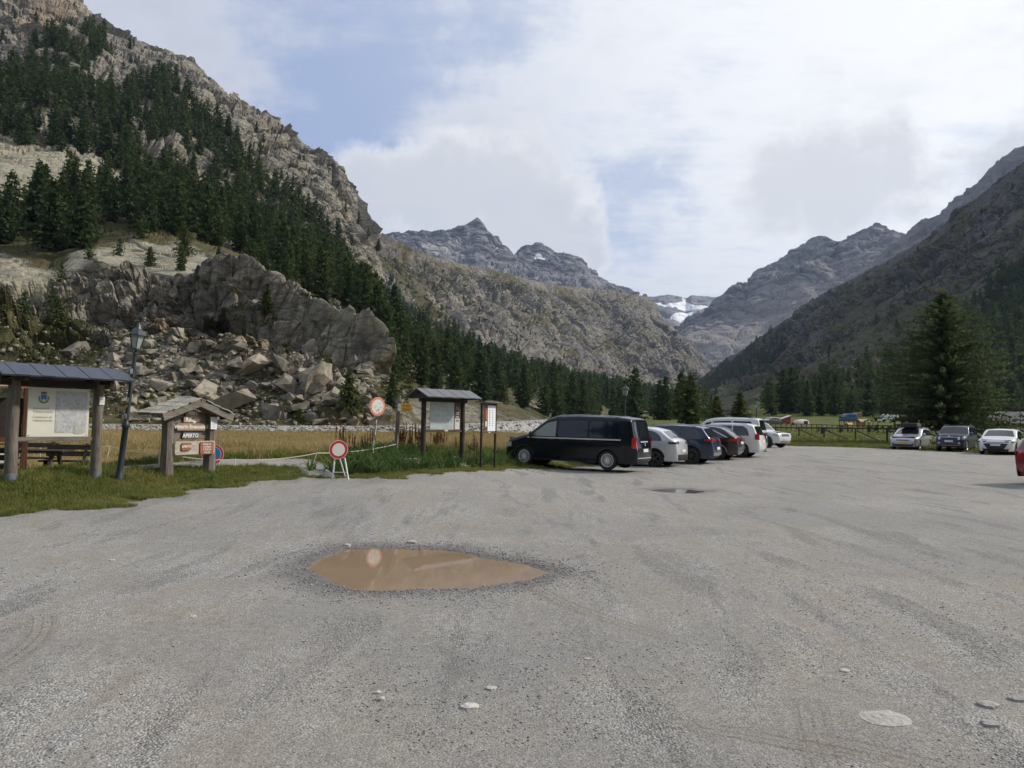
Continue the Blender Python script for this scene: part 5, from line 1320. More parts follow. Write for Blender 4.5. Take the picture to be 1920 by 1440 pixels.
B1 = ground_at(697, 864); tp = at(710.5, 744, B1.y)
e, L = aimed('faded_road_sign', B1, tp, 'faded round road sign covered in stickers on a leaning chipped pole', 'road sign')
M_POLE = newmat('chipped_pole'); m, k, b = M_POLE
nz = k.noise(k.mapping(k.obj(), scale=(1, 1, 0.5)), 22, 3, 0.6); k.put(b.inputs['Base Color'], k.ramp(nz, [(0.44, (0.06, 0.05, 0.045)), (0.52, (0.55, 0.54, 0.50))])); b.inputs['Roughness'].default_value = 0.7
MB().tube([(0, 0, -0.2), (0, 0, L*0.98)], 0.024, 10).build('pole', m, e, smooth=True)
ks = B1.y/FPX
d = disc_sign(e, (0, -0.035, L-18.5*ks), 17.8*ks, 0.0, 0.85, M_REDF, mat('faded_white', (0.66, 0.65, 0.60), 0.6, var=0.15, vscale=14), 0.76)
for (x, z, w2, h2, m_) in ((-.08, .05, .05, .03, M_PAPER), (.06, .09, .03, .03, M_INK2), (.09, -.03, .05, .08, M_TAPE), (.03, -.09, .05, .03, M_INK), (-.03, -.12, .03, .03, M_INK2), (-.07, -.02, .03, .02, M_INK2), (.13, .0, .03, .05, M_YEL), (0, .02, .03, .04, M_PAPER), (-.17, .03, .05, .06, M_PAPER), (0.07, -.16, .06, .03, M_YEL)):
    MB().box((x, -0.0095, z), (w2, 0.003, h2), Matrix.Rotation(random.gauss(0, .4), 3, 'Y')).build('sticker', m_, d)
# no-parking sign leaning behind the refuge sign
g = ground_at(397, 884)+Vector((-0.20, 0.55, 0)); g.z = zg1(g.x, g.y)
e = empty('no_parking_sign', g, 0, 'blue and red no-parking disc peeping out behind the refuge sign', 'road sign')
ks = g.y/FPX
d = disc_sign(e, (0.0, -0.03, 19*ks), 19.5*ks, 0.05, 0.45, M_RED, M_BLUE, 0.74, border=M_WHT)
MB().bar((-0.14, -0.010, 0.14), (0.14, -0.010, -0.14), 0.003, 0.05).build('slash', M_RED, d)
MB().lathe([(19.5*ks*0.77, -0.0066), (19.5*ks*0.73, -0.0068)], (0, 0, 0), 'Y', 32).build('white_ring', M_WHT, d)
MB().tube([(0, 0.02, -0.1), (0, 0.02, 35*ks)], 0.022, 8).build('pole', M_STEEL, e, smooth=True)

# --- trail post with the orange arrow ---------------------------------------------------------------------
T1 = ground_at(741, 860); e, L = aimed('trail_post', T1, at(748.5, 741, T1.y), 'grey wooden trail post carrying an orange arrow sign', 'signpost')
q = MB(); q.tube([(0, 0, -0.2), (0.005, 0, L*0.5), (0, 0, L)], [0.065, 0.058, 0.052], 9); q.build('post', W_GREY, e, smooth=True)
ks = T1.y/FPX
ar = empty('x', (0, 0, 0)); bpy.data.objects.remove(ar)
for i, zc in enumerate((L-19*ks, L-26.5*ks)):
    o = MB().prism([(6*ks, zc-3.4*ks), (24.5*ks, zc-3.6*ks), (25.5*ks, zc), (24.5*ks, zc+3.4*ks), (6*ks, zc+3.6*ks)], -0.075, -0.055, 'XZ').build('arrow_board', M_YEL, e)
    for j in range(2): MB().box((15.5*ks, -0.0775, zc+1.2*ks-2.2*ks*j), (13*ks, 0.003, 0.6*ks)).build('lettering', M_INK, o)
    MB().box((2.5*ks, -0.066, zc), (6.5*ks, 0.016, 7*ks)).build('white_end', M_WHT, e)
for (x, z, w2, h2) in ((-2.5, 13, 5, 6), (-3.5, 20, 5, 5), (-1, 8, 3, 4)):
    MB().box((x*ks, -0.07, L-z*ks), (w2*ks, 0.012, h2*ks), Matrix.Rotation(0.3*random.random(), 3, 'Y')).build('small_plate', M_STEEL, e)
MB().bar((-0.1, -0.02, L-0.06), (-0.01, 0.0, L-0.14), 0.03, 0.03).build('wood_stub', W_GREY, e)

# --- the dark map shelter and the narrow panel beside it ---------------------------------------------------
S1, S2 = ground_at(794, 858), ground_at(867, 854)
S1, S2 = Vector(gpt(794, 22.6)), Vector(gpt(867, 23.6))
e, Wd, z0, da, db = kiosk_root('map_shelter', S1, S2, 'dark brown log shelter with large relief map and grey metal roof', 'info shelter')
h_ = Wd/2; ppm = FPX/23.1
def zpx(y_): return 1.7 + (790.8-y_)/ppm - z0
zr, ze = zpx(731), zpx(746.5)
for x, dz in ((-h_, da), (h_, db)): log_post(e, x, dz, ze-0.02, 0.078, W_DARK, 0.14, sm=M_CONC)
MB().box((0, 0, ze-0.07), (Wd+0.3, 0.11, 0.11)).build('beam', W_DARKX, e, bevel=0.006)
MB().box((0, 0, zr-0.09), (Wd+0.5, 0.08, 0.10)).build('ridge_beam', W_DARKX, e, bevel=0.006)
for x in (-h_-0.2, h_+0.2):
    MB().prism([(-0.5, ze-0.03), (0, zr-0.045), (0.5, ze-0.03)], x-0.015, x+0.015, 'YZ').build('gable_board', W_DARKX, e)
panel_roof(e, h_, 0.28, zr, ze, 0.60, 9, M_ROOF2)
def xpx(p): return (p-830.5)/(867-794)*Wd
mb_ = MB().box(((xpx(804.5)+xpx(849))/2, -0.03, (zpx(751.5)+zpx(805))/2), (xpx(849)-xpx(804.5), 0.025, zpx(751.5)-zpx(805))).build('map_board', MAP2, e)
text('Gran Paradiso', 0.055, M_INK2, mb_, (xpx(831), -0.044, zpx(755.5)))
br_ = MB().box(((xpx(849.4)+xpx(861.5))/2, -0.025, (zpx(751.5)+zpx(805))/2), (xpx(861.5)-xpx(849.4), 0.025, zpx(751.5)-zpx(805))).build('side_panel', M_BRND, e)
MB().box(((xpx(850.5)+xpx(860))/2, -0.042, (zpx(784)+zpx(804.5))/2), (xpx(860)-xpx(850.5), 0.008, zpx(784)-zpx(804.5))).build('white_print', M_WHITE, br_)
for (a_, b2) in ((772.5, 773.5), (775.5, 776.3), (780.3, 782)): MB().box((xpx(855.3), -0.040, zpx((a_+b2)/2)), (0.12, 0.006, zpx(a_)-zpx(b2))).build('print_line', M_WHITE, br_)
MB().lathe([(0.030, -0.040), (0.060, -0.042)], (xpx(855.3), 0, zpx(764.5)), 'Y', 16).build('emblem', mat('emblem_tan', (0.45, 0.30, 0.2), 0.6), br_)
q = MB(); q.box((xpx(854), -0.048, zpx(788)), (0.05, 0.004, 0.05)); q.box((xpx(857), -0.048, zpx(788.5)), (0.04, 0.004, 0.06)); q.build('animal_print', M_INK, br_)
MB().box((0, -0.01, zpx(807.6)), (Wd-0.1, 0.07, 0.075)).build('lower_rail', wood('brown_plank', (0.10, 0.055, 0.04), (0.16, 0.10, 0.075), (0.8, 6, 6), 5), e, bevel=0.006)
MB().box((xpx(834.5), -0.05, zpx(807)), (0.13, 0.006, 0.05)).build('small_plate', M_WHITE, e)

S1, S2 = Vector(gpt(903, 23.9)), Vector(gpt(929, 24.6))
e, Wd, z0, da, db = kiosk_root('notice_stand', S1, S2, 'narrow dark framed notice panel with small roof right of the map shelter', 'info panel')
h_ = Wd/2; ppm = FPX/24.2
def zpx(y_): return 1.7 + (792.3-y_)/ppm - z0
def xpx(p): return (p-916)/26*Wd
for x, dz in ((-h_, da), (h_, db)): log_post(e, x, dz-0.1, zpx(757), 0.042, W_DARK)
q = MB(); q.bar((-h_-0.1, 0, zpx(754)), (h_+0.1, 0, zpx(754.5)), 0.42, 0.03); rf = q.build('roof', M_ROOF2, e, bevel=0.005)
MB().box((0, 0, zpx(758)), (Wd+0.06, 0.08, 0.05)).build('beam', W_DARKX, e)
b1 = MB().box(((xpx(906)+xpx(912.3))/2, -0.02, (zpx(760)+zpx(807.5))/2), (xpx(912.3)-xpx(906), 0.02, zpx(760)-zpx(807.5))).build('brown_strip', M_BRND, e)
MB().box((xpx(909.6), -0.035, (zpx(790)+zpx(800))/2), (0.09, 0.006, zpx(790)-zpx(800))).build('white_print', M_WHITE, b1)
MB().box((xpx(909.8), -0.035, (zpx(769)+zpx(786))/2), (0.06, 0.006, zpx(769)-zpx(786))).build('orange_print', mat('orange_print', (0.45, 0.16, 0.06), 0.6, var=0.4, vscale=40), b1)
b2 = MB().box(((xpx(912.8)+xpx(927.5))/2, -0.02, (zpx(760.5)+zpx(808))/2), (xpx(927.5)-xpx(912.8), 0.022, zpx(760.5)-zpx(808))).build('white_panel', M_PAPER, e)
for i in range(8):
    MB().box((xpx(916.2), -0.034, zpx(770+4*i)), (0.035, 0.004, 0.04)).build('picture', mat('thumb%d' % (i % 3), ((0.35, 0.10, 0.06), (0.35, 0.25, 0.06), (0.16, 0.2, 0.10))[i % 3], 0.6), b2)
    MB().box((xpx(922), -0.034, zpx(770+4*i)), (0.028, 0.004, 0.036)).build('picture', mat('thumb3', (0.08, 0.20, 0.16), 0.6), b2)
MB().box((0, -0.01, zpx(810.5)), (Wd, 0.05, 0.07)).build('lower_rail', MATS['brown_plank'], e)
MB().box((0, -0.04, zpx(810.5)), (0.1, 0.005, 0.035)).build('small_plate', M_WHITE, e)

# --- picnic furniture -----------------------------------------------------------------------------------------
def picnic_table(loc, rz, label):
    e = empty('picnic_table', loc, rz, label, 'picnic table')
    for i in range(4): MB().box((0, -0.27+0.18*i, 0.74), (1.9, 0.165, 0.045)).build('table_plank', W_DARKX, e, bevel=0.006)
    for x in (-0.65, 0.65):
        q = MB(); q.bar((x, -0.52, 0), (x, -0.14, 0.72), 0.07, 0.10); q.bar((x, 0.52, 0), (x, 0.14, 0.72), 0.07, 0.10); q.bar((x, -0.36, 0.66), (x, 0.36, 0.66), 0.06, 0.09); q.bar((x, -0.42, 0.3), (x, 0.42, 0.3), 0.06, 0.08); q.build('leg_frame', W_DARK, e)
    return e
def backed_bench(loc, rz, label, w2=1.5):
    e = empty('backed_bench', loc, rz, label, 'bench')
    for i in range(2): MB().box((0, -0.13+0.19*i, 0.44), (w2, 0.17, 0.045)).build('seat_plank', W_DARKX, e, bevel=0.006)
    for i in range(2): MB().box((0, 0.20+0.045*i, 0.62+0.17*i), (w2, 0.04, 0.13), Matrix.Rotation(-0.22, 3, 'X')).build('back_plank', W_DARKX, e, bevel=0.006)
    for x in (-w2*0.38, w2*0.38):
        q = MB(); q.bar((x, -0.20, 0), (x, -0.08, 0.42), 0.06, 0.09); q.build('leg', W_DARK, e)
        q = MB(); q.bar((x, 0.26, 0), (x, 0.10, 0.42), 0.06, 0.09); q.build('leg', W_DARK, e)
        q = MB(); q.bar((x, 0.13, 0.40), (x, 0.30, 0.88), 0.05, 0.08); q.build('back_post', W_DARK, e)
    return e
def gd(px, D): return Vector(gpt(px, D))
picnic_table(gd(55, 19.0), 0.15, 'dark wooden picnic table seen behind the left shelter post')
backed_bench(gd(124, 19.6), 0.10, 'dark slatted bench with backrest right of the picnic table', 1.1)
backed_bench(gd(62, 21.2), 0.15, 'dark slatted bench with backrest behind the picnic table', 1.2)
backed_bench(gd(-14, 18.0), math.pi+0.15, 'dark slatted bench at the left edge, in front of the picnic table', 1.2)

# --- tape fence round the meadow ----------------------------------------------------------------------------
M_STAKE = mat('white_stake', (0.60, 0.58, 0.50), 0.6, var=0.15)
tpts = []
stake_spots = ((-120, 876, 840), (75, 876, 838), (202, 873, 836), (298, 876, 847), (440, 878, 861), (591, 874, 849))
e = empty('tape_fence', ground_at(300, 878), 0, 'sagging white tape fence on thin stakes along the dry meadow', 'fence')
inv = Matrix.Translation(-Vector(e.location))
for i, (px, yb_, yt) in enumerate(stake_spots):
    bpt = ground_at(px, yb_); D = bpt.y
    top = Vector(at(px+(4 if i in (2, 5) else 1), yt-1, D)); bot = bpt - Vector((0.10 if i in (2, 5) else 0, 0, 0.1))
    MB().tube([inv @ bot, inv @ top], 0.014, 6).build('stake', M_STAKE, e); tpts.append(inv @ (top-Vector((0, 0, 0.02))))
tpts.append(inv @ Vector(at(742, 833, T1.y-0.07)))
for a, b2 in zip(tpts[:-1], tpts[1:]):
    q = MB(); n_ = 10; P_ = [a.lerp(b2, t/n_) - Vector((0, 0, 0.07*4*(t/n_)*(1-t/n_))) for t in range(n_+1)]
    for p0, p1 in zip(P_[:-1], P_[1:]): q.bar(p0, p1, 0.006, 0.022)
    q.build('tape', M_TAPE, e)

# --- slabs and boards lying in the grass ------------------------------------------------------------------------
def slab(px, py, w2, d2, h2, m_, label, name, cat, rz=0.0, nround=0):
    g = ground_at(px, py); q = MB()
    if nround:
        poly = [(w2/2*(0.85+0.3*random.random())*math.cos(6.283*i/nround), d2/2*(0.85+0.3*random.random())*math.sin(6.283*i/nround)) for i in range(nround)]
        q.prism(poly, -0.05, h2)
    else: q.box((0, 0, h2/2), (w2, d2, h2))
    return tag(q.build(name, m_, None, bevel=0.008, loc=g, rot=(random.gauss(0, .01), random.gauss(0, .01), rz)), label, cat)
slab(741, 872, 1.35, 0.16, 0.16, W_PALE, 'pale squared timber lying in the grass below the trail post', 'timber_beam', 'timber', 0.02)
slab(848, 872, 0.85, 0.5, 0.06, M_STONE, 'largest flat stepping stone in front of the map shelter', 'stepping_stone', 'stone', 0.1, 9)
slab(806, 879, 0.45, 0.4, 0.05, M_STONE, 'small stepping stone nearest the lot in front of the map shelter', 'stepping_stone', 'stone', 0.3, 8)
slab(848, 862, 0.4, 0.3, 0.09, M_STONE, 'raised rough stone just under the map shelter', 'stepping_stone', 'stone', 0.6, 7)
slab(870, 875, 0.4, 0.35, 0.05, M_STONE, 'stepping stone right of the largest one', 'stepping_stone', 'stone', 0.2, 8)
slab(890, 864, 0.55, 0.14, 0.07, W_PALE, 'short pale board lying in the grass below the notice panel', 'timber_beam', 'timber', 0.06)
# ================================================================= VEHICLES
def paint(name, c, metal=0.35, rough=0.32, coat=0.9, dirt=0.30):
    if name in MATS: return MATS[name]
    m, k, b = newmat(name)
    n = k.noise(k.obj(), 1.6, 4, 0.6); dust = k.noise(k.obj(), 14, 4, 0.7)
    z = k.n('ShaderNodeSeparateXYZ'); k.put(z.inputs[0], k.obj())
    low = k.math('MULTIPLY', k.sstep(z.outputs[2], 0.75, 0.15), k.sstep(dust, 0.35, 0.65))
    k.put(b.inputs['Base Color'], k.mix(k.math('MULTIPLY', low, dirt), c, (0.22, 0.20, 0.17)))
    b.inputs['Metallic'].default_value = metal
    k.put(b.inputs['Roughness'], k.math('ADD', rough, k.math('MULTIPLY', n, 0.12)))
    b.inputs['Coat Weight'].default_value = coat; b.inputs['Coat Roughness'].default_value = 0.07
    return m
M_TYRE = mat('tyre', (0.022, 0.022, 0.023), 0.85, var=0.3, vscale=12)
M_RIM = mat('alloy', (0.55, 0.55, 0.56), 0.35, 0.8)
M_RIMD = mat('dark_alloy', (0.10, 0.10, 0.11), 0.4, 0.7)
M_GLS = mat('car_glass', (0.012, 0.015, 0.018), 0.04, 0.0, 0.6, coat=0.5)
M_GLSL = mat('light_car_glass', (0.17, 0.20, 0.18), 0.04, 0.0, 0.7, coat=0.5)
M_PLAST = mat('black_plastic', (0.022, 0.022, 0.024), 0.6, var=0.2)
M_UNDER = mat('underbody', (0.008, 0.008, 0.009), 0.9)
M_TAIL = mat('tail_lamp', (0.40, 0.012, 0.015), 0.15, coat=0.8)
M_HEAD = mat('head_lamp', (0.50, 0.53, 0.56), 0.12, 0.3, coat=0.8)
M_CHROME = mat('chrome', (0.72, 0.74, 0.78), 0.22, 0.35)
M_SILV = mat('silver_trim', (0.42, 0.43, 0.45), 0.35, 0.7)
M_PLATE = mat('number_plate', (0.66, 0.66, 0.66), 0.4)
M_PLATEY = mat('yellow_number_plate', (0.72, 0.42, 0.03), 0.4)

TEMPL = {
 'suv': ([(0.03, .15), (0.006, .24), (0.0, .40), (0.02, .52), (0.06, .575), (0.20, .63), (0.265, .665), (0.41, .945), (0.50, .988), (0.62, 1.0), (0.82, .975), (0.895, .945), (0.968, .67), (0.988, .61), (0.993, .47), (1.0, .34), (0.985, .21), (0.95, .16)], 6, 7, 11, 12),
 'coupe': ([(0.03, .15), (0.006, .24), (0.0, .40), (0.02, .53), (0.06, .60), (0.20, .65), (0.275, .685), (0.43, .95), (0.52, .993), (0.60, 1.0), (0.76, .96), (0.85, .90), (0.952, .695), (0.985, .66), (0.995, .50), (1.0, .36), (0.985, .22), (0.95, .16)], 6, 7, 11, 12),
 'boxy': ([(0.03, .17), (0.006, .26), (0.0, .42), (0.015, .53), (0.05, .58), (0.22, .62), (0.285, .65), (0.40, .94), (0.48, .985), (0.62, 1.0), (0.86, .985), (0.925, .95), (0.972, .64), (0.985, .58), (0.99, .47), (1.0, .36), (0.99, .22), (0.96, .17)], 6, 7, 11, 12),
 'estate': ([(0.03, .13), (0.006, .22), (0.0, .38), (0.02, .50), (0.06, .555), (0.20, .63), (0.27, .675), (0.43, .95), (0.52, .993), (0.62, 1.0), (0.83, .96), (0.90, .925), (0.965, .69), (0.985, .62), (0.993, .47), (1.0, .34), (0.985, .20), (0.95, .15)], 6, 7, 11, 12),
 'van': ([(0.023, .12), (0.004, .19), (0.0, .33), (0.012, .44), (0.05, .52), (0.14, .585), (0.195, .625), (0.345, .935), (0.42, .98), (0.58, 1.0), (0.88, .99), (0.955, .965), (0.982, .62), (0.992, .50), (0.998, .44), (1.0, .30), (0.996, .17), (0.965, .13)], 6, 7, 11, 12),
 'panel': ([(0.023, .12), (0.004, .18), (0.0, .28), (0.012, .36), (0.05, .43), (0.12, .49), (0.15, .52), (0.265, .90), (0.32, .97), (0.45, 1.0), (0.90, 1.0), (0.975, .985), (0.99, .55), (0.995, .46), (0.998, .40), (1.0, .28), (0.996, .17), (0.965, .13)], 6, 7, 11, 12),
}

class Car:
    def __init__(s, L, W, H, templ, sill=0.22, R=0.34, ax=(0.185, 0.80), belt=0.64, tumble=0.24, rc=0.10, endtaper=0.17, name='car', label='', cat='car', group=None, body=None, rearw=None):
        s.L, s.W, s.H, s.sill, s.R, s.belt, s.tumble, s.rc, s.et = L, W, H, sill, R, belt*H, tumble, rc, endtaper
        pts, a, b, c, d = TEMPL[templ]
        P = [(L/2-x*L, z*H) for x, z in pts]
        s.xf, s.xr = L/2-ax[0]*L, L/2-ax[1]*L
        # dense contour, softly rounded
        cum = [0]
        for p, q in zip(P[:-1], P[1:]): cum.append(cum[-1]+math.dist(p, q))
        t = np.linspace(0, cum[-1], int(cum[-1]/0.015)); cx = np.interp(t, cum, [p[0] for p in P]); cz = np.interp(t, cum, [p[1] for p in P])
        g = np.exp(-np.linspace(-2, 2, 17)**2); g /= g.sum()
        sm = lambda q: np.convolve(np.pad(q, 8, mode='edge'), g, 'valid')
        s.t, s.cx, s.cz, s.tot = t, sm(sm(cx)), sm(sm(cz)), cum[-1]
        s.S = dict(ws0=cum[a], ws1=cum[b], rg0=cum[c], rg1=cum[d]); s.cum = cum
        dx, dz = np.gradient(s.cx), np.gradient(s.cz); n = np.hypot(dx, dz)+1e-9
        s.nx, s.nz = -dz/n*-1*-1, dx/n*-1
        # outward normal of the contour: left of the travel direction front-bottom -> rear-bottom is outwards
        s.nx, s.nz = dz/n, -dx/n
        s.body = body
        s.e = empty(name, (0, 0, 0), 0, label, cat, group)
    def xs(s, t): return np.interp(t, s.t, s.cx)
    def zs(s, t): return np.interp(t, s.t, s.cz)
    def half(s, x):
        f = np.clip((np.abs(x)-(s.L/2-0.75))/0.75, 0, 1)
        g_ = np.clip((np.abs(x)-(s.L/2-0.20))/0.20, 0, 1)
        return s.W/2*(1-s.et*f**2.6) - 0.13*(1-np.sqrt(1-0.98*g_**2))
    def side_y(s, x, z):
        w_ = s.half(x)
        y = w_ - np.clip(z-s.belt, 0, 9)*s.tumble*(1-0.0*z)
        y = y - 0.045*np.clip((s.belt-z)/(s.belt), 0, 1)**2*1.0 - 0.10*np.clip((0.38-z)/0.3, 0, 1)**2
        return y + 0.018*np.exp(-((z-0.78*s.belt)/0.16)**2)
    def zlow(s, x):
        z = np.full(np.shape(x), s.sill)
        for xa in (s.xf, s.xr):
            Ra = s.R*1.13; d2 = Ra**2-(x-xa)**2
            z = np.where(d2 > 0, np.maximum(z, s.R+np.sqrt(np.maximum(d2, 0))), z)
        return z
    def ztop(s, x):
        """top of the silhouette at x"""
        o = np.argsort(s.cx); return np.interp(x, s.cx[o], np.maximum.accumulate(s.cz[o][::1])*0+s.cz[o])
    def build_body(s):
        tt = np.unique(np.concatenate([np.linspace(0, s.tot, 190)]))
        x = s.xs(tt); zt = s.zs(tt); nx = np.interp(tt, s.t, s.nx); nz = np.interp(tt, s.t, s.nz)
        zl = np.minimum(s.zlow(x), zt-0.004)
        n1, n2, n3 = 13, 5, 7; cols = []
        h = zt-zl; rc = np.minimum(s.rc, 0.45*h)
        ys = s.side_y(x, zt-rc); y0 = ys-rc
        for i in range(n1):
            f = i/(n1-1); z = zl+(zt-rc-zl)*f; cols.append(np.stack([x, s.side_y(x, z), z], 1))
        for i in range(1, n2+1):
            a = math.pi/2*i/n2; cols.append(np.stack([x, y0+rc*math.cos(a), zt-rc+rc*math.sin(a)], 1))
        for i in range(1, n3+1):
            y = y0*(1-i/n3); cr = 0.035*(1-(y/np.maximum(y0, 1e-3))**2); cols.append(np.stack([x+nx*cr, y, zt+nz*cr], 1))
        half = np.stack(cols, 1)                                     # (nt, nrows, 3)
        other = half[:, -2::-1]*np.array((1, -1, 1))
        G = np.concatenate([half, other], 1); nt_, nr_ = G.shape[:2]
        me = np_mesh('body', G.reshape(-1, 3), grid_faces(nt_, nr_)); me.materials.append(s.body)
        bm = bmesh.new(); bm.from_mesh(me); bmesh.ops.remove_doubles(bm, verts=bm.verts, dist=0.0005); bmesh.ops.recalc_face_normals(bm, faces=bm.faces); bm.to_mesh(me); bm.free(); me.shade_smooth()
        s.bodyo = link('body', me, s.e)
        MB().box((0, 0, (s.sill+s.belt)/2-0.03), (s.L*0.93, s.W*0.80, s.belt-s.sill-0.10)).build('underbody', M_UNDER, s.e)
    def top_pt(s, t, y, off):
        x, zt = s.xs(t), s.zs(t); nx = np.interp(t, s.t, s.nx); nz = np.interp(t, s.t, s.nz)
        h = zt-np.minimum(s.zlow(x), zt-0.004); rc = np.minimum(s.rc, 0.45*h); ys = s.side_y(x, zt-rc); y0 = np.maximum(ys-rc, 1e-3)
        ay = np.minimum(np.abs(y), ys*0.999)
        cr = 0.035*np.clip(1-(ay/y0)**2, 0, 1)
        drop = np.where(ay > y0, rc-np.sqrt(np.maximum(rc**2-np.minimum(ay-y0, rc)**2, 0)), 0)
        return np.stack([x+nx*(cr+off), np.sign(y)*ay, zt+nz*(cr+off)-drop], -1)
    def grid(s, G, name, m_, parent=None):
        me = np_mesh(name, G.reshape(-1, 3), grid_faces(*G.shape[:2])); me.materials.append(m_)
        return link(name, me, parent or s.e)
    def top_patch(s, t0, t1, ya, yb, name, m_, off=0.006, n=10, m2=14, parent=None, shrink=0.0):
        """patch on bonnet, screen, roof or tail; ya/yb are y limits (numbers or functions of 0..1)"""
        f = np.linspace(0, 1, n); tt = t0+(t1-t0)*f
        A = ya(f) if callable(ya) else np.full(n, ya); B = yb(f) if callable(yb) else np.full(n, yb)
        g = np.linspace(0, 1, m2); Y = A[:, None]*(1-g)+B[:, None]*g; T = np.broadcast_to(tt[:, None], Y.shape)
        return s.grid(s.top_pt(T, Y, off), name, m_, parent)
    def side_patch(s, side, lo, hi, name, m_, off=0.006, n=24, m2=6, parent=None):
        """patch on the flank between two outlines z(x) given as point lists"""
        lo = sorted(lo); hi = sorted(hi); x0 = max(lo[0][0], hi[0][0]); x1 = min(lo[-1][0], hi[-1][0])
        x = np.linspace(x0, x1, n); zl = np.interp(x, *zip(*lo)); zh = np.maximum(np.interp(x, *zip(*hi)), zl+0.002)
        g = np.linspace(0, 1, m2); Z = zl[:, None]*(1-g)+zh[:, None]*g; X = np.broadcast_to(x[:, None], Z.shape)
        Y = (s.side_y(X, Z)+off)*side
        return s.grid(np.stack([X, Y, Z], -1), name, m_, parent)
    def t_rear(s, z):
        i = np.where(s.t > s.S['rg0']-0.05)[0]; return float(np.interp(-z, -s.cz[i], s.t[i]))
    def t_front(s, z):
        i = np.where(s.t < s.S['ws0'])[0]; return float(np.interp(z, s.cz[i], s.t[i]))
    def glass(s, splits, m_=None, first=None, inset=0.085, rear_tip=0.09, tip=0.03, rear=True, zdrop=0.10):
        m_ = m_ or M_GLS; H = s.H
        s.top_patch(s.S['ws0']+0.04, s.S['ws1']-0.02, lambda f: -(s.half(0)-0.13-0.17*f), lambda f: (s.half(0)-0.13-0.17*f), 'windscreen', M_GLSL if first else m_, 0.005)
        if rear: s.top_patch(s.S['rg0']+0.06, s.S['rg1']-0.03, lambda f: -(s.half(0)-0.27+0.09*f), lambda f: (s.half(0)-0.27+0.09*f), 'rear_window', m_, 0.005)
        x_of = lambda f: s.L/2-f*s.L
        top = lambda x: float(s.ztop_at(x))-zdrop
        for side in (1, -1):
            for j, (a, b) in enumerate(splits):
                xa, xb = x_of(b), x_of(a); xsn = np.linspace(xa, xb, 14)
                hi = [(x, max(min(top(x), H-zdrop), s.belt+0.012)) for x in xsn]
                if j == len(splits)-1:                                # rounded rear end of the last pane
                    r = rear_tip*s.L
                    hi = [(x, s.belt+0.012+(z-s.belt-0.012)*math.sqrt(max(0.0, 1-(max(0.0, xa+r-x)/r)**2))) for x, z in hi]
                s.side_patch(side, [(x, s.belt+0.015) for x in xsn], hi, 'side_window', first if (first and j == 0) else m_)
    def ztop_at(s, x):
        i = np.where((s.t > s.S['ws0']-0.3) & (s.t < s.S['rg1']))[0]; o = np.argsort(s.cx[i]); return np.interp(x, s.cx[i][o], s.cz[i][o])
    def wheels(s, rim, n=10, width=0.21, spoke=0.018, dish=0.7):
        R = s.R
        for xa in (s.xf, s.xr):
            for side in (1, -1):
                yc = s.W/2-0.015
                q = MB(); q.lathe([(R*0.70, -width), (R*0.93, -width), (R, -width*0.85), (R, -width*0.15), (R*0.95, -0.01), (R*0.72, 0.0), (R*0.68, -0.02)], (0, 0, 0), 'Y', 28)
                w_ = q.build('wheel', M_TYRE, s.e, smooth=True, loc=(xa, yc*side, R), rot=(0, 0, 0 if side > 0 else math.pi))
                q = MB(); q.lathe([(R*0.70, -0.012), (R*0.66, -0.004), (R*0.62, -0.02), (R*0.60, -0.09), (R*0.1, -0.10)], (0, 0, 0), 'Y', 28)
                for k_ in range(n):
                    a = 6.2832*k_/n; q.bar((R*0.10*math.cos(a), -0.022, R*0.10*math.sin(a)), (R*0.64*math.cos(a), -0.012, R*0.64*math.sin(a)), spoke*R/0.34, 0.02, up=(0, 1, 0))
                q.lathe([(0, -0.008), (R*0.13, -0.012), (R*0.15, -0.03)], (0, 0, 0), 'Y', 14)
                q.build('rim', rim, w_)
                d = MB(); d.lathe([(R*0.60, -0.06), (0, -0.061)], (0, 0, 0), 'Y', 20); d.build('wheel_shade_disc', M_UNDER, w_)  # dark disc stands in for the shade behind the spokes
    def mirrors(s, xfrac, m_):
        x = s.L/2-xfrac*s.L
        for side in (1, -1):
            q = MB(); q.lathe([(0, -0.06), (0.07, -0.055), (0.095, 0), (0.085, 0.045), (0, 0.05)], (0, 0, 0), 'X', 12, squash=1.35)
            q.bar((0, -0.16, -0.05), (0, -0.02, -0.02), 0.06, 0.04)
            o = q.build('mirror', m_, s.e, smooth=True, loc=(x, (s.side_y(np.array(x), np.array(s.belt+0.08))+0.14)*side, s.belt+0.06))
            if side < 0: o.scale = (1, -1, 1)
    def plate(s, z, m_, rear=True, w2=0.50, txt=None):
        t = s.t_rear(z) if rear else s.t_front(z)
        p = s.top_pt(np.array([t]), np.array([0.0]), 0.012)[0]
        nx = float(np.interp(t, s.t, s.nx)); nz = float(np.interp(t, s.t, s.nz))
        o = MB().box((0, 0, 0), (0.012, w2, 0.115)).build('number_plate', m_, s.e, loc=p, rot=(0, -math.atan2(nz, nx), 0))
        return o
    def lamps(s, rear_lo, rear_hi, rear_in, side_len, m_=None, name='tail_lamp', n=8):
        m_ = m_ or M_TAIL
        for side in (1, -1):
            t0, t1 = s.t_rear(rear_hi), s.t_rear(rear_lo)
            hw = s.half(-s.L/2)*0.985
            o = s.top_patch(t0, t1, side*rear_in, side*hw, name, m_, 0.008, n=8, m2=10)
            if side_len > 0:
                xe = -s.L/2+0.035
                s.side_patch(side, [(xe, rear_lo), (xe+side_len, rear_lo+0.01)], [(xe, rear_hi), (xe+side_len, rear_hi-0.01)], 'lamp_wrap', m_, 0.009, parent=o, n=10)
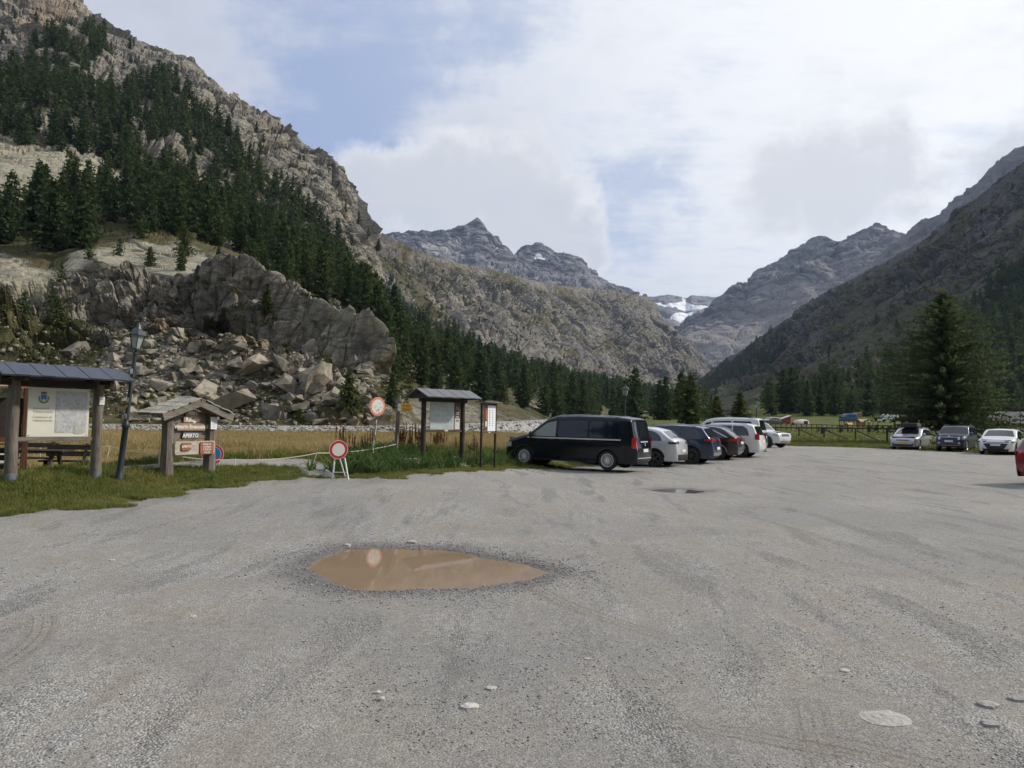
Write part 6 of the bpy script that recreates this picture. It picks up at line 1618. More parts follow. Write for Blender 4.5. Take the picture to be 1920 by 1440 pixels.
    def heads(s, lo, hi, inn, side_len, m_=None):
        for side in (1, -1):
            t0, t1 = s.t_front(lo), s.t_front(hi)
            hw = s.half(s.L/2)*0.985
            o = s.top_patch(t0, t1, side*inn, side*hw, 'head_lamp', m_ or M_HEAD, 0.008, n=6, m2=10)
            xe = s.L/2-0.05
            s.side_patch(side, [(xe-side_len, lo+0.04), (xe, lo)], [(xe-side_len, hi+0.005), (xe, hi)], 'lamp_wrap', m_ or M_HEAD, 0.009, parent=o, n=10)
    def lower_trim(s, m_, zr=0.42, zf=0.36, h=0.11):
        s.top_patch(s.t_rear(zr), s.tot-0.02, lambda f: -s.half(s.L/2)*0.97+0*f, lambda f: s.half(s.L/2)*0.97+0*f, 'rear_bumper_trim', m_, 0.006)
        s.top_patch(0.02, s.t_front(zf), lambda f: -s.half(s.L/2)*0.97+0*f, lambda f: s.half(s.L/2)*0.97+0*f, 'front_bumper_trim', m_, 0.006)
        for side in (1, -1):
            x0, x1 = s.xr+s.R*1.16, s.xf-s.R*1.16
            s.side_patch(side, [(x0, s.sill), (x1, s.sill)], [(x0, s.sill+h), (x1, s.sill+h)], 'sill_trim', m_, 0.005)
            for xa in (s.xf, s.xr):
                Ra = s.R*1.13; th_ = np.linspace(R_(8), R_(172), 26)
                V = []
                for rr2 in (Ra, Ra+0.05):
                    X = xa+rr2*np.cos(th_); Z = s.R+rr2*np.sin(th_); V.append(np.stack([X, (s.side_y(X, Z)+0.007)*side, Z], 1))
                s.grid(np.stack(V, 0), 'wheel_arch', m_)
    def rails(s, m_, f0=0.42, f1=0.86):
        for side in (1, -1):
            x0, x1 = s.L/2-f1*s.L, s.L/2-f0*s.L; P = []
            for x in np.linspace(x0, x1, 8):
                z = float(s.ztop_at(x)); P.append((x, side*(float(s.side_y(np.array(x), np.array(z-s.rc)))-s.rc*0.7), z+0.035))
            P[0] = (P[0][0], P[0][1], P[0][2]-0.05); P[-1] = (P[-1][0], P[-1][1], P[-1][2]-0.05)
            MB().tube(P, 0.017, 6).build('roof_rail', m_, s.e, smooth=True)
    def seams(s, fr, z0=None):
        for f in fr:
            x = s.L/2-f*s.L
            for side in (1, -1): s.side_patch(side, [(x-0.006, s.sill+0.1), (x+0.006, s.sill+0.1)], [(x-0.006, s.belt), (x+0.006, s.belt)], 'door_gap', M_UNDER, 0.003, n=2, m2=12)
    def handles(s, fr, m_, z=None):
        for f in fr:
            x = s.L/2-f*s.L; z_ = z or s.belt-0.10
            for side in (1, -1): MB().box((x, side*(float(s.side_y(np.array(x), np.array(z_)))+0.018), z_), (0.2, 0.03, 0.035)).build('door_handle', m_, s.e, bevel=0.01)
    def wiper(s):
        t0 = s.S['rg1']-0.03; p = s.top_pt(np.array([t0, t0-0.12]), np.array([0.0, 0.25]), 0.02)
        MB().tube([p[0], p[1]], 0.008, 5).build('wiper', M_PLAST, s.e)
    def place(s, x, y, hx, hy, z=None, pitch=0.0):
        s.e.location = (x, y, zg1(x, y) if z is None else z); s.e.rotation_euler = (0, pitch, math.atan2(hy, hx))
        return s.e
ROWG = 'cars parked nose-in along the grass'
# black-blue people carrier ------------------------------------------------------------------
v = Car(5.30, 1.93, 1.90, 'van', 0.24, 0.345, (0.168, 0.80), 0.585, 0.16, 0.12, 0.13, 'people_carrier_van', 'long dark navy people carrier van, nearest of the parked row', 'van', ROWG, paint('navy_paint', (0.003, 0.0045, 0.013), 0.0, 0.10, 0.25, 0.02)); MATS['navy_paint'].node_tree.nodes['Principled BSDF'].inputs['Specular IOR Level'].default_value = 0.35
v.build_body(); v.glass([(0.235, 0.415), (0.435, 0.655), (0.667, 0.905)], mat('navy_tinted_glass', (0.004, 0.007, 0.022), 0.03, 0.0, 0.5, coat=0.1), M_GLSL, rear_tip=0.06, zdrop=0.16, rear=False)
v.top_patch(v.S['rg0']+0.10, v.S['rg1']+0.02, lambda f: -(0.60+0.10*np.sin(f*3.1)), lambda f: (0.60+0.10*np.sin(f*3.1)), 'rear_window', M_GLS, 0.006)
for sd_ in (1, -1): v.side_patch(sd_, [(-2.1, v.belt-0.050), (1.62, v.belt-0.070)], [(-2.1, v.belt-0.005), (1.62, v.belt-0.025)], 'chrome_strip', M_CHROME, 0.010, n=40, m2=3)
v.wheels(mat('bright_alloy', (0.75, 0.75, 0.76), 0.4, 0.5), 18, spoke=0.019); v.mirrors(0.235, M_PLAST); v.lamps(0.80, 1.18, 0.80, 0.13); v.heads(0.66, 0.86, 0.45, 0.30); v.lower_trim(M_PLAST, 0.38, 0.4, 0.06)
v.plate(0.72, M_PLATE, True); v.plate(0.45, M_PLATE, False); v.seams((0.225, 0.425, 0.66)); v.handles((0.385, 0.465), M_PLAST, 1.0)
t_ = v.t_rear(1.02); v.top_patch(t_-0.02, t_+0.02, -0.38, 0.38, 'chrome_bar', M_CHROME, 0.012); v.rails(M_SILV, 0.36, 0.9)
t_ = v.t_rear(0.46); v.top_patch(t_-0.012, t_+0.012, -0.80, 0.80, 'bumper_strip', M_CHROME, 0.012)
MB().lathe([(0.03, 0), (0.055, 0.004), (0.055, -0.004)], (0, 0, 0), 'X', 14).build('badge', M_CHROME, v.e, loc=v.top_pt(np.array([v.t_rear(0.93)]), np.array([0.0]), 0.015)[0])
v.place(2.48, 28.15, -0.87, 0.49, 0.10, -0.012)
# silver-white SUV ------------------------------------------------------------------------------
c = Car(4.5, 1.86, 1.62, 'coupe', 0.25, 0.34, body=paint('silver_white_paint', (0.55, 0.57, 0.60), 0.4, 0.3), name='parked_car', label='silver white SUV coupe parked directly behind the navy van', group=ROWG)
c.build_body(); c.glass([(0.30, 0.50), (0.51, 0.70), (0.71, 0.87)]); c.wheels(M_RIMD, 5, spoke=0.05); c.mirrors(0.30, M_PLAST); c.lower_trim(M_PLAST, 0.52); c.lamps(0.93, 1.03, 0.45, 0.30, mat('smoked_lamp', (0.05, 0.055, 0.06), 0.15, coat=0.7)); c.heads(0.72, 0.84, 0.5, 0.3); c.plate(0.66, M_PLATE); c.wiper()
c.place(5.0, 31.4, -0.87, 0.49)
# dark blue SUV -----------------------------------------------------------------------------------
c = Car(4.64, 1.88, 1.66, 'suv', 0.25, 0.365, body=paint('petrol_blue_paint', (0.006, 0.028, 0.070), 0.5, 0.25), name='parked_car', label='dark petrol blue SUV with thin red tail lamps in the parked row', group=ROWG)
c.build_body(); c.glass([(0.29, 0.49), (0.50, 0.70), (0.71, 0.90)]); c.wheels(MATS['dark_alloy'], 10, spoke=0.022); c.mirrors(0.29, M_PLAST); c.lower_trim(M_PLAST, 0.44); c.lamps(0.98, 1.09, 0.30, 0.32); c.heads(0.74, 0.86, 0.5, 0.3); c.plate(0.68, M_PLATE); c.rails(M_SILV); c.wiper(); c.seams((0.29, 0.50, 0.71)); c.handles((0.46, 0.67), c.body)
t_ = c.t_rear(0.46); c.top_patch(t_-0.05, t_+0.08, -0.72, 0.72, 'skid_plate', M_SILV, 0.014)
c.place(6.95, 33.6, -0.87, 0.49)
# dark aubergine SUV ---------------------------------------------------------------------------------
c = Car(4.45, 1.84, 1.62, 'coupe', 0.25, 0.34, body=paint('aubergine_paint', (0.022, 0.012, 0.022), 0.4, 0.25), name='parked_car', label='dark aubergine SUV with bright side window line behind the blue SUV', group=ROWG)
c.build_body(); c.glass([(0.30, 0.50), (0.51, 0.70), (0.71, 0.88)]); c.wheels(M_RIMD, 5, spoke=0.04); c.mirrors(0.30, M_PLAST); c.lower_trim(M_SILV, 0.44); c.lamps(0.88, 1.02, 0.35, 0.36); c.heads(0.74, 0.86, 0.5, 0.3); c.plate(0.82, M_PLATE); c.rails(M_SILV)
for sd_ in (1, -1): c.side_patch(sd_, [(-1.75, c.belt+0.02), (-1.05, 1.40)], [(-1.75, c.belt+0.06), (-1.05, 1.44)], 'chrome_line', M_CHROME, 0.012)
c.place(9.0, 36.6, -0.87, 0.49)
# white upright SUV -------------------------------------------------------------------------------------
c = Car(4.6, 1.86, 1.70, 'boxy', 0.27, 0.37, body=paint('white_paint_car', (0.70, 0.71, 0.71), 0.0, 0.3), name='parked_car', label='white upright SUV with tall red and clear tail lamps in the parked row', group=ROWG)
c.build_body(); c.glass([(0.30, 0.49), (0.50, 0.70), (0.715, 0.89)]); c.wheels(M_RIMD, 6, spoke=0.03); c.mirrors(0.30, c.body); c.lower_trim(c.body, 0.40); c.lamps(0.90, 1.20, 0.62, 0.20); c.heads(0.76, 0.92, 0.5, 0.3); c.plate(0.80, M_PLATE); c.rails(M_SILV); c.wiper()
c.place(10.75, 38.9, -0.86, 0.51)
# white camper van with green tail ------------------------------------------------------------------------
c = Car(5.0, 1.90, 1.99, 'van', 0.25, 0.33, (0.175, 0.78), 0.56, 0.12, 0.12, 0.10, 'camper_van', 'white camper van with dark green lower tailgate at the end of the row', 'van', ROWG, MATS['white_paint_car'])
c.build_body(); c.glass([(0.22, 0.40), (0.43, 0.64), (0.67, 0.90)], zdrop=0.2, rear_tip=0.03); c.wheels(M_RIM, 6); c.mirrors(0.23, M_PLAST); c.lower_trim(M_PLAST, 0.42); c.lamps(0.72, 0.95, 0.78, 0.08); c.heads(0.66, 0.84, 0.5, 0.3)
c.top_patch(c.t_rear(1.12), c.t_rear(0.46), -0.80, 0.80, 'green_tailgate', paint('bottle_green_paint', (0.010, 0.055, 0.050), 0.0, 0.35), 0.007); c.plate(0.86, M_PLATE); c.rails(M_PLAST, 0.3, 0.92)
c.place(13.0, 45.9, -0.86, 0.51)
# white off-roader coming towards the right ------------------------------------------------------------------
c = Car(4.7, 1.86, 1.80, 'boxy', 0.34, 0.39, body=MATS['white_paint_car'], name='off_roader', label='white off-roader facing the lot beyond the white camper van', cat='car', group=ROWG)
c.build_body(); c.glass([(0.30, 0.49), (0.50, 0.70), (0.715, 0.90)]); c.wheels(M_RIMD, 6, 0.24); c.mirrors(0.29, M_PLAST); c.heads(0.80, 0.95, 0.52, 0.3); c.lower_trim(M_SILV, 0.45, 0.5); c.plate(0.58, M_PLATE, False)
c.top_patch(c.t_front(0.78), c.t_front(0.95), -0.45, 0.45, 'grille', M_PLAST, 0.010); c.rails(M_SILV)
c.place(17.3, 53.0, 0.62, -0.78)
# --- the three cars facing us -----------------------------------------------------------------------------------
FACE = 'cars facing the lot below the fence'
c = Car(4.70, 1.81, 1.50, 'estate', 0.20, 0.33, body=paint('silver_paint', (0.48, 0.50, 0.52), 0.55, 0.3), name='estate_car', label='silver estate car with black roof bag and yellow number plate', group=FACE)
c.build_body(); c.glass([(0.30, 0.50), (0.51, 0.70), (0.71, 0.90)]); c.wheels(M_RIM, 8); c.mirrors(0.30, c.body); c.heads(0.63, 0.76, 0.50, 0.42); c.lower_trim(c.body, 0.4, 0.24); c.plate(0.47, M_PLATEY, False)
c.top_patch(c.t_front(0.60), c.t_front(0.69), -0.42, 0.42, 'grille', M_PLAST, 0.010); t_ = c.t_front(0.66); c.top_patch(t_-0.012, t_+0.012, -0.44, 0.44, 'chrome_bar', M_CHROME, 0.016)
c.top_patch(c.t_front(0.27), c.t_front(0.37), -0.62, 0.62, 'air_intake', M_PLAST, 0.010)
for s_ in (1, -1): c.top_patch(c.t_front(0.34), c.t_front(0.46), s_*0.58, s_*0.76, 'fog_lamp_recess', M_PLAST, 0.011)
MB().lathe([(0, -0.006), (0.05, 0.0), (0.045, 0.006)], (0, 0, 0), 'X', 14).build('badge', M_CHROME, c.e, loc=c.top_pt(np.array([c.t_front(0.665)]), np.array([0.0]), 0.022)[0])
c.rails(M_SILV); c.place(28.5, 53.3, -0.66, -0.75)
ce = c.e
q = MB(); q.box((0, 0, 0.17), (1.30, 1.12, 0.32), None, 0.93); ob = q.build('roof_bag', mat('black_fabric', (0.020, 0.022, 0.028), 0.75, bump=0.6, bscale=9), None, smooth=True, bevel=0.07, seg=3)
ob.matrix_world = Matrix.Translation(Vector(ce.location)) @ Matrix.Rotation(math.atan2(-0.75, -0.66), 4, 'Z') @ Matrix.Translation((0.05, 0, 1.515)); tag(ob, 'black soft roof bag strapped on the silver estate car', 'roof bag')
for x in (-0.38, 0.38): MB().box((x, 0, 0.175), (0.045, 1.14, 0.335), None, 0.93).build('strap', M_PLAST, ob)
c = Car(4.22, 1.79, 1.69, 'boxy', 0.26, 0.345, body=paint('dark_blue_paint', (0.022, 0.030, 0.075), 0.4, 0.28), name='compact_suv', label='dark blue compact SUV, middle of the three cars facing the lot', group=FACE)
c.build_body(); c.glass([(0.31, 0.51), (0.52, 0.72), (0.735, 0.90)]); c.wheels(M_RIM, 7); c.mirrors(0.31, c.body); c.heads(0.76, 0.93, 0.50, 0.25); c.lower_trim(M_PLAST, 0.45, 0.46); c.plate(0.66, M_PLATE, False); c.rails(M_PLAST)
c.top_patch(c.t_front(0.77), c.t_front(0.90), -0.46, 0.46, 'grille', M_PLAST, 0.010); t_ = c.t_front(0.885); c.top_patch(t_-0.01, t_+0.01, -0.47, 0.47, 'chrome_bar', M_CHROME, 0.016)
MB().lathe([(0, -0.006), (0.055, 0.0), (0.05, 0.006)], (0, 0, 0), 'X', 14).build('badge', M_CHROME, c.e, loc=c.top_pt(np.array([c.t_front(0.91)]), np.array([0.0]), 0.022)[0])
t_ = c.t_front(0.40); c.top_patch(t_-0.02, t_+0.03, -0.62, 0.62, 'skid_plate', M_SILV, 0.014)
for s_ in (1, -1): c.top_patch(c.t_front(0.50), c.t_front(0.60), s_*0.52, s_*0.72, 'fog_lamp', M_HEAD, 0.012)
c.place(29.9, 50.2, -0.68, -0.73)
c = Car(4.45, 1.84, 1.51, 'coupe', 0.22, 0.345, body=MATS['white_paint_car'], name='crossover_car', label='white low crossover with black front intake, rightmost of the three facing cars', group=FACE)
c.build_body(); c.glass([(0.31, 0.51), (0.52, 0.70), (0.71, 0.87)]); c.wheels(M_RIMD, 8); c.mirrors(0.31, M_PLAST); c.heads(0.72, 0.80, 0.46, 0.38, mat('dark_head_lamp', (0.12, 0.13, 0.14), 0.15, 0.3, coat=0.8)); c.lower_trim(M_PLAST, 0.45, 0.36); c.plate(0.58, M_PLATE, False)
c.top_patch(c.t_front(0.34), c.t_front(0.66), lambda f: -(0.40+0.22*f), lambda f: (0.40+0.22*f), 'grille', M_PLAST, 0.010)
for s_ in (1, -1): c.top_patch(c.t_front(0.40), c.t_front(0.60), s_*0.70, s_*0.80, 'air_intake', M_PLAST, 0.012)
t_ = c.t_front(0.71); c.top_patch(t_-0.012, t_+0.012, -0.44, 0.44, 'bonnet_gap', M_PLAST, 0.009)
c.place(29.7, 45.3, -0.66, -0.75)
# red hatchback at the right edge ----------------------------------------------------------------------------------
c = Car(4.2, 1.78, 1.50, 'suv', 0.20, 0.32, body=paint('dark_red_paint', (0.22, 0.006, 0.014), 0.3, 0.25), name='red_car', label='dark red car cut off by the right edge of the lot view')
c.build_body(); c.glass([(0.30, 0.50), (0.51, 0.70), (0.71, 0.88)]); c.wheels(M_RIM, 8); c.mirrors(0.30, c.body); c.lamps(0.82, 1.0, 0.5, 0.28); c.heads(0.66, 0.8, 0.5, 0.3); c.lower_trim(c.body, 0.35); c.plate(0.62, M_PLATE)
c.place(17.62, 22.7, 0.97, 0.22)
# far campers ------------------------------------------------------------------------------------------------------------
c = Car(6.0, 2.05, 2.6, 'panel', 0.28, 0.35, (0.16, 0.74), 0.60, 0.06, 0.12, 0.06, 'camper_van', 'bright blue panel camper van parked far off on the green field', 'van', None, paint('bright_blue_paint', (0.012, 0.085, 0.26), 0.0, 0.3))
c.build_body(); c.glass([(0.165, 0.29), (0.42, 0.56), (0.60, 0.68), (0.72, 0.86)], zdrop=0.45, rear_tip=0.01); c.wheels(M_RIM, 6); c.mirrors(0.18, M_PLAST); c.lower_trim(M_PLAST, 0.4); c.lamps(0.8, 1.1, 0.85, 0.05)
g = gpt(1590, 250); c.place(g[0], g[1], -0.97, -0.22)
c = Car(6.2, 2.1, 2.75, 'panel', 0.28, 0.35, (0.16, 0.74), 0.58, 0.03, 0.14, 0.05, 'motorhome', 'white motorhome parked far off left of the big larch', 'motorhome', None, MATS['white_paint_car'])
c.build_body(); c.glass([(0.165, 0.28), (0.40, 0.52), (0.60, 0.66), (0.74, 0.90)], zdrop=0.75, rear_tip=0.01); c.wheels(M_RIM, 6); c.mirrors(0.18, M_PLAST); c.lower_trim(M_SILV, 0.4); c.lamps(0.8, 1.1, 0.85, 0.05)
g = gpt(1665, 236); c.place(g[0], g[1], -0.98, -0.15)
# ================================================================= FAR FIELD
W_FENCE = wood('fence_wood', (0.060, 0.050, 0.042), (0.11, 0.095, 0.08), (0.7, 7, 7), 4)
FL = [(1395, 92), (1441, 87), (1498, 81), (1545, 77), (1604, 73), (1663, 69), (1735, 65.5), (1815, 62), (1880, 59), (1935, 57), (2010, 54), (2120, 50)]
e = empty('rail_fence', gpt(1663, 69), 0, 'dark wooden rail fence with diagonal braces along the far side of the lot', 'fence')
o3 = Vector(e.location); pts = []
for px, D in FL:
    g = Vector(gpt(px, D)); zt = 1.70-0.02*(D-60)*0.2 + (0.06 if px < 1700 else 0); pts.append((g-o3, zt-o3.z))
for i, (g, zt) in enumerate(pts):
    MB().tube([(g.x, g.y, g.z-0.3), (g.x, g.y, zt+0.03)], 0.085, 8).build('post', W_FENCE, e)
    if i+1 < len(pts):
        g2, z2 = pts[i+1]
        MB().tube([(g.x, g.y-0.02, zt), (g2.x, g2.y-0.02, z2)], 0.075, 8).build('rail', W_FENCE, e)
        q = g.lerp(g2, 0.72)
        if i < 9: MB().tube([(g.x, g.y-0.09, zt-0.20), (q.x, q.y-0.09, q.z+0.05)], 0.06, 8).build('brace', W_FENCE, e)
# the second fence of close-set posts behind
e = empty('post_fence', gpt(1540, 108), 0, 'long low fence of close-set posts behind the rail fence', 'fence')
o3 = Vector(e.location); pr = None
for i in range(24):
    g = Vector(gpt(1445+9.6*i, 112-0.35*i))-o3
    MB().tube([(g.x, g.y, g.z-0.2), (g.x, g.y, g.z+1.0)], 0.06, 6).build('post', W_FENCE, e)
    if pr is not None: MB().tube([(pr.x, pr.y, pr.z+0.95), (g.x, g.y, g.z+0.95)], 0.05, 6).build('rail', W_FENCE, e)
    pr = g
e = empty('play_fence', gpt(1610, 140), 0, 'short railing around the wooden play huts', 'fence')
o3 = Vector(e.location); pr = None
for i in range(9):
    g = Vector(gpt(1574+9*i, 140-1.2*i))-o3
    MB().tube([(g.x, g.y, g.z-0.2), (g.x, g.y, g.z+1.3)], 0.07, 6).build('post', W_FENCE, e)
    if pr is not None: MB().tube([(pr.x, pr.y, pr.z+1.25), (g.x, g.y, g.z+1.25)], 0.06, 6).build('rail', W_FENCE, e)
    pr = g
W_TAN = wood('fresh_pine', (0.46, 0.28, 0.13), (0.58, 0.40, 0.22), (0.8, 6, 6), 4)
def play_hut(px, D, w2, d2, h2, rz, label):
    e = empty('play_hut', gpt(px, D), rz, label, 'hut')
    for x in (-w2/2, w2/2):
        for y in (-d2/2, d2/2): MB().box((x, y, h2*0.4), (0.14, 0.14, h2*0.8)).build('post', W_TAN, e)
    for i in range(4): MB().box((0, d2/2, h2*(0.12+0.17*i)), (w2, 0.05, h2*0.14)).build('wall_plank', W_TAN, e)
    for s_ in (-1, 1):
        M = Matrix.Rotation(s_*0.6, 3, 'X'); MB().box((0, s_*d2*0.27, h2*0.90), (w2*1.15, d2*0.66, 0.06), M.inverted()).build('roof_board', W_TAN, e)
play_hut(1592, 118, 0.85, 0.8, 1.15, 0.3, 'small tan wooden play hut just behind the rail fence')
play_hut(1618, 132, 1.7, 1.2, 1.45, 0.2, 'wider tan wooden play hut left of the motorhome')
for px, D, rz, lb in ((1748, 92, 0.1, 'dark picnic table far off under the big larch'), (1545, 96, 0.5, 'dark picnic table far off behind the rail fence'), (1585, 101, 0.2, 'dark picnic table far off left of the tan play hut')):
    picnic_table(gd(px, D), rz, lb)
for px, D, lb in ((1543, 84, 'dark litter bin behind the second fence post'), (1577, 92, 'left of two dark litter bins by the picnic tables'), (1630, 90, 'dark litter bin right of the tan play hut')):
    e = empty('litter_bin', gpt(px, D), 0, lb, 'bin')
    MB().lathe([(0, 0.25), (0.24, 0.25), (0.27, 0.95), (0.29, 0.97), (0.27, 0.99), (0.22, 0.99), (0.20, 0.4), (0, 0.4)], n=12).build('drum', W_FENCE, e, smooth=True)
    MB().tube([(0.0, 0.25, -0.1), (0, 0.25, 1.15)], 0.05, 6).build('post', W_FENCE, e)
# camp in the distance -------------------------------------------------------------------------
M_MAR = mat('maroon_canvas', (0.20, 0.025, 0.035), 0.7, var=0.2); M_CANV = mat('pale_canvas', (0.52, 0.46, 0.44), 0.7, var=0.12)
g = gpt(1468, 158); e = empty('tent_trailer', g, 0.2, 'maroon folding camper with pale slanted roof on the distant field', 'camper')
MB().box((0, 0, 0.95), (3.6, 1.9, 0.9)).build('hull', M_MAR, e, bevel=0.08)
q = MB(); q.prism([(-1.8, 1.4), (1.8, 1.4), (1.8, 2.9)], -0.9, 0.9, 'XZ'); q.build('side_canvas', M_MAR, e)
q = MB(); q.bar((-2.0, 0, 1.40), (2.0, 0, 3.05), 1.95, 0.14); q.build('raised_roof', M_CANV, e)
e.scale = (0.78, 0.78, 0.62)
for x in (-0.9, 0.9): MB().lathe([(0, -1.0), (0.33, -1.0), (0.33, -0.82), (0, -0.82)], (x, 0, 0.33), 'Y', 16).build('wheel', M_TYRE, e)
g = gpt(1502, 152); e = empty('camping_tent', g, 0.1, 'pale tunnel tent with purple end beside the maroon camper', 'tent'); e.scale = (0.85, 0.85, 0.8)
q = MB(); n_ = 9; V = []; F = []
for i, (x, r) in enumerate(((-2.0, 0.55), (-1.4, 0.95), (-0.3, 1.1), (0.8, 1.1), (1.5, 1.0))):
    for j in range(n_): a = math.pi*j/(n_-1); V.append((x, 1.2*r*math.cos(a), 1.35*r*math.sin(a)))
for i in range(4):
    for j in range(n_-1): F.append((i*n_+j, i*n_+j+1, (i+1)*n_+j+1, (i+1)*n_+j))
q.add(V, F); q.build('flysheet', M_CANV, e, smooth=True)
q = MB(); q.add([(1.5, 1.2*math.cos(math.pi*j/8), 1.35*math.sin(math.pi*j/8)) for j in range(9)], [tuple(range(9))]); q.build('end_panel', mat('purple_canvas', (0.12, 0.03, 0.10), 0.7), e)
MB().box((0.6, -1.25, 0.62), (1.0, 0.05, 1.0)).build('door_panel', mat('purple_canvas'), e)
c = Car(4.4, 1.8, 1.5, 'estate', body=paint('grey_paint', (0.10, 0.10, 0.105), 0.3, 0.3), name='estate_car', label='small grey estate car beside the distant maroon camper')
c.build_body(); c.glass([(0.30, 0.50), (0.51, 0.70), (0.71, 0.90)]); c.wheels(M_RIM, 6); c.mirrors(0.3, M_PLAST); g = gpt(1445, 154); c.place(g[0], g[1], -0.9, -0.4)

M_SLAB = rock_tone('roof_slab_stone', (0.15, 0.147, 0.14), (0.24, 0.232, 0.215))
# stone barn -------------------------------------------------------------------------------------
g = Vector(gpt(1893, 122)); e = empty('stone_barn', (g.x, g.y, g.z-0.3), -0.12, 'low stone barn with grey slab roof behind the knoll at the right edge', 'barn')
bw_, bd_, bh = 8.4, 5.0, 1.9
MB().box((0, 0, bh/2), (bw_, bd_, bh)).build('wall', M_BOULD, e)
for s_ in (-1, 1):
    q = MB(); x = s_*(bw_/2-0.15); q.prism([(-bd_/2, bh), (bd_/2, bh), (0, bh+1.55)], x-0.148, x+0.148, 'YZ'); q.build('gable', M_BOULD, e)
MB().box((-bw_/2-0.01, -0.6, 0.85), (0.06, 0.9, 1.7)).build('door', W_DARK, e)
for s_ in (-1, 1):
    sl = Vector((0, s_*(bd_/2+0.5), -1.55*(bd_/2+0.5)/(bd_/2))); nr2 = Vector((0, 1.55*s_, bd_/2)).normalized(); M = Matrix((Vector((1, 0, 0)), sl.normalized(), nr2)).transposed()
    for r in range(6):
        for i in range(15):
            w2 = (bw_+1.0)/15
            MB().box(Vector((-bw_/2-0.5+(i+0.5)*w2+random.gauss(0, .03), 0, bh+1.62))+sl*((r+0.5)/6)+nr2*(0.05+0.02*random.random()), (w2*0.98, sl.length/6*1.22, 0.05), M @ Matrix.Rotation(0.03, 3, 'X')).build('stone_slab', M_SLAB, e)
g = Vector(gpt(1913, 52)); e = empty('marker_pole', g, 0, 'tall thin dark pole at the right edge beyond the white crossover', 'pole')
MB().tube([(0, 0, -0.2), (0, 0, 1.5), (0, 0, 3.3)], [0.035, 0.032, 0.028], 8).build('pole', M_BLACKM, e, smooth=True); MB().lathe([(0, 3.3), (0.045, 3.31), (0.04, 3.36), (0, 3.38)], n=8).build('cap', M_BLACKM, e)
# pale crag and stones between the larch and the barn
cr = []
for i in range(260):
    D = 118+34*random.random(); px = 1788+95*random.random(); x = float(ray(px, 793)[0]*D); cr.append((x, D, zg1(x, D)+0.05*(D-118)*random.random()))
merged_rocks('rubble', np.array(cr), 0.4+1.8*rng.random(len(cr))**2, 'pale rock rubble between the big larch and the barn', M_BOULD, SMALLR)
vb = []
for i in range(70):
    D = 70+60*random.random(); px = 800+480*random.random(); x = float(ray(px, 793)[0]*D); vb.append((x, D+22, zg1(x, D+22)))
merged_rocks('rubble', np.array(vb), 0.25+0.9*rng.random(len(vb))**2, 'scattered stones at the wood edge behind the van', M_BOULD, SMALLR)

# ================================================================= GRAVEL ROAD ON ITS BANK
RD = [(-260, 60, 0.95), (150, 66, 0.95), (400, 70, 1.02), (560, 72, 1.08), (700, 75, 1.15), (800, 77, 1.30), (900, 81, 1.50), (960, 85, 1.74), (1020, 91, 2.0), (1080, 99, 2.3)]
ip = np.array(RD); pxs = np.linspace(-260, 1080, 240); Dn = np.interp(pxs, ip[:, 0], ip[:, 1]); zt = np.interp(pxs, ip[:, 0], ip[:, 2])
C2 = np.stack([ray(pxs, 793)[:, 0]*Dn, Dn], 1); tg = np.gradient(C2, axis=0); tg /= np.linalg.norm(tg, axis=1)[:, None]; nrm = np.stack([-tg[:, 1], tg[:, 0]], 1)
sec = [(-1.9, None), (-1.4, 0.35), (-0.8, 0.8), (-0.35, 0.98), (0.0, 1.0), (1.2, 1.02), (2.4, 1.02), (3.2, 0.97), (3.8, None)]
rows = []
for d_, hf in sec:
    p = C2+nrm*d_; gz = zg(p[:, 0], p[:, 1])-0.06; z = gz if hf is None else gz+(zt-gz)*hf
    P3 = np.stack([p[:, 0], p[:, 1], z], 1); jit = 0.10*perlin(P3*1.3) if d_ < 0.2 else 0.02*perlin(P3); P3[:, 2] += jit; rows.append(P3)
me = np_mesh('road', np.stack(rows, 1).reshape(-1, 3), grid_faces(len(pxs), len(sec)))
m, k, b = newmat('road_gravel'); P = k.pos(); n = k.noise(P, 2.2, 6, 0.75); vc = k.voro(P, 5.0, out='Color')
k.put(b.inputs['Base Color'], k.mix(0.5, k.ramp(n, [(0.3, (0.19, 0.185, 0.172)), (0.65, (0.36, 0.35, 0.328))]), k.ramp(k.vmath('DOT_PRODUCT', vc, (0.33, 0.33, 0.34)), [(0.2, (0.2, 0.2, 0.19)), (0.8, (0.50, 0.49, 0.465))]))); b.inputs['Roughness'].default_value = 0.95
k.put(b.inputs['Normal'], k.bump(n, 0.8, 0.2))
tag(link('road', me, None, m), kind='structure')
sp = []; gzr = zg(C2[:, 0]-nrm[:, 0], C2[:, 1]-nrm[:, 1])
for i in range(2600):
    j = random.randrange(len(pxs)); d_ = -1.75+1.6*random.random(); p = C2[j]+nrm[j]*d_; gz = gzr[j]; f = np.interp(d_, [-1.9, -1.4, -0.8, -0.3, 0.1], [0, 0.35, 0.8, 0.98, 1.0]); sp.append((p[0]+random.gauss(0, .15), p[1], gz+(zt[j]-gz)*f))
M_RIP = rock_tone('riprap_stone', (0.27, 0.265, 0.25), (0.42, 0.41, 0.385))
merged_rocks('riprap', np.array(sp), 0.12+0.32*rng.random(len(sp))**2, 'pale stones heaped along the bank of the gravel road', M_RIP, SMALLR)

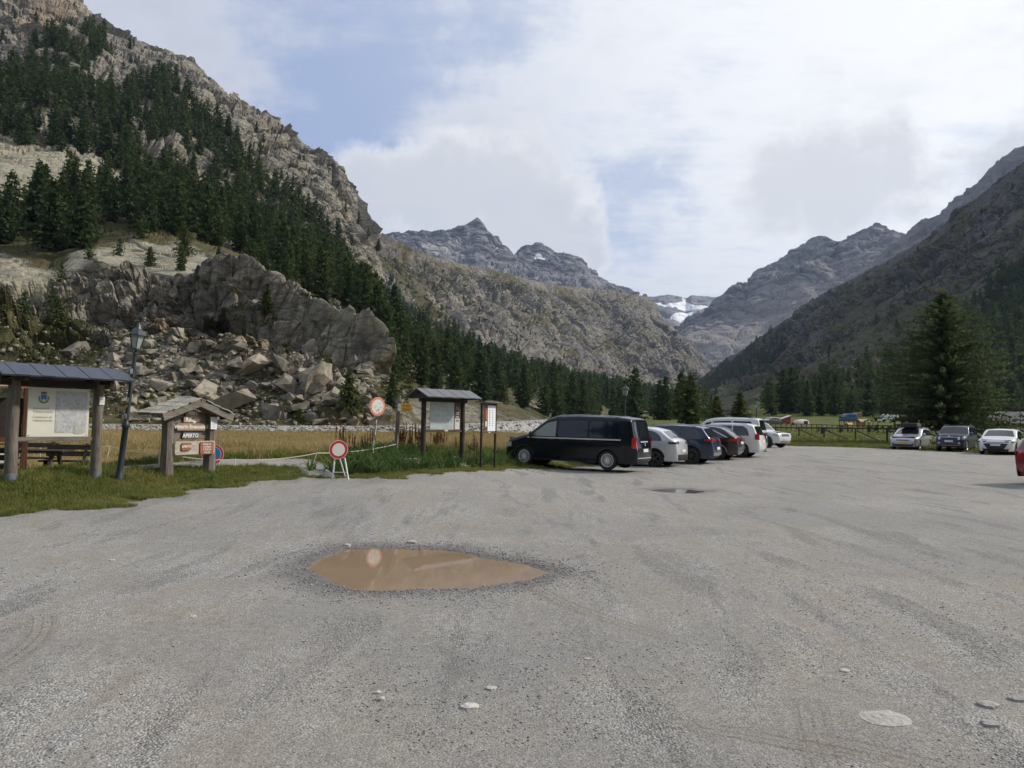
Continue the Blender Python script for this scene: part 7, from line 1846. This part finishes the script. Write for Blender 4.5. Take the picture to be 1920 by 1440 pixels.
# ================================================================= GRAVEL PATH BEHIND THE SIGNS
pc = [ground_at(px, py) for px, py in ((640, 893), (560, 890), (480, 887), (400, 884), (320, 884), (230, 889), (130, 893), (20, 896), (-120, 903))]
pcx = np.array([p.x for p in pc]); pcy = np.array([p.y for p in pc]); tq = np.linspace(0, len(pc)-1, 120); qx = np.interp(tq, np.arange(len(pc)), pcx); qy = np.interp(tq, np.arange(len(pc)), pcy)
qx, qy = smooth1(qx, 9), smooth1(qy, 9)+1.1*ss(0.3, 1.2, tq); PATH = np.stack([qx, qy], 1)
tg2_ = np.gradient(PATH, axis=0); tg2_ /= np.linalg.norm(tg2_, axis=1)[:, None]; nn_ = np.stack([-tg2_[:, 1], tg2_[:, 0]], 1); rows = []
for d_ in np.linspace(-0.5, 0.5, 9):
    w_ = d_*(1+0.25*perlin(np.stack([qx*0.9, qy*0.9, np.full(120, 3.0*np.sign(d_))], -1))); p = PATH+nn_*w_[:, None]; rows.append(np.stack([p[:, 0], p[:, 1], zg(p[:, 0], p[:, 1])+0.012-0.05*(abs(d_) > 0.45)], 1))
me = np_mesh('path', np.stack(rows, 1).reshape(-1, 3), grid_faces(120, 9)); tag(link('path', me, None, GRAVEL), kind='structure')

# ================================================================= STONES ON THE LOT
M_PEB = rock_tone('pale_pebble', (0.36, 0.35, 0.32), (0.52, 0.50, 0.46))
for px, py, wpx, hh, lb in ((1660, 1355, 104, 0.016, 'largest flat pale stone set in the gravel at lower right'), (1852, 1328, 42, 0.022, 'flat oval stone upper of the pair at the lower right edge'), (1857, 1363, 36, 0.022, 'flat oval stone lower of the pair at the lower right edge'),
                            (1910, 1314, 34, 0.02, 'pale stone touching the right edge of the lot'), (1585, 1260, 22, 0.015, 'small pale stone up left of the largest flat stone'), (882, 1326, 38, 0.014, 'thin elongated pale stone at bottom centre of the lot'), (921, 1292, 24, 0.014, 'small yellowish stone above the thin elongated one'),
                            (708, 1302, 16, 0.012, 'left pebble of the small cluster below the puddle'), (716, 1312, 16, 0.012, 'right pebble of the small cluster below the puddle'), (362, 1157, 14, 0.012, 'lone white pebble left of the puddle'), (210, 1053, 14, 0.014, 'lone pale stone at far left of the lot'), (1100, 1239, 14, 0.012, 'reddish pebble below right of the puddle'), (773, 1018, 20, 0.03, 'white stone at the far rim of the puddle'), (650, 1024, 14, 0.03, 'stone at the left far rim of the puddle')):
    g = ground_at(px, py, 2.0); s_ = wpx/FPX*g.y
    q = MB(); nn = 11; ring = [(0.5*s_*(0.85+0.28*random.random())*math.cos(6.283*i/nn), 0.42*s_*(0.8+0.35*random.random())*math.sin(6.283*i/nn)) for i in range(nn)]
    V = [(x, y, -0.01) for x, y in ring]+[(x*0.93, y*0.93, hh*0.7) for x, y in ring]+[(x*0.6, y*0.6, hh) for x, y in ring]+[(0, 0, hh*1.05)]
    F = [(i, (i+1) % nn, nn+(i+1) % nn, nn+i) for i in range(nn)]+[(nn+i, nn+(i+1) % nn, 2*nn+(i+1) % nn, 2*nn+i) for i in range(nn)]+[(2*nn+i, 2*nn+(i+1) % nn, 3*nn) for i in range(nn)]
    q.add(V, F); tag(q.build('stone', M_PEB, None, smooth=True, loc=(g.x, g.y, g.z), rot=(0, 0, random.gauss(0, .4))), lb, 'stone')
def pebbles(name, n, label, material, pts, sizes):
    base = np.array([(1, 0, 0), (-1, 0, 0), (0, 1, 0), (0, -1, 0), (0, 0, .7), (0, 0, -.7)], float); bf = np.array([(0, 2, 4), (2, 1, 4), (1, 3, 4), (3, 0, 4), (2, 0, 5), (1, 2, 5), (3, 1, 5), (0, 3, 5)])
    a = rng.random(n)*6.283; c_, s_ = np.cos(a), np.sin(a)
    B = base[None]*(0.65+0.7*rng.random((n, 6, 1)))*np.array((1, 0.75, 0.6))
    V = np.stack([B[..., 0]*c_[:, None]-B[..., 1]*s_[:, None], B[..., 0]*s_[:, None]+B[..., 1]*c_[:, None], B[..., 2]], -1)*sizes[:, None, None] + pts[:, None]
    F = (np.arange(n)*6)[:, None, None]+bf[None]
    me = np_mesh(name, V.reshape(-1, 3), F.reshape(-1, 3), False); me.materials.append(material)
    return tag(link(name, me), label, None, None, 'stuff')
def lot_pts(n, r0, r1, a0=-42, a1=42, pw=1.0):
    r = r0*(r1/r0)**(rng.random(n)**pw); a = np.radians(rng.uniform(a0, a1, n)); x, y = r*np.sin(a), r*np.cos(a)
    ok = (lot_sd(x, y) < -0.1) & ~inside([(PX_*1.0, PY_*1.0) for PX_, PY_ in PUD], x, y); return x[ok], y[ok]
gsz = np.stack([X, Y, Z], -1)                                 # the fine lot sheet, to set pebbles on it
def sheet_z(x, y):
    r = np.hypot(x, y); a = np.arctan2(x, y)
    j = np.clip((np.log(r/1.2)/np.log(84/1.2)*(nr-1)).round().astype(int), 0, nr-1); i = np.clip(((a-R_(-82))/R_(164)*(nt-1)).round().astype(int), 0, nt-1)
    return Z[i, j]
nt, nr = X.shape
m, k, b = newmat('pebble_mix'); P = k.pos(); vc = k.vmath('DOT_PRODUCT', k.voro(P, 40, out='Color'), (0.33, 0.33, 0.34))
k.put(b.inputs['Base Color'], k.ramp(vc, [(0.2, (0.075, 0.075, 0.078)), (0.45, (0.20, 0.198, 0.19)), (0.65, (0.30, 0.29, 0.275)), (0.85, (0.44, 0.42, 0.39))])); b.inputs['Roughness'].default_value = 0.9
x, y = lot_pts(30000, 2.6, 13)
nzp = fbm(np.stack([x*0.5, y*0.5, x*0], -1), 3); kp = nzp > -0.12+0.3*rng.random(len(x)); x, y = x[kp], y[kp]
sz = 0.004+0.010*rng.random(len(x))**3
# coarse rim round the puddle
pa = np.array(PUD); ii = rng.integers(0, len(pa), 6000); tt_ = rng.random(6000)[:, None]; pp = pa[ii]*(1-tt_)+pa[(ii+1) % len(pa)]*tt_
cen = pa.mean(0); out_ = (pp-cen)/np.linalg.norm(pp-cen, axis=1)[:, None]; pp = pp+out_*np.abs(rng.normal(size=(6000, 1)))*0.35+rng.normal(size=(6000, 2))*0.03
x = np.concatenate([x, pp[:, 0]]); y = np.concatenate([y, pp[:, 1]]); sz = np.concatenate([sz, 0.006+0.014*rng.random(6000)**3])
pebbles('gravel', len(x), 'loose grey gravel scattered over the lot', m, np.stack([x, y, sheet_z(x, y)+sz*0.15], 1), sz)

# ================================================================= GRASS
def blades(n, h, spread, wdt, lean, seed, mats, flat=1.0):
    g = np.random.default_rng(seed); V = []; F = []
    for i in range(n):
        a = g.random()*6.283; r = spread*g.random()**0.7; b0 = np.array((r*math.cos(a), r*math.sin(a), 0)); hh = h*(0.55+0.6*g.random()); l = lean*hh*g.normal(size=2)
        wv = np.array((math.cos(a+1.57+g.normal()*.5), math.sin(a+1.57+g.normal()*.5), 0))*wdt*(0.7+0.6*g.random()); o_ = len(V)
        mid = b0+np.array((l[0]*0.35, l[1]*0.35, hh*0.6)); tip = b0+np.array((l[0], l[1], hh))
        V += [b0-wv, b0+wv, mid+wv*0.7, mid-wv*0.7, tip+wv*0.1, tip-wv*0.1]; F += [(o_, o_+1, o_+2, o_+3), (o_+3, o_+2, o_+4, o_+5)]
    return proto('grass_tuft', np.array(V), np.array(F), mats)
M_GR = leafmat('green_grass', (0.105, 0.140, 0.030), (0.175, 0.195, 0.050), (0.225, 0.220, 0.072), tl=0.3)
M_GD = leafmat('dry_grass', (0.36, 0.27, 0.125), (0.28, 0.215, 0.095), (0.46, 0.35, 0.17), tl=0.25)
M_WEED = leafmat('weed_leaves', (0.070, 0.125, 0.036), (0.105, 0.155, 0.048), (0.085, 0.140, 0.042), tl=0.3)
M_DOCK = leafmat('dock_stalks', (0.15, 0.062, 0.032), (0.20, 0.095, 0.050), (0.11, 0.05, 0.03), tl=0.0)
GP = [blades(26, 0.10, 0.12, 0.005, 0.5, 1, [M_GR]), blades(22, 0.16, 0.12, 0.006, 0.5, 2, [M_GR]), blades(26, 0.08, 0.14, 0.005, 0.7, 3, [M_GR])]
DP = [blades(20, 0.20, 0.22, 0.007, 0.45, 5, [M_GD]), blades(18, 0.26, 0.24, 0.007, 0.5, 6, [M_GD]), blades(20, 0.18, 0.24, 0.009, 0.5, 7, [M_GR])]
WP = [blades(16, 0.26, 0.16, 0.022, 0.7, 8, [M_WEED]), blades(22, 0.34, 0.2, 0.016, 0.6, 9, [M_WEED])]
g9 = np.random.default_rng(77); V = []; F = []
for i in range(7):
    bx, by = g9.normal(size=2)*0.07; hh = 0.55+0.35*g9.random(); tx, ty = g9.normal(size=2)*0.06
    for s_ in range(34):
        f = 0.25+0.75*s_/33; c_ = np.array((bx+tx*f, by+ty*f, hh*f)); w_ = 0.032*(1.05-abs(f-0.7)*1.2)*(0.3 if f < 0.45 else 1); d = g9.normal(size=3); d /= np.linalg.norm(d); u = np.cross(d, g9.normal(size=3)); u /= np.linalg.norm(u); o_ = len(V)
        V += [c_-d*w_, c_+u*w_*0.6, c_+d*w_, c_-u*w_*0.6]; F.append((o_, o_+1, o_+2, o_+3))
    o_ = len(V); V += [(bx-.006, by, 0), (bx+.006, by, 0), (bx+tx+.004, by+ty, hh), (bx+tx-.004, by+ty, hh)]; F.append((o_, o_+1, o_+2, o_+3))
KP = [proto('dock', np.array(V), np.array(F), [M_DOCK])]
def field(n, px0, px1, D0, D1, fn):
    D = D0*(D1/D0)**rng.random(n); px = rng.uniform(px0, px1, n); x = ray(px, 793)[:, 0]*D; sd = lot_sd(x, D)
    p = fn(x, D, sd); ok = (rng.random(n) < p) & ((polydist(PATH[::6], x, D, False) > 0.38) if px0 < 0 and D1 < 40 else True); x, D, sd = x[ok], D[ok], sd[ok]
    return np.stack([x, D, zg(x, D, sd)-0.01], 1), sd
def fbm2(x, y, s_): return fbm(np.stack([x*s_, y*s_, x*0], -1), 3)
P_, sd = field(90000, -350, 1080, 9.5, 30, lambda x, y, s_: (s_ > -0.35+0.75*fbm2(x, y, 1.3))*(ss(8.5, 4.5, s_)*0.85+0.15))
sc_ = (0.55+0.7*ss(0, 3.0, sd))*(0.8+0.5*rng.random(len(P_)))
points_scatter('grass', P_, sc_, rng.random(len(P_))*6.28, rng.integers(0, 3, len(P_)), GP, 'green grass on the bank round the info shelters')
P_, sd = field(70000, -350, 1060, 19, 82, lambda x, y, s_: ss(2.0, 6.0, s_+1.5*fbm2(x, y, 0.4))*(0.35+0.65*ss(-0.5, 0.3, fbm2(x, y, 0.15))))
gz_ = rng.random(len(P_)) < 0.16+0.5*ss(0.1, 0.5, fbm2(P_[:, 0], P_[:, 1], 0.12))
points_scatter('meadow_grass', P_, 0.8+0.6*rng.random(len(P_)), rng.random(len(P_))*6.28, np.where(gz_, 2, rng.integers(0, 2, len(P_))), DP, 'tall dry straw-coloured meadow grass behind the tape fence')
P_, sd = field(60000, 1200, 2050, 26, 140, lambda x, y, s_: (s_ > -0.1+0.3*fbm2(x, y, .8))*(0.3+0.7*ss(20, 2, s_)))
points_scatter('grass', P_, 0.8+0.8*rng.random(len(P_)), rng.random(len(P_))*6.28, rng.integers(0, 3, len(P_)), GP, 'short green grass on the field beyond the fence')
# weeds and dock along the shelters
W_ = []
for px, py, n, spx in ((850, 862, 260, 70), (760, 858, 160, 60), (660, 872, 200, 70), (930, 858, 260, 50), (340, 894, 240, 60), (395, 888, 160, 30), (190, 905, 120, 40), (270, 900, 120, 50), (60, 915, 120, 60), (560, 880, 120, 60), (705, 862, 120, 40)):
    for _ in range(n):
        p = px+random.gauss(0, spx*0.5); q = ground_at_fast = None
        W_.append((p, py+random.gauss(0, 4)))
W_ = np.array(W_); Dw = np.array([ground_at(830, py).y if False else 0 for py in W_[:1, 1]])
wp = []
for p, q in W_:
    d = ray(p, q); D = 15.0
    for _ in range(6): D = float(np.clip((CAM[2]-(0.30+0.30))/max(1e-3, -d[2]), 10, 30))
    x = d[0]*D; wp.append((x, D))
wp = np.array(wp); sd = lot_sd(wp[:, 0], wp[:, 1]); wp = wp[sd > 0.3]; zw = zg(wp[:, 0], wp[:, 1])-0.01
points_scatter('weeds', np.concatenate([wp, zw[:, None]], 1), 0.7+0.6*rng.random(len(wp)), rng.random(len(wp))*6.28, rng.integers(0, 2, len(wp)), WP, 'leafy green weeds round the feet of shelters and signs')
dk = []
for px0, px1, D0, D1, n in ((640, 700, 22.5, 24.5, 6), (745, 790, 23.5, 26, 8), (800, 870, 25, 28, 6), (880, 900, 25, 28, 2)):
    for _ in range(n):
        D = random.uniform(D0, D1); x = float(ray(random.uniform(px0, px1), 793)[0]*D); dk.append((x, D, zg1(x, D)))
points_scatter('dock_stalks', np.array(dk), 0.7+0.5*rng.random(len(dk)), rng.random(len(dk))*6.28, np.zeros(len(dk), int), KP, 'rusty brown dock stalks behind the signs')

# ================================================================= AIR
hz = MB(); hz.box((0, 0, 647), (19000, 19000, 1306))
m = bpy.data.materials.new('air'); m.use_nodes = True; t = m.node_tree; t.nodes.clear(); k = NT(t)
pv = k.n('ShaderNodeVolumePrincipled'); pv.inputs['Color'].default_value = (0.55, 0.71, 1.0, 1); pv.inputs['Density'].default_value = 4.8e-5; pv.inputs['Anisotropy'].default_value = 0.2
k.put(k.n('ShaderNodeOutputMaterial').inputs['Volume'], pv.outputs[0])
tag(hz.build('haze', m), 'thin bluish mountain air', None, None, 'stuff')
